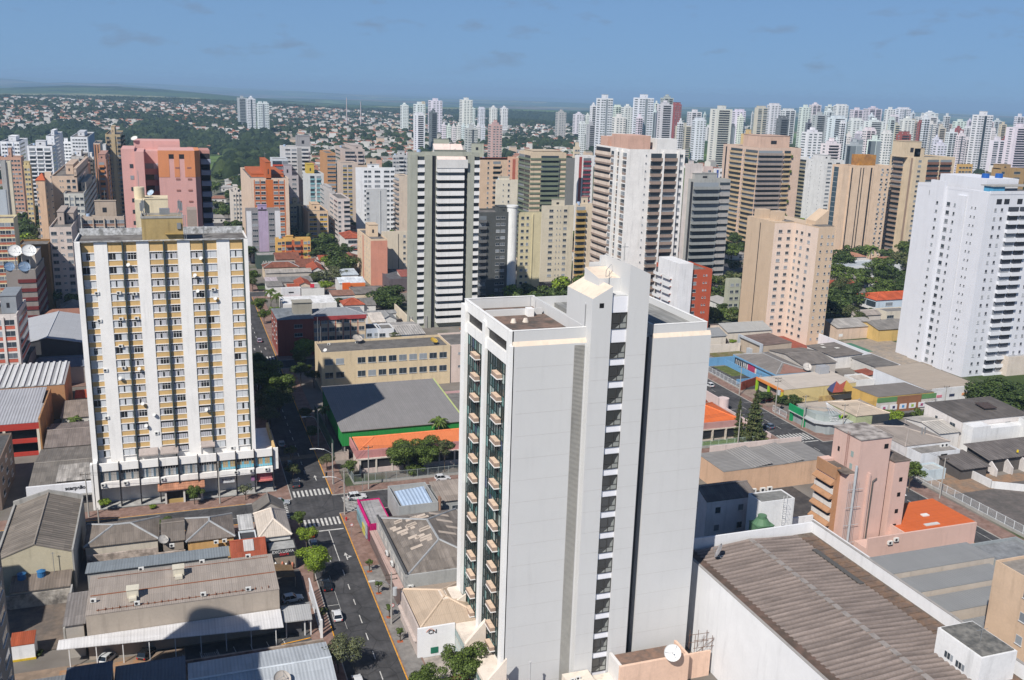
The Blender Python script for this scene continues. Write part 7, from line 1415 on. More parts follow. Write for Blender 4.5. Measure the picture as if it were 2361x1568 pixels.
# left group
TW(v1, 605, 880, 985, 1320, 425, 'pale pink tower with dark wide windows and round vents left of the slab', F='s.15 w1.3,2.6,1.4 s.5 t.3 t.3 s.5 w1.2,2.4,1.4', S='s.1 w.8,1.2,1.4', wall=(.66, .56, .50), fh=2.95, pent=((.25, .55, .3, .8, 5), (.6, .95, .4, .9, 4)), penthue=(.46, .38, .33))
TW(v1, 1000, 1525, 1530, 1185, 452, 'grey brown block with white fins and brick infill windows', F='s.3 n1.1 n1.1 P.25,.7 n1.1 n1.1 P.3,.8 n1.1 n1.1 P.25,.7 n1 n1', S='s', wall=(.52, .43, .35), acc=(.36, .20, .14), fh=2.95, pent=((.33, .83, .2, .7, 7),), penthue=(.46, .37, .29))
TW(v1, 785, 1030, 1272, 905, 505, 'pale green tower with a grid of windows and dark ribbon side', F='w1,1.7,1.5 P.2 w1 P.2 w1 w1', S='r1', wall=(.56, .55, .50), acc=(.4, .4, .36), fh=2.95, pent=((.75, 1, .2, .7, 4),), penthue=(.42, .37, .31))
TW(v1, 630, 945, 1132, 690, 520, 'tan tower with heavy cornices and round porthole windows', F='s1.2 t.4 t.4 s.4 w.7,1.6,1.5 s.2 w.7,1.6,1.5 s.2', S='s.3 w.5 w.5 t.4 t.4', wall=(.62, .47, .36), fh=2.95, pent=((.45, .75, .2, .6, 4.5), (.9, 1.0, .0, .9, 4)))
TW(v1, 548, 628, 632, 640, 512, 'narrow plain peach slab left of the cornice tower', F='s1 t.2', S='s', wall=(.72, .55, .42), fh=2.95, pent=(), depth=10)
T, b = TW(v1, 440, 548, 600, 748, 505, 'slim peach tower with a red tiled hat', F='w.4 s1.4', S='s.2 w.3 s.5', wall=(.66, .45, .30), fh=2.95, pent=()); x0, x1, y0, y1, h = b; m = MB(); m.slab([(x0-.3, y0-.3, h+.7), (x1+.3, y0-.3, h+.7), ((x0+x1)/2, (y0+y1)/2, h+3.5)], .1); m.slab([(x1+.3, y0-.3, h+.7), (x1+.3, y1, h+.7), ((x0+x1)/2, (y0+y1)/2, h+3.5)], .1); m.slab([(x0-.3, y1, h+.7), (x0-.3, y0-.3, h+.7), ((x0+x1)/2, (y0+y1)/2, h+3.5)], .1); part(T, 'roof_hat', m, paint((.5, .12, .05)))
TW(v1, -90, 165, 215, 1215, 400, 'orange and cream banded block at the left edge', F='n1 n1 n1 n.6', S='s', wall=(.70, .60, .38), acc=(.45, .14, .08), fh=2.9, pent=())
TW(v1, -60, 70, 78, 865, 440, 'plain blue grey slab at the left edge', F='s', S='s', wall=(.44, .48, .52), fh=2.9, pent=())
TW(v1, 1295, 1480, 1518, 175, 670, 'tall tan tower with brown balconies and a ribbed centre', F='s.15 b.7,.6,1 t.4 P.7,.6,3 t.4 b.7,.6,1', S='b1', wall=(.46, .36, .22), acc=(.24, .19, .14), fh=2.75, pent=((.4, .62, .1, .5, 5),), penthue=(.52, .40, .26))
TW(v1, 1262, 1300, 1312, 300, 660, 'thin white wall slab beside the tall tan tower', F='s', S='s', wall=(.66, .66, .66), pent=())
TW(v1, 1200, 1305, 1350, 485, 600, 'brick pink and orange tower with small balconies', F='s.1 s.1 b.8,.6,1 s.3', S='c.5 w.4 c.3', wall=(.50, .28, .22), acc=(.52, .20, .06), fh=2.85, pent=((.1, .9, .1, .9, 3),))
WH = [((0, 235, 340), 262, 830, 'white block with blue edges at the far left'), ((330, 640, 690), 318, 780, 'broad white tower with rows of dark openings'), ((565, 665, 770), 192, 830, 'tallest white slab of the left white cluster'), ((865, 1075, 1172), 205, 930, 'bright white gridded building with a blue grey side'), ((755, 870, 872), 262, 950, 'low bright white block behind the white slab'), ((875, 1030, 1085), 445, 690, 'grey and white balcony block in front of the white cluster'), ((1085, 1150, 1160), 460, 720, 'narrow dark framed block beside the grey balcony block')]
for i, ((a, b_, c), y, D, lb) in enumerate(WH):
    TW(v1, a, b_, c, y, D, lb, F=['s.2 w.5 w.5 C.12 b.8 s.3 C.1 w.5 w.5', 's.3 b1,.4,.7 s.2 b1,.4,.7 s.2 b1,.4,.7 s.3', 's1 t.3 s.3', 's.3 w.6 w.6 w.6 w.6 w.6 s.2', 'w.5 w.5 w.5', 'b1,.6,1 P.7,.4,2 b1,.6,1', 'd.3 w.6 d.2'][i], S='s.2 C1' if i == 3 else 'w1 s.5', wall=(.80, .81, .84) if i != 5 else (.52, .50, .48), acc=(.8, .8, .82), acc2=(.24, .32, .48), fh=2.9, parts=i in (1, 3, 5), name='apartment_tower', penthue=(.68, .69, .72))
TW(v1, 285, 370, 385, 555, 640, 'small yellow eight storey block with brown side stripes', F='c.2 w1 w1 c.15', S='s', wall=(.62, .50, .26), acc=(.34, .19, .10), fh=2.9, pent=((.1, .9, .1, .9, 2.5),))
TW(v1, 0, 255, 292, 455, 730, 'peach brick block with square windows at the far left', F='w.4 w.4 w.4 w.4 w.4 w.4 s.1', S='s', wall=(.55, .33, .24), fh=2.9, pent=((.4, .55, .1, .5, 6),))
TW(v1, 0, 60, 75, 500, 700, 'grey slab in front of the peach brick block', F='s', S='s', wall=(.36, .36, .36), parts=False, pent=())
TW(v1, 75, 128, 140, 505, 690, 'narrow cream slab beside the grey slab at the left', F='C.3 s1', S='s', wall=(.62, .56, .44), acc2=(.1, .1, .1), parts=False, pent=())
TW(v1, 1150, 1230, 1262, 280, 860, 'orange slab with pale vertical piers', F='c.2 d.2 c.3 d.2 c.3', S='s', wall=(.60, .50, .42), acc=(.52, .26, .14), parts=False, pent=())
# dishes building and red striped block left of the slab
P = onY(*v2(440, 400), 330); T, b = tower('dark maroon striped block with satellite dishes on its roof', v2(70, 400)[0], v2(435, 400)[0], v2(540, 400)[0], v2(435, 400)[1], 385, fh=3.4, F='s1 l1.6', S='l1', wall=(.26, .23, .21), acc=(.15, .025, .025), pent=((.45, .95, .3, .9, 5),), penthue=(.50, .44, .38))
x0, x1, y0, y1, h = b
for i, (a, zz, r, cl) in enumerate(((.30, 8.5, 2.4, (.74, .74, .72)), (.78, 8.5, 2.5, (.74, .74, .72)), (.12, 3.0, 1.8, (.14, .22, .34)), (.62, 3.0, 2.1, (.16, .23, .33)))): satdish(['large white dish, left of the pair on the maroon striped block', 'large white dish, right of the pair on the maroon striped block', 'blue grey dish low on the left of the maroon striped block', 'blue grey dish low on the right of the maroon striped block'][i], x0+(x1-x0)*a, y0+(5 if zz > 5 else 1), h-.2, r, (.2, -.75, .6), cl, stand=zz-r*.6)
TW(v2, 215, 590, 635, 80, 418, 'ochre apartment block with a blank shaded face behind the dishes', F='s', S='s', wall=(.26, .14, .05), fh=3, pent=())  # wall colour darkened to carry the shadow on its front
TW(v2, -120, 205, 320, 945, 300, 'white and coral gridded block with a grey stair room at the left edge', F='n.8 P.2 n.8 P.2', S='s.3 n1 n1', wall=(.62, .58, .55), acc=(.52, .13, .08), fh=3.3, pent=((.35, .95, .2, .8, 5),), penthue=(.28, .31, .34))
# centre group
CG = [
 (t1, 1620, 1684, 1945, 778, 545, 'rust orange tower with a tall orange spine and cream edges', dict(F='s.4 c.1 n.5 c.1 n.5 c.1 C.6 c.1 n.5 c.1 n.5 c.1 s.4', S='s1', wall=(.70, .54, .42), acc=(.52, .15, .05), acc2=(.56, .16, .04), pent=((.42, .55, .0, .5, 9), (.1, .95, .2, .9, 1.5)), penthue=(.50, .13, .04), fh=2.9)),
 (t1, 1652, 1660, 1888, 990, 520, 'grey block with a lilac centre strip', dict(F='c.5 w.7 C1 w.7 c.55', S='s', wall=(.27, .26, .27), acc=(.66, .66, .68), acc2=(.42, .34, .47), pent=((.35, .6, 0, .5, 2.5),), penthue=(.40, .31, .48), fh=2.9)),
 (t1, 2030, 2075, 2212, 1000, 577, 'peach block with yellow window trim', dict(F='s.2 n.5 n.5 s.4 n.5 n.5 s.15', S='s.3 C.1 s.3', wall=(.68, .50, .34), acc=(.62, .38, .04), acc2=(.60, .42, .3), fh=2.8)),
 (t1, 1545, 1560, 1628, 870, 640, 'small pale block left of the orange tower', dict(F='s.3 w.5 P.1 w.5 P.1 w.5', S='s', wall=(.68, .62, .56), fh=2.8)),
 (t1, 1945, 1955, 2032, 950, 600, 'dull olive block between the orange tower and the peach block', dict(F='w.5 w.5 d.3 s.4', S='s', wall=(.42, .40, .28), fh=2.8)),
 (t1, 2040, 2065, 2182, 745, 640, 'white tower with turquoise window strips', dict(F='s.4 b.5,.2,.8 s.2 b.5,.2,.8 s.3', S='s', wall=(.62, .63, .62), acc=(.22, .42, .46), fh=2.8, pent=((.1, .5, .2, .8, 6),), penthue=(.60, .43, .08))),
 (t1, 1885, 1900, 2092, 562, 720, 'grey and white tower with a dark stair core', dict(F='s.3 w.7 w.7 C.5 b.8 s.2', S='s', wall=(.60, .60, .60), acc=(.62, .62, .62), acc2=(.3, .3, .3), fh=2.8, pent=((.55, 1, .1, .8, 8),), penthue=(.32, .32, .33))),
 (t1, 1820, 1835, 1942, 645, 700, 'white block with red balcony bands', dict(F='b1,.3,.8 b.6', S='s', wall=(.6, .63, .66), acc=(.60, .08, .03), fh=3.6, pent=())),
 (t1, 1900, 1905, 2012, 760, 610, 'grey lilac block in front of the red banded one', dict(F='s.2 w.7 s.2 w.7 s.2', S='s', wall=(.46, .42, .42), fh=2.8, pent=((.1, .6, .2, .8, 7),), penthue=(.42, .38, .40))),
 (t1, 2155, 2200, 2262, 608, 690, 'copper brown slab with window rows', dict(F='s.1 r1', S='s', wall=(.50, .27, .13), acc=(.4, .2, .1), fh=2.8, pent=())),
 (t2, 112, 180, 312, 582, 690, 'dusty pink tower with arched upper windows', dict(F='b.5 b.5 s.3 b.5 s.2', S='w.4 s.3', wall=(.52, .44, .40), acc=(.5, .43, .4), fh=2.8, pent=((.5, 1, .2, .9, 2.5),))),
 (t2, 125, 150, 262, 672, 640, 'beige block with ochre shutters', dict(F='s.2 n.4 s.1 n.4 s.5', S='s', wall=(.56, .46, .38), acc=(.52, .36, .10), fh=2.8, pent=())),
 (t2, 200, 205, 425, 690, 660, 'tan block with olive balconies beside the shuttered one', dict(F='b.6 s.2 b.6 s1', S='s', wall=(.54, .42, .32), acc=(.36, .31, .16), fh=2.8, pent=((.55, .85, .2, .9, 5),))),
 (t2, 10, 75, 112, 862, 600, 'grey stepped block in front of the beige blocks', dict(F='s.6 w.4', S='w.4 s.4', wall=(.50, .48, .47), fh=2.8, pent=((.1, .7, .1, .7, 2),))),
 (t2, 75, 130, 212, 915, 570, 'small pinkish white block with rounded balconies', dict(F='w.4 s.3 b.7,.7,1', S='w.3 w.3', wall=(.64, .57, .54), acc=(.56, .5, .48), fh=2.8, pent=())),
 (t2, 390, 395, 428, 655, 720, 'small salmon block at the left of the white tower', dict(F='s', S='s', wall=(.6, .38, .3), pent=(), parts=False)),
 (r5, 0, 15, 75, 620, 640, 'cream house block with a dormer in front of the suburb', dict(F='w.5 w.5', S='s', wall=(.66, .56, .42), pent=((.3, .8, .2, .8, 4),), parts=False)),
 (r5, 1190, 1215, 1375, 800, 420, 'pale house with a tiled hat between the white and the tan tower', dict(F='s1', S='s', wall=(.62, .56, .53), pent=((.1, .4, .1, .5, 2),), parts=False)),
 (r5, 1375, 1395, 1480, 830, 450, 'pale pink block with one dark window beside the tiled house', dict(F='s.5 w.6 s.2', S='s', wall=(.66, .52, .47), pent=(), parts=False)),
 (r5, 1490, 1500, 1580, 850, 520, 'small white and blue block left of the tan balcony tower', dict(F='s.3 C.3 s.2 w.3', S='s', wall=(.7, .7, .72), acc2=(.05, .1, .35), pent=(), parts=False)),
 (r6, 2030, 2130, 2380, 830, 520, 'flat brown block behind the white apartment tower roof', dict(F='w.3 s.6 w.6 s.3', S='s', wall=(.38, .25, .12), pent=((.0, .4, .1, .9, 3),), fh=4, penthue=(.40, .27, .14))),
 (r6, 1665, 1690, 1832, 785, 560, 'ochre block with rows of square windows behind the white tower', dict(F='w.5 w.5 w.5 w.5 s.1', S='s', wall=(.60, .38, .14), pent=(), fh=3)),
 (r6, 300, 330, 505, 745, 720, 'white tower with rounded balconies seen end on', dict(F='w.5 s.5 s.4', S='b.6', wall=(.68, .69, .72), acc=(.66, .66, .68), pent=(), fh=2.8)),
]
for fr, a, b_, c, y, D, lb, k in CG: TW(fr, a, b_, c, y, D, lb, **k)
T, b = TW(e0, 640, 652, 1080, 285, 511, 'orange and yellow four storey block with terracotta panels', F='s.2 w.7 n.5 s.1 b1 c.4 b1 c.4 w.7 n.4 s.1', S='s', wall=(.66, .40, .12), acc=(.50, .13, .05), fh=3, pent=((.3, .5, .2, .8, 1.5),))
# ---------------- far skyline ----------------
FAR = []
def ft(fr, a, c, y, D, st='a', cl='w', pent=None, m=.32): FAR.append((fr, a, c, y, D, st, cl, pent, m))
STY = {'a': ('s.3 u2 s.3', 's.5 w.6 s.3'), 'b': ('s.2 w.6 s.2 w.6 s.2 w.6', 'w.6 s.2'), 'c': ('w.7 w.7 g.6 w.7 w.7', 's.2 w.7 s.2'), 'd': ('b.8,.4,.8 s.3 b.8,.4,.8', 's1'), 'e': ('s.2 u1.2 s.15 u1.2 s.2', 'w.4 w.4'), 'g': ('g1 s.1 g1', 's.4 g.8')}
COL = {'w': (.80, .80, .81), 'g': (.48, .49, .50), 'd': (.16, .17, .19), 'c': (.66, .58, .48), 'y': (.66, .52, .24), 'r': (.34, .10, .09), 'p': (.62, .40, .36), 'v': (.68, .68, .69)}
for q in ((180, 250, 180, 1500), (247, 425, 100, 1150, 'c'), (425, 515, 185, 1700, 'e'), (410, 560, 300, 1250, 'b'), (510, 640, 195, 1600, 'b'), (640, 858, 95, 1200, 'c'), (860, 905, 150, 1700), (850, 890, 240, 1350, 'g'), (925, 1065, 95, 1500, 'e', 'g'), (890, 1060, 165, 1200, 'a', 'v'), (1045, 1152, 165, 1350, 'b', 'r'), (1210, 1365, 245, 1600, 'e'), (1085, 1250, 395, 1250, 'd', 'c'), (1265, 1412, 330, 1180, 'b'), (1380, 1410, 265, 1900), (1455, 1690, 215, 1150, 'a', 'v'), (1690, 1832, 235, 1400, 'b'), (1660, 1720, 400, 1200, 'g', 'd'), (1890, 1915, 255, 2300), (1780, 1930, 480, 900, 'd', 'y'), (1925, 2060, 200, 1400, 'd', 'c'), (2055, 2205, 170, 1500, 'b'), (2155, 2292, 315, 1100, 'a', 'd'), (2200, 2361, 225, 1600, 'e'), (60, 135, 365, 1300, 'b'), (140, 240, 380, 1400, 'a', 'g'), (0, 120, 270, 2100, 'b'), (125, 180, 280, 2100, 'b')): ft(r5, *q)
for q in ((35, 160, 190, 1500, 'b'), (135, 265, 165, 1900, 'e'), (165, 320, 270, 1250, 'a', 'g'), (100, 165, 350, 1150, 'a', 'd'), (300, 400, 180, 2000, 'e'), (390, 548, 170, 1900, 'b'), (290, 400, 235, 1450, 'c'), (330, 530, 300, 1200, 'a'), (60, 275, 450, 950, 'b', 'w'), (560, 700, 215, 1700, 'e'), (545, 700, 320, 1350, 'b'), (700, 895, 205, 1800, 'e', 'v'), (705, 910, 335, 1350, 'a'), (920, 1030, 210, 1700, 'b'), (1030, 1195, 205, 1650, 'c'), (1075, 1235, 320, 1300, 'b'), (1190, 1235, 250, 1900), (1235, 1475, 290, 1500, 'e'), (1300, 1475, 250, 1900, 'b'), (1260, 1335, 345, 1250, 'a', 'r'), (1330, 1460, 360, 1200, 'c'), (940, 1075, 370, 1200, 'd', 'c'), (690, 830, 425, 1000, 'e'), (885, 1000, 455, 950, 'b'), (565, 700, 515, 850, 'g', 'g'), (740, 885, 530, 820, 'g', 'w'), (515, 690, 580, 800, 'g', 'g'), (260, 470, 570, 820, 'a', 'w'), (1040, 1195, 470, 980, 'a', 'r'), (1410, 1480, 395, 1300, 'a', 'g'), (1480, 1620, 365, 1500, 'e', 'c'), (1625, 1770, 335, 1700, 'b'), (1410, 1500, 520, 1050, 'b'), (1425, 1565, 580, 950, 'b'), (1550, 1680, 450, 1100, 'e'), (1620, 1740, 420, 1300, 'b', 'r'), (1660, 1760, 480, 1000, 'c'), (1740, 1830, 400, 1500, 'e'), (1720, 1800, 520, 1050, 'd'), (1830, 2045, 270, 1000, 'c'), (2025, 2145, 335, 1450, 'e', 'v'), (2180, 2480, 400, 950, 'a'), (2000, 2170, 535, 1050, 'd'), (2130, 2190, 520, 1200, 'b', 'r'), (1770, 1830, 330, 1900)): ft(r6, *q)
for q in ((552, 608, 282, 2200, 'b'), (640, 720, 275, 1900, 'b'), (642, 718, 345, 1450, 'a'), (740, 836, 250, 2000, 'b'), (745, 802, 330, 1500, 'a', 'd'), (952, 1040, 245, 2050, 'b'), (1005, 1058, 302, 2150, 'b'), (1075, 1125, 302, 2300, 'b'), (1152, 1207, 300, 2250, 'b'), (1224, 1279, 302, 2250, 'b'), (1145, 1240, 415, 1150, 'b', 'p'), (985, 1075, 440, 1200, 'c', 'g'), (1600, 1672, 330, 1900, 'b', 'g'), (690, 722, 265, 2300, 'b', 'c')): ft(t2, *q)
R_ = random.Random(31)
for i in range(46):
    x = R_.uniform(150, 2300); wd_ = R_.uniform(60, 115); ft(r6, x, x+wd_, R_.uniform(270, 520), R_.uniform(1050, 1900), R_.choice('abeeb'), R_.choice('wwwwvc'))
for i in range(14): x = R_.uniform(250, 2000); ft(r5, x, x+R_.uniform(60, 100), R_.uniform(290, 430), R_.uniform(1150, 1900), R_.choice('abeb'), R_.choice('wwvc'))
for q in ((1597, 1662, 232, 2300, 'a', 'g'), (1660, 1722, 238, 2100, 'c'), (1730, 1812, 268, 2000, 'c')): ft(t1, *q)
for i in range(9): ft(t2, 830+i*33, 862+i*33, 415+(i % 3)*6, 1650+(i % 2)*60, 'b')
cn = {'w': 'white', 'g': 'grey', 'd': 'dark', 'c': 'cream', 'y': 'yellow', 'r': 'maroon', 'p': 'pink and red', 'v': 'pale grey'}; sn = {'a': 'banded', 'b': 'gridded', 'c': 'glass striped', 'd': 'balconied', 'e': 'twin ribbed', 'g': 'glassy'}
ordn = lambda n: str(n)+({1: 'st', 2: 'nd', 3: 'rd'}.get(n % 10, 'th') if n % 100 not in (11, 12, 13) else 'th')
FAR.sort(key=lambda q: q[0](q[1], q[3])[0])
cc_ = {}
for fr, a, c, y, D, st, cl, pent, m_ in FAR:
    k = (cl, st); cc_[k] = cc_.get(k, 0)+1; R_ = random.Random(int(a*7+c+D))
    F_, S_ = STY[st]; wl_ = tuple(x*R_.uniform(.9, 1.04) for x in COL[cl]); u0, u2 = fr(a, y)[0], fr(c, y)[0]; v0 = fr(a, y)[1]
    um = u0+(u2-u0)*(.30 if u0 > 600 else .12); ph = R_.choice([((.35, .65, .2, .8, 5),), ((.25, .75, .2, .8, 3), (.4, .6, .3, .7, 6)), ((.1, .4, .2, .8, 3.5), (.6, .9, .2, .8, 3.5))])
    far_tower('%s %s high-rise on the skyline, %s of its kind from the left' % (cn[cl], sn[st], ordn(cc_[k])), u0, um, u2, v0, D, F=F_, S=S_, wall=wl_, acc=tuple(x*.92 for x in wl_), acc2=(.3, .3, .32), pent=ph, fh=3.0 if D < 1600 else 3.4, name='high_rise', cat='high-rise', group='high-rises on the far skyline', dirt=.6)
# ---------------- low quarter between the school and the towers ----------------
def LE(label, fl, br, z, roof='gx', **k): return lowb(label, e0(*fl), e0(*br), z, roof, **k)
RED = (.34, .085, .045); RBR = (.22, .085, .055); GRY = (.24, .225, .21); WHT = (.66, .65, .63)
LE('broad bright white roofed hall behind the brick red block', (745, 1085), (1330, 962), 5, 'flat', wall=WHT, rc=(.74, .74, .74), par=.15, name='warehouse')
LE('grey sheet roof of the white and blue corner shop', (540, 862), (715, 802), 5, 'shy', wall=WHT, rc=GRY, rise=.5)
T, b = LE('white fronted shop with a dark red base and a banner sign', (722, 885), (945, 862), 5.5, 'flat', wall=(.66, .66, .68), rc=(.4, .38, .36)); part(T, 'shop_front', MB().box(b[0]-.2, b[1]+.3, b[2]-.5, b[2]-.02, 0, 1.8, 0).box(b[0]+3, b[1]-3, b[2]-.12, b[2]-.02, 3.3, 3.8, 1), [paint((.34, .02, .03)), M_DARK])
LE('small red roof behind the banner shop', (792, 868), (930, 838), 5.2, 'gx', wall=(.6, .45, .38), rc=RED, rise=.8)
LE('red tiled roof beside the grey slab roof with the red sign', (903, 858), (1052, 782), 5, 'gy', wall=(.6, .5, .4), rc=RED)
T, b = LE('flat grey shop roof carrying a small red box sign', (968, 892), (1195, 812), 5, 'flat', wall=WHT, rc=(.36, .35, .33)); part(T, 'sign_box', MB().box((b[0]+b[1])/2-.9, (b[0]+b[1])/2+.9, b[2]+2, b[2]+2.4, 5, 6.6), paint((.62, .03, .06)))
LE('long beige grey sheet roof in two steps near the avenue', (690, 812), (1075, 745), 5, 'shy', wall=(.5, .45, .4), rc=(.22, .21, .2), rise=.6)
LE('long pinkish grey sheet roof behind the stepped roof', (525, 700), (1070, 645), 6, 'gx', wall=(.5, .45, .4), rc=(.36, .33, .30), rise=1)
LE('small lilac white roof by the blue corner', (527, 800), (686, 752), 4.6, 'shy', wall=WHT, rc=(.50, .44, .46), rise=.4)
LE('rounded dark red tile roof with a cream gable', (495, 632), (912, 578), 5.5, 'hip', wall=(.64, .52, .38), rc=RBR, rise=2)
LE('taupe gabled house with a brown tile roof in front of the orange block', (650, 530), (905, 455), 6.5, 'gx', wall=(.46, .36, .30), rc=RBR, rise=2, F='s1 w1 s1 w1 s1', fh=3.4)
T, b = LE('dark green fronted shop with pale lettering and a grey roof', (415, 478), (642, 430), 7, 'flat', wall=(.055, .085, .07), rc=(.34, .33, .32)); words(T, 'ARAN SA', b[0]+7, b[2]-.03, 3.2, 2.1, paint((.55, .55, .52)))
LE('low white house with an old red roof beside the lilac striped block', (355, 400), (640, 352), 5, 'gx', wall=WHT, rc=RED, rise=1.4)
LE('white gabled cottage with a bright red tile roof', (1062, 682), (1205, 598), 5, 'gy', wall=WHT, rc=RED, rise=2.2); LE('brown tiled house with crossed gables behind the red cottage', (915, 622), (1105, 520), 5, 'gx', wall=(.5, .4, .34), rc=RBR, rise=2)
LE('small rusty tile roof between the cottages and the big tree', (1082, 600), (1190, 548), 5, 'hip', wall=(.5, .4, .34), rc=RBR); LE('little tiled roof under the large dark trees', (1185, 545), (1262, 490), 5, 'gx', wall=(.62, .55, .5), rc=RED)
LE('cream shop with a dark patched roof below the salmon block', (1622, 955), (1920, 852), 5.5, 'gx', wall=(.66, .54, .40), rc=(.19, .17, .155), rise=.8)
LE('white canopy building with a rust brown roof', (1340, 975), (1592, 912), 5, 'shy', wall=WHT, rc=(.28, .15, .11), rise=.6, F='r1', fh=3.8); LE('red hipped roof just behind the brick red block', (1478, 1095), (1705, 1032), 5, 'hip', wall=WHT, rc=RED, rise=2)
LE('pale blue sheet roof house near the salmon block', (1460, 722), (1612, 652), 5, 'shy', wall=WHT, rc=(.46, .52, .58), rise=.6); LE('white and blue gabled workshop roof', (1432, 822), (1690, 742), 5, 'gx', wall=WHT, rc=(.62, .66, .70), rise=1.2)
T, b = LE('orange fronted kiosk shop under the salmon block', (1478, 825), (1562, 812), 6, 'flat', wall=(.72, .13, .02), rc=(.5, .2, .1)); LE('orange fascia strip of the shop row under the salmon block', (1565, 832), (1740, 812), 5, 'flat', wall=(.66, .18, .05), rc=(.36, .34, .32))
T, b = LE('white two storey clinic with a red tile roof and an oval emblem', (1500, 270), (1658, 200), 11, 'hip', wall=(.68, .66, .62), rc=RED, rise=2, F='s.2 r1 s.1', fh=4); m = MB(); m.tube([(b[0]+6+3*math.cos(k*.35), b[2]-.2, 6+1.3*math.sin(k*.35)) for k in range(19)], .16, 4); part(T, 'emblem', m, paint((.5, .08, .05)))
LE('dark red tile roof left of the salmon block', (1535, 582), (1660, 472), 5, 'gy', wall=(.5, .45, .4), rc=RBR)
LE('long narrow grey roof between the red hipped roof and the sage tower', (1760, 1205), (2118, 1160), 4.4, 'shy', wall=WHT, rc=(.30, .30, .30), rise=.5); LE('brown grey shed roof behind the narrow grey roof', (1690, 1095), (1850, 1040), 4.4, 'shy', wall=WHT, rc=(.2, .19, .18))
LE('wide pale grey ribbed roof in front of the sage tower', (2060, 1465), (2340, 1290), 5, 'gx', wall=(.5, .48, .46), rc=(.40, .38, .36), rise=1.1, pitch=.9); LE('small cream skylight roof beside the wide ribbed roof', (1835, 1305), (1945, 1225), 5, 'shy', wall=CRM, rc=(.62, .56, .50))
LE('grey brown roof left of the wide ribbed roof', (1945, 1275), (2090, 1205), 5, 'gy', wall=WHT, rc=(.28, .28, .28)); LE('pale blue and white two storey office right of the brick red block', (1765, 1385), (1895, 1315), 7, 'flat', wall=(.50, .55, .62), rc=(.14, .14, .15), F='w1 s.2 w1 s.2', fh=3.3); LE('bright white annexe beside the pale blue office', (1915, 1385), (2050, 1315), 7, 'flat', wall=(.72, .73, .75), rc=(.20, .19, .18), F='w1 s1', fh=3.3)
LE('bright blue roof strip by the bushes at the foot of the sage tower', (2095, 1530), (2350, 1490), 4, 'flat', wall=(.08, .28, .55), rc=(.10, .32, .58), par=.1); LE('dark glass showroom in the shade of the cream block', (2050, 770), (2275, 640), 6, 'flat', wall=(.12, .10, .11), rc=(.12, .12, .13))
LE('striped canopy shop right of the dark showroom', (2190, 740), (2290, 690), 6, 'shy', wall=(.6, .55, .5), rc=(.30, .10, .08)); w_ = MB(); q0, q1 = G(*e0(2110, 1130), 2), G(*e0(2270, 1370), 2); w_.prism([(q0[0], q1[1]), (q0[0]+.5, q1[1]), (q0[0]+.5, q0[1]), (q0[0], q0[1])], 0, 4); solo('boundary_wall', 'cream garden wall at the left foot of the sage tower', 'wall', w_, paint(CRM))
# right hand low houses between the towers (c3 frame)
def LC(label, fl, br, z, roof='gx', **k): return lowb(label, c3(*fl), c3(*br), z, roof, **k)
LC('pale blue villa with a red hipped tile roof and white balcony beside the white tower', (385, 970), (640, 900), 8, 'hip', wall=(.55, .64, .72), rc=(.48, .10, .04), rise=2, F='s.5 w.5 s.5 w.5 s.5 w.5', S='b1 b1', acc=(.7, .7, .7), fh=3.6, name='house')
LC('yellow gabled bungalow with a grey sheet roof', (405, 1205), (545, 1115), 5, 'gx', wall=(.60, .42, .16), rc=GRY, name='house'); LC('flat peach and grey roofs left of the bungalow', (75, 1190), (290, 1130), 5, 'shy', wall=(.62, .48, .38), rc=(.38, .36, .34), name='house')
LC('cream flat house below the villa', (468, 1060), (575, 1020), 6, 'flat', wall=(.66, .60, .50), rc=(.24, .23, .22), F='w1 s1 w1', name='house'); LC('pale shed roof below the villa', (210, 1095), (380, 1065), 5, 'shy', wall=(.6, .55, .5), rc=(.34, .30, .27), name='house')
LC('white and teal low school building behind the palm', (150, 700), (440, 645), 7, 'flat', wall=(.68, .70, .72), rc=(.46, .50, .54), name='school_building'); LC('red tile roof left of the trees behind the beige block', (-30, 870), (90, 805), 5, 'gx', wall=WHT, rc=RED, name='house')
LC('dark red roofs behind the white tower at the right edge', (1470, 1290), (1560, 1200), 6, 'gy', wall=(.6, .55, .5), rc=RBR, name='house'); LC('cream walled shed right of the white tower', (1440, 1420), (1600, 1345), 7, 'flat', wall=(.64, .56, .48), rc=(.4, .4, .4), name='warehouse')
# ---------------- trees placed from the photograph ----------------
def TR(fr, x, y, zc, h, r, kind, label, lod=1, name='tree', sq=.85):
    X, Y = G(*fr(x, y), zc); return tree(label, X, Y, h, r, kind, lod, name=name, squash=sq)
tree('bright yellow green round tree on the pavement, largest of the street trees', 21.8, 168.3, 7.6, 3.9, 'yellow', 0, squash=.8); tree('small lime tree beside the parked silver car', 21.9, 180.2, 6.0, 2.0, 'yellow', 1); tree('dark green bushy tree at the corner before the crossing', 21.9, 190.0, 5.0, 1.7, 'mid', 1)
tree('dense dark green tree at the bottom of the street beside the pink walled roof', 21.3, 137.4, 7.5, 3.6, 'grey', 0)
tree('dark tree at the bottom edge between the street and the forecourt', 33.2, 126.0, 6.4, 3.3, 'mid', 0); tree('glossy green tree in a round planter in front of the grey tower podium', 39.6, 128.6, 7.2, 3.8, 'mid', 0)
T = thing('planter', 'round kerbed tree planter with red gravel at the foot of the podium', 'planter', 39.6, 128.6, .12); part(T, 'kerb', MB().cyl(39.6, 128.6, .12, .5, 2.6, 2.6, 24), M_KERB); part(T, 'soil', MB().cyl(39.6, 128.6, .5, .55, 2.3, 2.3, 24), paint((.25, .08, .05)))
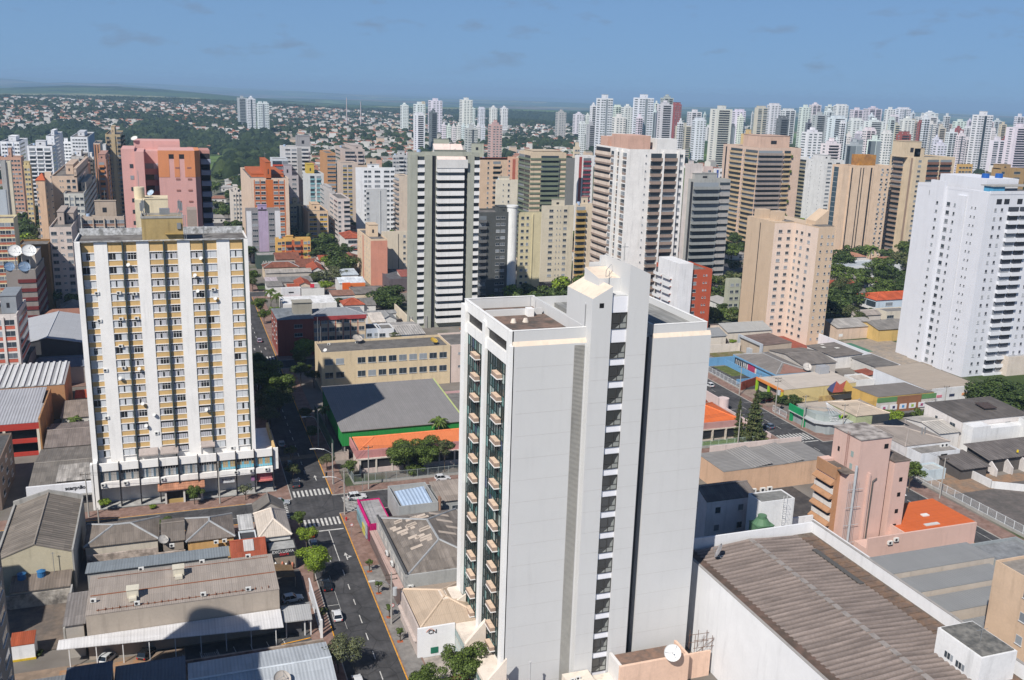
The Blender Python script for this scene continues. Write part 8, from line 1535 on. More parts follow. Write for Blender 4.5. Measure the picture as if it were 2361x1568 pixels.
for i, (x, y) in enumerate(((32.6, 169.2), (32.6, 160.4), (32.7, 151.6), (32.8, 143.4))): tree(['sapling on the right pavement, farthest from the camera', 'second sapling along the right pavement', 'third sapling along the right pavement, by the tall pole', 'sapling on the right pavement, nearest the camera'][i], x, y, 2.8, .75, 'mid', 2, name='sapling'); solo('tree_pit', ['red soil square under the farthest sapling', 'red soil square under the second sapling', 'red soil square under the third sapling', 'red soil square under the nearest sapling'][i], 'tree pit', MB().box(x-.5, x+.5, y-.4, y+.4, .15, .18), paint((.38, .10, .04)))
bush('bright clipped round tree on the north pavement by the lamp post', -17.4, 211.8, 1.5, 'yellow', z=1.4); tree('leafy tree in front of the shaded entrance canopy', 1.2, 210.6, 4.6, 1.9, 'mid', 1); tree('reddish bare bush tree before the boutique sign', 12.2, 210.0, 4.2, 1.5, 'grey', 2); bush('small bright shrub on the north pavement', -7.6, 210.8, .9, 'yellow')
bush('rounded dark bush on the near side of the cross street, left', -14.4, 198.6, 2.3, 'mid', sq=.7, z=.6); bush('rounded dark bush on the near side of the cross street, right', -4.6, 197.6, 2.6, 'mid', sq=.7, z=.6); bush('bush behind the gabled warehouse parapet', -27, 213, 2.0, 'mid'); bush('low shrub beside the parking lot gate', 21.6, 156.4, 1.0, 'olive')
for (x, y, Yt, r, k, lb) in ((215, 925, 268, 6.2, 'mid', 'tall tree nearest the striped slab along the shaded street'), (325, 985, 266, 6.2, 'mid', 'largest green tree leaning over the shaded street'), (270, 1085, 262, 5.2, 'olive', 'brownish tree below the largest street tree'), (345, 1075, 264, 4.8, 'olive', 'olive tree at the roadside edge of the shaded row'), (200, 860, 278, 4.6, 'dark', 'dark tree half hidden by the striped slab'), (290, 1165, 256, 3.6, 'grey', 'thin brown tree at the near end of the shaded row')):
    P = onY(*b5(x, y), Yt); tree(lb, P.x, Yt, P.z+r*.68, r, k, 0, squash=.85)
for x, y, D, h in ((760, 262, 3300, 46), (1230, 272, 3000, 40)): P = onY(*t1(x, y), D); solo('radio_mast', 'thin pale mast above the far left suburb, '+('left' if x < 900 else 'right')+' of two', 'mast', MB().tube([(P.x, D, th(P.x, D)), (P.x, D, P.z)], [2, 1.2], 6).box(P.x-4, P.x+4, D-2, D+2, P.z-8, P.z-4), paint((.7, .7, .7)))
for x, y, D in ((190, 228, 2500), (285, 255, 2700)): P = onY(*t2(x, y), D); solo('radio_mast', 'slender lattice mast '+('left' if x < 200 else 'right')+' of two beyond the centre suburb', 'mast', MB().tube([(P.x, D, th(P.x, D)), (P.x, D, P.z)], [1.8, .8], 4), paint((.5, .42, .42)))
TR(b5, 418, 1412, 4, 5.8, 1.7, 'olive', 'thin grey tree on the pavement beside the podium, upper'); TR(b5, 430, 1530, 3, 5.0, 1.9, 'olive', 'thin grey tree on the pavement beside the podium, lower')
TR(b5, 505, 765, 5, 8.5, 5.2, 'yellow', 'round bright tree at the left end of the beige school', 0); TR(b5, 462, 850, 4, 8, 3.2, 'mid', 'drooping tree on the pavement below the round bright one'); TR(b5, 478, 930, 4, 8, 3, 'dark', 'dark tree in the shade of the school corner'); TR(b5, 560, 960, 3, 6, 2.6, 'dark', 'dark tree beside the school end wall')
TR(b5, 505, 1190, 3, 5.5, 2.2, 'olive', 'olive shrub tree inside the dark green mesh fence'); TR(b5, 545, 1290, 3, 5, 2.2, 'dark', 'dark shrub tree beside the school fence'); TR(b5, 640, 1470, 2.5, 4.6, 2.0, 'olive', 'sparse tree beside the street lamp at the school corner')
TR(b5, 1120, 1450, 4, 9.2, 5.2, 'mid', 'big leafy tree in the school yard, left of a pair', 0); TR(b5, 1230, 1440, 4, 9.0, 5.0, 'mid', 'big leafy tree in the school yard, right of a pair', 0); TR(b5, 1365, 1440, 4, 8.4, 2.6, 'olive', 'narrow thin tree right of the pair of school yard trees'); TR(b5, 790, 1525, 2, 4.6, 2.0, 'mid', 'small bright tree by the school corner wall'); TR(b5, 1180, 1520, 1.5, 3.4, 2.4, 'mid', 'low bush in front of the school yard trees')
X, Y = G(*b5(1280, 1250), 6); palm('fan palm behind the orange roof against the gymnasium', X*1.022, 228.95, 8.9, 2.8); X, Y = G(*b5(600, 1110), 5); palm('tall palm at the left wall of the gymnasium', 36.3, 250, 7.5, 2.4)
E0T = [(1250, 355, 8, 14, 8, 'dark', 'spreading dark tree left of the clinic'), (1400, 540, 8, 14, 10, 'dark', 'largest dark tree cluster left of the salmon block'), (1345, 560, 5, 9, 6, 'yellow', 'yellow flowering tree in front of the largest dark tree'), (1350, 690, 5, 9, 7, 'grey', 'nearly bare grey tree among the low roofs'), (1130, 750, 4, 7, 4.5, 'olive', 'round olive tree beside the red cottage'), (2080, 950, 6, 11, 9.5, 'dark', 'broad dark tree beside the sage tower'), (1960, 1010, 5, 9, 6, 'dark', 'left part of the dark grove beside the sage tower'), (1275, 890, 4, 8, 3.4, 'yellow', 'slim light green tree among the shops'), (675, 415, 4, 7, 3, 'dark', 'small dark tree beside the green fronted shop'), (1010, 470, 4, 8, 4.5, 'mid', 'round tree in front of the orange block'), (340, 440, 6, 10, 5, 'dark', 'dark tree beside the top right corner of the striped slab'), (460, 1090, 4, 7, 3.6, 'mid', 'green street tree on the far avenue pavement'), (505, 1235, 3, 6, 2.6, 'mid', 'round street tree beside the brick red block'), (370, 760, 4, 8, 3.4, 'mid', 'street tree by the blue corner shop, upper'), (365, 850, 3, 7, 3.2, 'olive', 'street tree by the blue corner shop, lower'), (1190, 460, 6, 10, 5, 'dark', 'dark tree between the orange block and the clinic'), (1480, 430, 6, 11, 5, 'dark', 'dark tree directly left of the salmon block'), (1420, 1080, 3, 6, 2.5, 'olive', 'small olive tree by the red hipped roof'), (2110, 1520, 3, 6, 2.6, 'olive', 'sparse tree at the foot of the sage tower'), (2330, 1500, 2, 5, 3.0, 'mid', 'bushy hedge tree below the sage tower')]
for q in E0T: TR(e0, *q[:6], q[6], 1)
for i, (x, y) in enumerate(((585, 960), (660, 985), (640, 1120))): X, Y = G(*e0(x, y), 8); palm(['palm on the avenue pavement, leftmost of the group', 'palm on the avenue pavement, tallest of the group', 'palm on the avenue pavement, nearest the brick red block'][i], X, Y, 10-i, 3.0)
conifer('tall feathery conifer at the second street corner', 149.0, 214.2, 14.5, .95); conifer('smaller slim conifer left of the tall one at the corner', 145.6, 216.8, 11.5, .62); bush('leafy bushes at the foot of the conifers, left', 145.5, 213.6, 2.6, 'olive'); bush('leafy bushes at the foot of the conifers, right', 149.6, 212.8, 3.0, 'olive')
TR(c2, 2020, 560, 7, 12, 11.5, 'dark', 'huge spreading dark tree at the right edge below the white tower', 0, sq=.55); TR(c2, 1830, 640, 5, 8, 6, 'dark', 'left lobe of dark foliage beside the huge spreading tree', 0); TR(c2, 750, 850, 3, 5.2, 3.4, 'yellow', 'bright rounded tree behind the lime panelled shop'); TR(c2, 1080, 850, 3, 5.2, 3, 'mid', 'green tree beside the white two storey house')
TR(c1, 1150, 960, 1.5, 3.2, 2.8, 'dark', 'clipped dark hedge in front of the toy shop, left'); TR(c1, 1280, 960, 1.5, 3.2, 2.8, 'dark', 'clipped dark hedge in front of the toy shop, right'); TR(c1, 930, 950, 2, 4.4, 2.6, 'dark', 'dark shrub by the toy shop parking'); TR(c1, 500, 235, 3, 4.5, 1.5, 'yellow', 'small yellow flowering tree on the dry grass'); TR(c1, 1430, 355, 1.5, 2.8, 1.2, 'yellow', 'tiny bright shrub behind the nursery school')
TR(g3, 1425, 370, 4, 8, 3.2, 'mid', 'green tree between the pink building and the second street'); X, Y = G(*c3(340, 600), 10); palm('tall royal palm in front of the sandy tower', X, Y, 14, 5)
C3T = [(95, 640, 8, 14, 8), (60, 740, 7, 12, 7), (150, 930, 7, 13, 8.5), (170, 1070, 5, 9, 5), (280, 760, 6, 10, 7), (430, 700, 7, 12, 8), (520, 760, 7, 12, 8), (590, 660, 8, 14, 9), (600, 800, 7, 12, 8), (440, 850, 6, 10, 7.5), (560, 860, 6, 10, 6), (100, 860, 6, 11, 6), (230, 880, 5, 9, 5), (620, 560, 8, 13, 6), (350, 1060, 3, 5, 3), (520, 1170, 3, 5.5, 3.2), (1530, 840, 6, 12, 7), (1540, 950, 6, 12, 7), (30, 1000, 6, 10, 5), (240, 1110, 4, 7, 4), (690, 600, 7, 12, 7)]
for i, q in enumerate(C3T): TR(c3, *q[:5], ('dark', 'mid', 'dark', 'olive')[i % 4], 'park tree left of the white apartment tower, %s from the left' % ordn(1+sorted(C3T).index(q)), 1)
G1T = [(400, 110, 6, 12, 6), (375, 170, 6, 11, 6), (440, 150, 6, 10, 6), (400, 560, 4, 7, 3), (340, 530, 3, 6, 3), (310, 575, 2, 4, 3)]
for i, q in enumerate(G1T): TR(g1, *q[:5], ('dark', 'mid')[i % 2], ['dark tree seen between the grey and the beige tower, top', 'tree in the gap left of the beige block, middle', 'tree touching the beige block edge', 'garden tree at the foot of the small sage block', 'shrub at the foot of the dark grey tower', 'low hedge by the brick house lawn'][i], 1)
TR(v2, 660, 760, 4, 8, 3.4, 'mid', 'bright tree on the street behind the pale sports hall'); TR(v1, 330, 1380, 6, 12, 9, 'dark', 'dark trees behind the banded block at the left edge, lower'); TR(v1, 400, 1250, 6, 12, 8, 'dark', 'dark trees behind the banded block at the left edge, upper'); TR(v1, 350, 1500, 5, 9, 8, 'olive', 'olive tree above the ochre blank block')
# ---------------- low rise quarter, suburb and woods ----------------
HM = {}
HC = [((.66, .64, .60), (.27, .13, .09), 'white house with a red tile roof'), ((.64, .56, .44), (.24, .115, .08), 'cream house with a brown tile roof'), ((.64, .63, .61), (.36, .35, .34), 'white house with a pale grey roof'), ((.62, .48, .36), (.22, .20, .18), 'peach house with a dark sheet roof'), ((.68, .67, .64), (.36, .18, .12), 'white house with an orange tile roof'), ((.58, .56, .52), (.28, .26, .24), 'grey house with a brown sheet roof'), ((.62, .60, .55), (.50, .49, .47), 'pale house with a flat roof'), ((.55, .50, .42), (.34, .12, .07), 'beige house with a rusty red roof')]
def house_mb(i, w, d, h, rise, flat=False):
    m = MB(); m.box(-w/2, w/2, -d/2, d/2, 0, h, 0, bot=False); o = .5
    if flat: m.box(-w/2-.1, w/2+.1, -d/2-.1, d/2+.1, h, h+.4, 1)
    else:
        m.face([(-w/2-o, -d/2-o, h), (w/2+o, -d/2-o, h), (w/2+o-d*.3, 0, h+rise), (-w/2-o+d*.3, 0, h+rise)], 1); m.face([(w/2+o, d/2+o, h), (-w/2-o, d/2+o, h), (-w/2-o+d*.3, 0, h+rise), (w/2+o-d*.3, 0, h+rise)], 1)
        m.face([(-w/2-o, d/2+o, h), (-w/2-o, -d/2-o, h), (-w/2-o+d*.3, 0, h+rise)], 1); m.face([(w/2+o, -d/2-o, h), (w/2+o, d/2+o, h), (w/2+o-d*.3, 0, h+rise)], 1)
    for k in range(2): x = -w*.28+k*w*.5; m.box(x, x+1.2, -d/2-.04, -d/2, 1.0, 2.3, 2, bot=False); m.box(-w/2-.04, -w/2, -d*.3+k*d*.45, -d*.3+k*d*.45+1.1, 1.0, 2.3, 2, bot=False)
    return m
def onroad(x, y, m_=3): return any(a-m_ < x < b+m_ and c-m_ < y < d+m_ for a, b, c, d in rr)
for i, (wc, rc, lb) in enumerate(HC): HM[i] = [house_mb(i, 11+2*k, 9+k, 3.4+k*1.6, 1.8, i == 6).mesh('house', [paint(wc), paint(rc, .85, 1.4), M_DARK]) for k in range(2)]
R = random.Random(21); cand = []; placed = []
def sparse(x, y, r):
    return all(abs(x-a) > r or abs(y-b) > r for a, b in placed)
tries = 0
while tries < 9000 and len(placed) < 640:
    tries += 1; a_ = R.uniform(-9, 48); r_ = 325+1000*R.random()**.8; x, y = r_*math.sin(math.radians(a_)), r_*math.cos(math.radians(a_))
    x = round(x/13.5)*13.5+R.uniform(-1, 1); y = round(y/12.5)*12.5+R.uniform(-1, 1)
    if y < 330 or onroad(x, y, 6) or blocked(x, y, 7) or not sparse(x, y, 9): continue
    u, v = proj(x, y, 3+th(x, y))
    if 560 < u < 1070 and v > 560: continue
    if u < 90 and 470 < v < 545: continue
    if hidden(x, y, 4+th(x, y), 3): continue
    if (u < 480 and v < 415) or (480 < u < 660 and 300 < v < 410) or (x > 250 and 300 < y < 480 and R.random() < .6): 
        if R.random() < .75: cand.append((x, y)); continue
    placed.append((x, y))
placed.sort(key=lambda p: math.hypot(*p))
NI = 0
for n, (x, y) in enumerate(placed):
    if R.random() < .30 and math.hypot(x, y) > 300: cand.append((x, y)); continue
    if NI >= 270: cand.append((x, y)); continue
    i = R.choices(range(8), (4, 3, 3, 2, 2, 2, 2, 2))[0]; o = bpy.data.objects.new('house', HM[i][R.random() < .3]); col.objects.link(o); o.location = (x, y, th(x, y)-.3); o.rotation_euler = (0, 0, R.choice((0, math.pi/2))); o.scale = (R.uniform(.85, 1.2), R.uniform(.85, 1.15), R.uniform(.9, 1.2))
    tag(o, 'small '+HC[i][2]+' among the low roofs between the towers', 'house', 'small houses of type: '+HC[i][2]); NI += 1
# single trees among them
TK = [('dark', 'dark green tree among the low houses between the towers'), ('mid', 'mid green tree among the low houses between the towers'), ('olive', 'olive green tree among the low houses between the towers'), ('yellow', 'yellow green tree among the low houses between the towers')]
nt_ = 0; R = random.Random(5); tries = 0; tpos = []
near = cand[:90]
while tries < 5000 and nt_ < 150:
    tries += 1; a_ = R.uniform(-9, 47); r_ = R.uniform(320, 900); x, y = r_*math.sin(math.radians(a_)), r_*math.cos(math.radians(a_))
    if y < 335 or blocked(x, y, 4) or onroad(x, y, 1) or hidden(x, y, 6, 3): continue
    u, v = proj(x, y, 5)
    if 560 < u < 1070 and v > 560: continue
    if any(abs(x-a) < 6 and abs(y-b) < 6 for a, b in placed) and R.random() < .8: continue
    if any(math.hypot(x-a, y-b) < 8 for a, b in tpos): continue
    k = R.choices(range(4), (5, 4, 2, .7))[0]; tpos.append((x, y)); nt_ += 1; s = R.uniform(3.2, 6.5)
    T = tree(TK[k][1], x, y, s*1.75, s, TK[k][0], 2, group=TK[k][0]+' trees among the low houses')
for i in range(26):
    for x in (19.5, 34.5):
        y = 452+i*15+R.uniform(-4, 4)
        if not hidden(x, y, 5) and not blocked(x, y, 1): k = R.choice((0, 1, 1, 2)); tree('street tree along the far end of the avenue, '+TK[k][0]+' green', x+R.uniform(-2, 2), y, R.uniform(6, 9), R.uniform(3, 4.6), TK[k][0], 2, group='avenue trees, '+TK[k][0])
R = random.Random(8)
for i in range(24):
    u = R.uniform(492, 560); v = R.uniform(395, 545); x, y = G(u, v, 4)
    if blocked(x, y, 3): continue
    if i % 3: k = R.choice((0, 1, 2)); tree('tree in the gap between the pink and the orange tower, '+TK[k][0]+' green', x, y, R.uniform(7, 10), R.uniform(3.5, 6), TK[k][0], 2, group='gap trees, '+TK[k][0])
    else: q = R.choice((0, 2, 5)); o = bpy.data.objects.new('house', HM[q][0]); col.objects.link(o); o.location = (x, y, 0); tag(o, 'small '+HC[q][2]+' in the gap right of the pink tower', 'house', 'gap houses: '+HC[q][2])
# far suburb: two large masses nobody could count
def blob(m, x, y, z, r, h, R, c):
    b = len(m.v); n = 6; j = lambda: R.uniform(.75, 1.25)
    for k in range(n): a = 2*math.pi*k/n+R.uniform(-.3, .3); m.v.append((x+r*math.cos(a)*j(), y+r*math.sin(a)*j(), z+h*.25))
    for k in range(n): a = 2*math.pi*(k+.5)/n+R.uniform(-.3, .3); m.v.append((x+r*.75*math.cos(a)*j(), y+r*.75*math.sin(a)*j(), z+h*.72*j()))
    m.v.append((x, y, z+h)); 
    for k in range(n):
        q = (k+1) % n; m.f += [(b+k, b+q, b+n+k), (b+q, b+n+q, b+n+k), (b+n+k, b+n+q, b+2*n)]; m.m += [c]*3
    m.f.append(tuple(b+k for k in reversed(range(n)))); m.m.append(c)
fh_ = MB(); ft_ = MB(); R = random.Random(77)
def dens(x, y, r, a):
    n = math.sin(x*.0043+1.1)*math.cos(y*.0037+.3)+.6*math.sin(x*.011+y*.007)+.4*math.sin(y*.019-x*.013)
    return n
hm = 0; tm = 0
for k in range(105000):
    a_ = R.uniform(-10.5, 50); r_ = math.sqrt(R.uniform(820**2, 4600**2)); x, y = r_*math.sin(math.radians(a_)), r_*math.cos(math.radians(a_)); z = th(x, y); u, v = proj(x, y, z+3)
    if not (-15 < u < PW+15) or hidden(x, y, z+6, 0): continue
    d_ = dens(x, y, r_, a_); wood = (u < 500 and 300+14*math.sin(u*.03) < v < 345) or (480 < u < 660 and 325+18*math.sin(u*.05) < v < 415) or (u > 1150 and v < 292 and u < 1400) or (1230 < u and v < 290)
    if r_ > 4000 and R.random() < .6: wood = True
    ph = (.30 if d_ > .35 else .04) if wood else (.66 if d_ > -.7 else .18)
    if r_ < 1250 and blocked(x, y, 8): continue
    if R.random() < ph:
        if r_ > 4300: continue
        w = R.uniform(7, 13); d = R.uniform(7, 11); h = R.choice((3, 3.2, 3.5, 5.8)) if R.random() < .97 else R.uniform(8, 13); i = R.choices(range(8), (2.4, 2, 6, 2, 1.2, 4, 6, 1.2))[0]; b = len(fh_.v)
        ca, sa = (math.cos(.35), math.sin(.35)) if int(x/600) % 2 else (1, 0)
        fl = i in (2, 6); P4 = [(-w/2, -d/2), (w/2, -d/2), (w/2, d/2), (-w/2, d/2)]; P4 = [(x+p*ca-q*sa, y+p*sa+q*ca) for p, q in P4]
        fh_.v += [(p, q, z-1) for p, q in P4]+[(p, q, z+h) for p, q in P4]; fh_.f += [(b, b+1, b+5, b+4), (b+1, b+2, b+6, b+5), (b+3, b, b+4, b+7)]; fh_.m += [2*i]*3
        if fl: fh_.f.append((b+4, b+5, b+6, b+7)); fh_.m.append(2*i+1)
        else:
            q = b+8; m1 = tuple((P4[0][t]+P4[3][t])/2 for t in (0, 1)); m2 = tuple((P4[1][t]+P4[2][t])/2 for t in (0, 1)); fh_.v += [(m1[0], m1[1], z+h+2), (m2[0], m2[1], z+h+2)]
            fh_.f += [(b+4, b+5, q+1, q), (b+6, b+7, q, q+1), (b+7, b+4, q), (b+5, b+6, q+1)]; fh_.m += [2*i+1]*2+[2*i]*2
        hm += 1
    elif R.random() < (1 if wood else .85):
        n = 3 if wood else 1
        for q in range(n):
            r = R.uniform(4, 7.5) if not wood else R.uniform(4, 11); X, Y = x+R.uniform(-14, 14)*(n > 1), y+R.uniform(-14, 14)*(n > 1); blob(ft_, X, Y, z-.5, r, r*R.uniform(1.3, 1.9), R, 0 if R.random() < .6 else (1 if R.random() < .7 else 2)); tm += 1
print('suburb', hm, tm, 'houses', NI, 'trees', nt_, len(placed))
solo('far_suburb', 'thousands of tiny pale houses filling the far suburb below the hills', 'suburb houses', fh_, sum([[paint(a, dirt=.3), paint(b_, .85, .5)] for a, b_, _ in HC], []), kind='stuff')
solo('far_woods', 'dark woods and garden trees scattered through the far suburb', 'woods', ft_, [rough_ground((.012, .022, .009), (.03, .046, .017), .02), rough_ground((.022, .036, .012), (.05, .07, .026), .02), rough_ground((.012, .022, .01), (.022, .034, .014), .2)], kind='stuff')
# tombs of the cemetery at the left
cm = MB(); R = random.Random(9); (xa, ya), (xb, yb) = G(*v1(60, 1210), 1), G(*v1(450, 960), 1)
for k in range(1700):
    x = R.uniform(xa-15, xb+15); y = R.uniform(ya, yb); w = R.uniform(1, 2.6); cm.box(x, x+w, y, y+R.uniform(1, 2.5), 0, R.uniform(.8, 3.0), R.choices(range(4), (4, 3, 2, 2))[0], bot=False)
solo('cemetery_tombs', 'crowded tombs of a cemetery at the left edge behind the banded block', 'tombs', cm, [paint((.5, .48, .46)), paint((.34, .28, .25)), paint((.16, .15, .15)), paint((.36, .17, .11))], kind='stuff')
w_ = MB(); w_.box(xa-20, xb+20, yb+4, yb+4.5, 0, 4); solo('boundary_wall', 'brick red cemetery wall at the left', 'wall', w_, paint((.34, .16, .11)))
# ---------------- cars, poles, wires ----------------
WC, SC, BC = (.62, .63, .64), (.34, .36, .38), (.012, .013, .015)
car('red hatchback parked before the zebra crossing', 23.7, 188.4, 90, (.45, .01, .012)); car('silver hatchback parked behind the red one under the lime tree', 23.7, 183.4, 90, SC); car('black sedan parked under the big round tree', 23.7, 165.6, 90, BC, 'sedan'); car('white taxi style hatchback driving beside the parking lot gate', 23.8, 154.2, 88, WC); car('pale blue hatchback parked in the dark forecourt', 17.0, 162.4, 8, (.36, .42, .50))
car('white sport utility car crossing the right zebra', 36.6, 204.2, 2, WC, 'suv'); car('silver sedan turning at the left corner of the crossing', 19.4, 205.8, -8, SC, 'sedan'); car('dark pickup like car parked beside the podium', 24.0, 215.6, 90, (.05, .05, .055), 'suv'); car('white car at the very bottom of the main street', 23.7, 133.5, 90, WC, 'hatch')
car('silver car parked under the long white carport', -13.9, 152.0, 60, (.5, .52, .53)); car('black car parked under the long white carport', -8.0, 151.4, 62, BC); car('dark car parked in the shaded street beside the podium', 24.2, 228.5, 90, (.06, .065, .07)); car('pale car deep in the shaded street', 23.8, 243, 90, SC); car('lilac car on the sunlit stretch by the brick red block', 27.8, 352, 90, (.36, .32, .40)); car('silver car beyond the brick red block', 24.4, 372, 90, SC)
car('silver car parked at the toy shop', 173.5, 247.2, 15, (.55, .56, .58)); car('small red car parked beside the silver one at the toy shop', 173.8, 243.6, 15, (.4, .02, .02)); car('blue grey car on the second street near the conifers', 159.4, 222.0, 90, (.10, .14, .2)); car('white car half hidden on the second street behind the tree', 163.5, 262, 90, WC); car('white patrol style car behind the pink building', 162.6, 171.8, -90, WC, 'hatch')
car('grey car in the yard under the black shade net', 205.5, 229.5, 10, (.2, .2, .21), 'sedan'); car('white car in the school yard behind the big tree', 58.5, 209.8, 0, WC)
for i, (x, z) in enumerate(((-53.6, 4.0), (-48.4, 4.0), (-52.5, .02), (-46.5, .02))):
    T = car(['pale car on the upper parking deck, left', 'white car on the upper parking deck, right', 'silver car on the lower parking deck, left', 'white car on the lower parking deck, right'][i], x, 255.2, 90, WC if i % 2 else SC, group='cars in the parking building'); T.location.z = z
def pole(label, x, y, h, arms=1, lamp=None, cat='utility pole'):
    T = thing('utility_pole', label, cat, x, y, .1); part(T, 'shaft', MB().tube([(x, y, .1), (x, y, h)], [.17, .11], 8), M_POLE)
    for k in range(arms): part(T, 'crossarm', MB().box(x-1.1, x+1.1, y-.06, y+.06, h-.5-k*.9, h-.38-k*.9).box(x-1.0, x-.9, y-.05, y+.05, h-.38-k*.9, h-.15-k*.9).box(x+.9, x+1.0, y-.05, y+.05, h-.38-k*.9, h-.15-k*.9), M_WOODD)
    if lamp: dx, dy = lamp; part(T, 'lamp_arm', MB().tube([(x, y, h-2.6), (x+dx*.5, y+dy*.5, h-1.6), (x+dx, y+dy, h-1.5)], .05, 6), M_STEEL); part(T, 'lamp_head', MB().prism([(x+dx*1.0, y+dy-.15), (x+dx*1.4, y+dy-.15), (x+dx*1.4, y+dy+.15), (x+dx*1.0, y+dy+.15)][::1 if dx > 0 else -1], h-1.6, h-1.42), paint((.6, .6, .58), .4))
    return (x, y, h)
P1 = pole('leaning timber pole with crossarms and a transformer on the right pavement', 32.6, 149.3, 10.2, 2, (-2.8, .6)); P2 = pole('pole at the magenta shop corner carrying a lamp arm', 32.4, 196.4, 10.5, 1, (-3.2, 1.2)); P3 = pole('tall pale concrete pole in front of the school fence', 40.2, 208.8, 11.0, 1); P4 = pole('lamp pole at the school corner of the crossing', 32.6, 213.8, 10.5, 0, (-3.6, 1.5))
P5 = pole('pole before the left end of the podium carrying a round lamp', -20.6, 209.8, 10.5, 1); P6 = pole('pole in front of the boutique sign', 6.6, 209.6, 10.2, 1); P7 = pole('short pole on the near pavement of the cross street', -17.6, 197.2, 7.5, 0); P8 = pole('pole on the far avenue pavement', 33, 240, 10, 1, (-3, 0)); P9 = pole('pole beside the brick red block', 33, 338, 10, 1)
P10 = pole('pole with crossarms by the green pharmacy', 168.9, 219, 10, 1); P11 = pole('pole with transformer by the toy shop forecourt', 168.6, 232.4, 11.5, 2); P12 = pole('pole by the white slatted fence', 167.6, 250.6, 10, 1); P13 = pole('pole on the pavement by the parking lot fence', 170.6, 167, 10.5, 1); P14 = pole('pole between the two pharmacies', 176, 210.6, 9.5, 1); P15 = pole('pole in front of the school pavilion', 142.8, 212.0, 10, 1); P16 = pole('pole at the corner of the ochre shop row', 217.5, 216.5, 10, 1); P17 = pole('pole in front of the beige school annexe', 96, 211.6, 10, 1)
part(next(o for o in bpy.data.objects if o.get('label', '').startswith('leaning timber')), 'transformer', MB().cyl(33.2, 149.2, 5.8, 7.2, .42, .42, 12), paint((.45, .46, .47), .5))
part(next(o for o in bpy.data.objects if o.get('label', '').startswith('pole with transformer')), 'transformer', MB().cyl(169.2, 232.2, 6, 7.4, .5, .5, 12), paint((.45, .46, .47), .5))
def wire(label, a, b, n=3, dz=.35):
    m = MB(); 
    for k in range(n):
        off = (k-(n-1)/2)*.8; d = Vector((b[0]-a[0], b[1]-a[1])).normalized(); ox, oy = -d.y*off, d.x*off; L_ = math.hypot(b[0]-a[0], b[1]-a[1]); pts = []
        for i in range(13): t = i/12; pts.append((a[0]+(b[0]-a[0])*t+ox, a[1]+(b[1]-a[1])*t+oy, a[2]+(b[2]-a[2])*t-.3-4*t*(1-t)*L_*.022))
        m.tube(pts, .028, 3)
    solo('overhead_wires', label, 'wires', m, paint((.03, .03, .03), .6), at=(a[0], a[1], a[2]))
wire('wires from the tall concrete pole across to the boutique pole', P6, P3); wire('wires in front of the podium of the striped slab', P5, P6); wire('wires along the right pavement of the main street', P1, P2); wire('wires from the shop corner pole to the concrete pole', P2, P3, 2); wire('wires along the school block on the far pavement', P4, P8, 2); wire('wires from the concrete pole along the cross street', P3, P17); wire('wires from the annexe pole to the pavilion pole', P17, P15); wire('wires between the pavilion pole and the pharmacy', P15, P10, 2); wire('wires by the green pharmacy front', P10, P14, 3); wire('wires from the pharmacy to the toy shop', P10, P11, 3); wire('wires along the white slatted fence', P11, P12, 2); wire('wires along the shop row', P14, P16, 3); wire('wires down to the parking lot pole', P14, P13, 2)
for i, (x, y, lb) in enumerate(((31.9, 184.8, 'round white and red speed sign on the right pavement'), (33.0, 150.6, 'round speed sign on the timber pole'))):
    T = thing('traffic_sign', lb, 'traffic sign', x, y, .1); part(T, 'post', MB().tube([(x, y, .1), (x, y, 3.4)], .04), M_STEEL); m = MB(); m.cyl(0, 0, 0, .05, .35, n=18); 
    m.v = [(x+a, y-.06-c, 3.1+b) for a, b, c in m.v]; part(T, 'plate', m, paint((.7, .7, .7), .5)); m = MB(); m.tube([(x+.33*math.cos(k*.3), y-.13, 3.1+.33*math.sin(k*.3)) for k in range(22)], .04, 4); part(T, 'rim', m, paint((.5, .02, .02)))
T = thing('hydrant', 'red fire hydrant on the corner pavement', 'hydrant', 32.2, 193.2, .15); part(T, 'body', MB().cyl(32.2, 193.2, .15, .9, .16, .14, 10).cyl(32.2, 193.2, .9, 1.05, .18, .05, 10).tube([(31.9, 193.2, .65), (32.5, 193.2, .65)], .07), paint((.5, .03, .02)))
T = thing('traffic_light', 'black traffic light on an arm over the north crossing', 'traffic light', 32.0, 207.9, .1); part(T, 'pole', MB().tube([(32.0, 208.3, .1), (32.0, 208.3, 5.6), (29.8, 208.3, 5.7)], .07), M_STEEL); part(T, 'housing', MB().box(30.1, 30.5, 208.1, 208.35, 4.6, 5.6), M_BLACK)
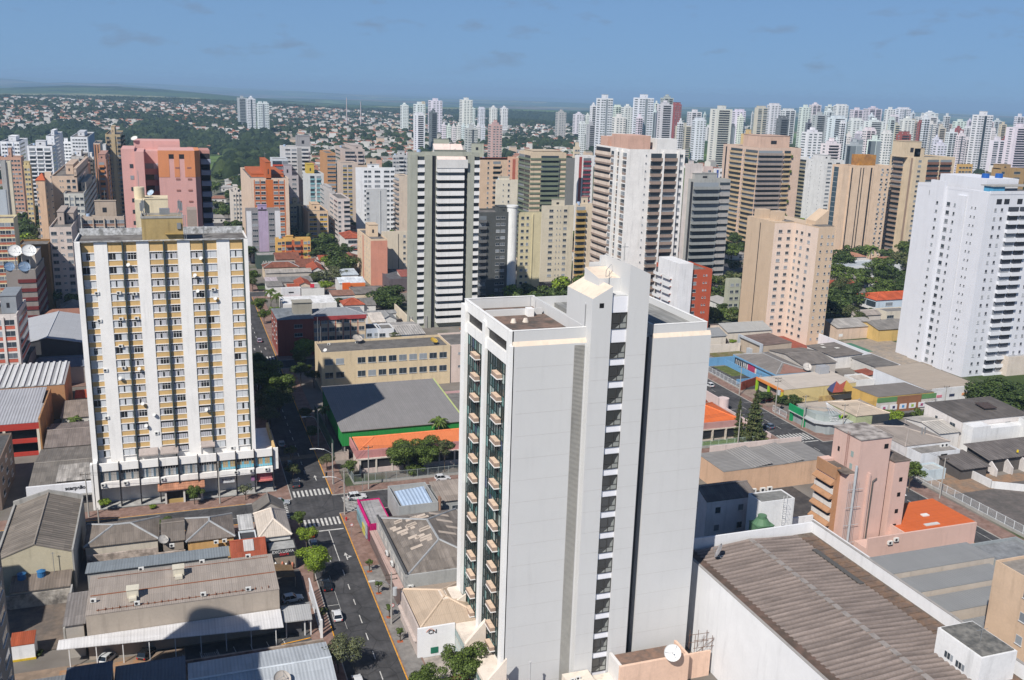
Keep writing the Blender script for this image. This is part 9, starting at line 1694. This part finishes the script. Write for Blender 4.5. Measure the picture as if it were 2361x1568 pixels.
T = thing('traffic_light', 'black traffic light at the right zebra crossing', 'traffic light', 38.5, 208.0, .1); part(T, 'pole', MB().tube([(38.6, 207.9, .1), (38.6, 207.9, 4.8)], .07), M_STEEL); part(T, 'housing', MB().box(38.3, 38.8, 207.6, 207.85, 3.6, 4.9), M_BLACK)
# pedestrian by the toy shop: one skinned body with clothing painted by height
T = thing('person', 'person in a white top and blue trousers walking on the toy shop pavement', 'person', 170.6, 243.5, .16)
V_ = [(0, 0, .92), (0, 0, 1.15), (0, 0, 1.38), (0, 0, 1.5), (0, .01, 1.64), (.1, 0, .88), (.12, .08, .48), (.12, .02, .07), (-.1, 0, .88), (-.12, -.06, .5), (-.12, -.18, .08), (.2, 0, 1.4), (.26, -.04, 1.12), (.25, .08, .88), (-.2, 0, 1.4), (-.26, .06, 1.12), (-.25, .16, .9)]
me = bpy.data.meshes.new('body'); me.from_pydata(V_, [(0, 1), (1, 2), (2, 3), (3, 4), (0, 5), (5, 6), (6, 7), (0, 8), (8, 9), (9, 10), (2, 11), (11, 12), (12, 13), (2, 14), (14, 15), (15, 16)], []); o = bpy.data.objects.new('body', me); col.objects.link(o); o.parent = T
bpy.context.view_layer.objects.active = o; o.modifiers.new('skin', 'SKIN')
for i, r in enumerate((.15, .14, .17, .06, .1, .09, .06, .05, .09, .06, .05, .06, .045, .04, .06, .045, .04)):
    if len(me.skin_vertices): me.skin_vertices[0].data[i].radius = (r, r*.8)
o.modifiers.new('sub', 'SUBSURF').levels = 1; me.materials.append(paint((.3, .33, .42)))
# ---------------- air ----------------
hz = MB(); hz.box(-47000, 47000, -47000, 47000, -420, 150); o = bpy.data.objects.new('haze', hz.mesh('haze', [])); col.objects.link(o); o['kind'] = 'stuff'; o['label'] = 'pale blue air haze over the town'
hm_ = bpy.data.materials.new('haze'); hm_.use_nodes = True; t = hm_.node_tree; t.nodes.remove(t.nodes['Principled BSDF']); pv_ = t.nodes.new('ShaderNodeVolumePrincipled'); pv_.inputs['Color'].default_value = (.44, .68, .96, 1); pv_.inputs['Density'].default_value = 1.0e-4; pv_.inputs['Anisotropy'].default_value = .0
t.links.new(pv_.outputs[0], t.nodes['Material Output'].inputs['Volume']); o.data.materials.append(hm_)
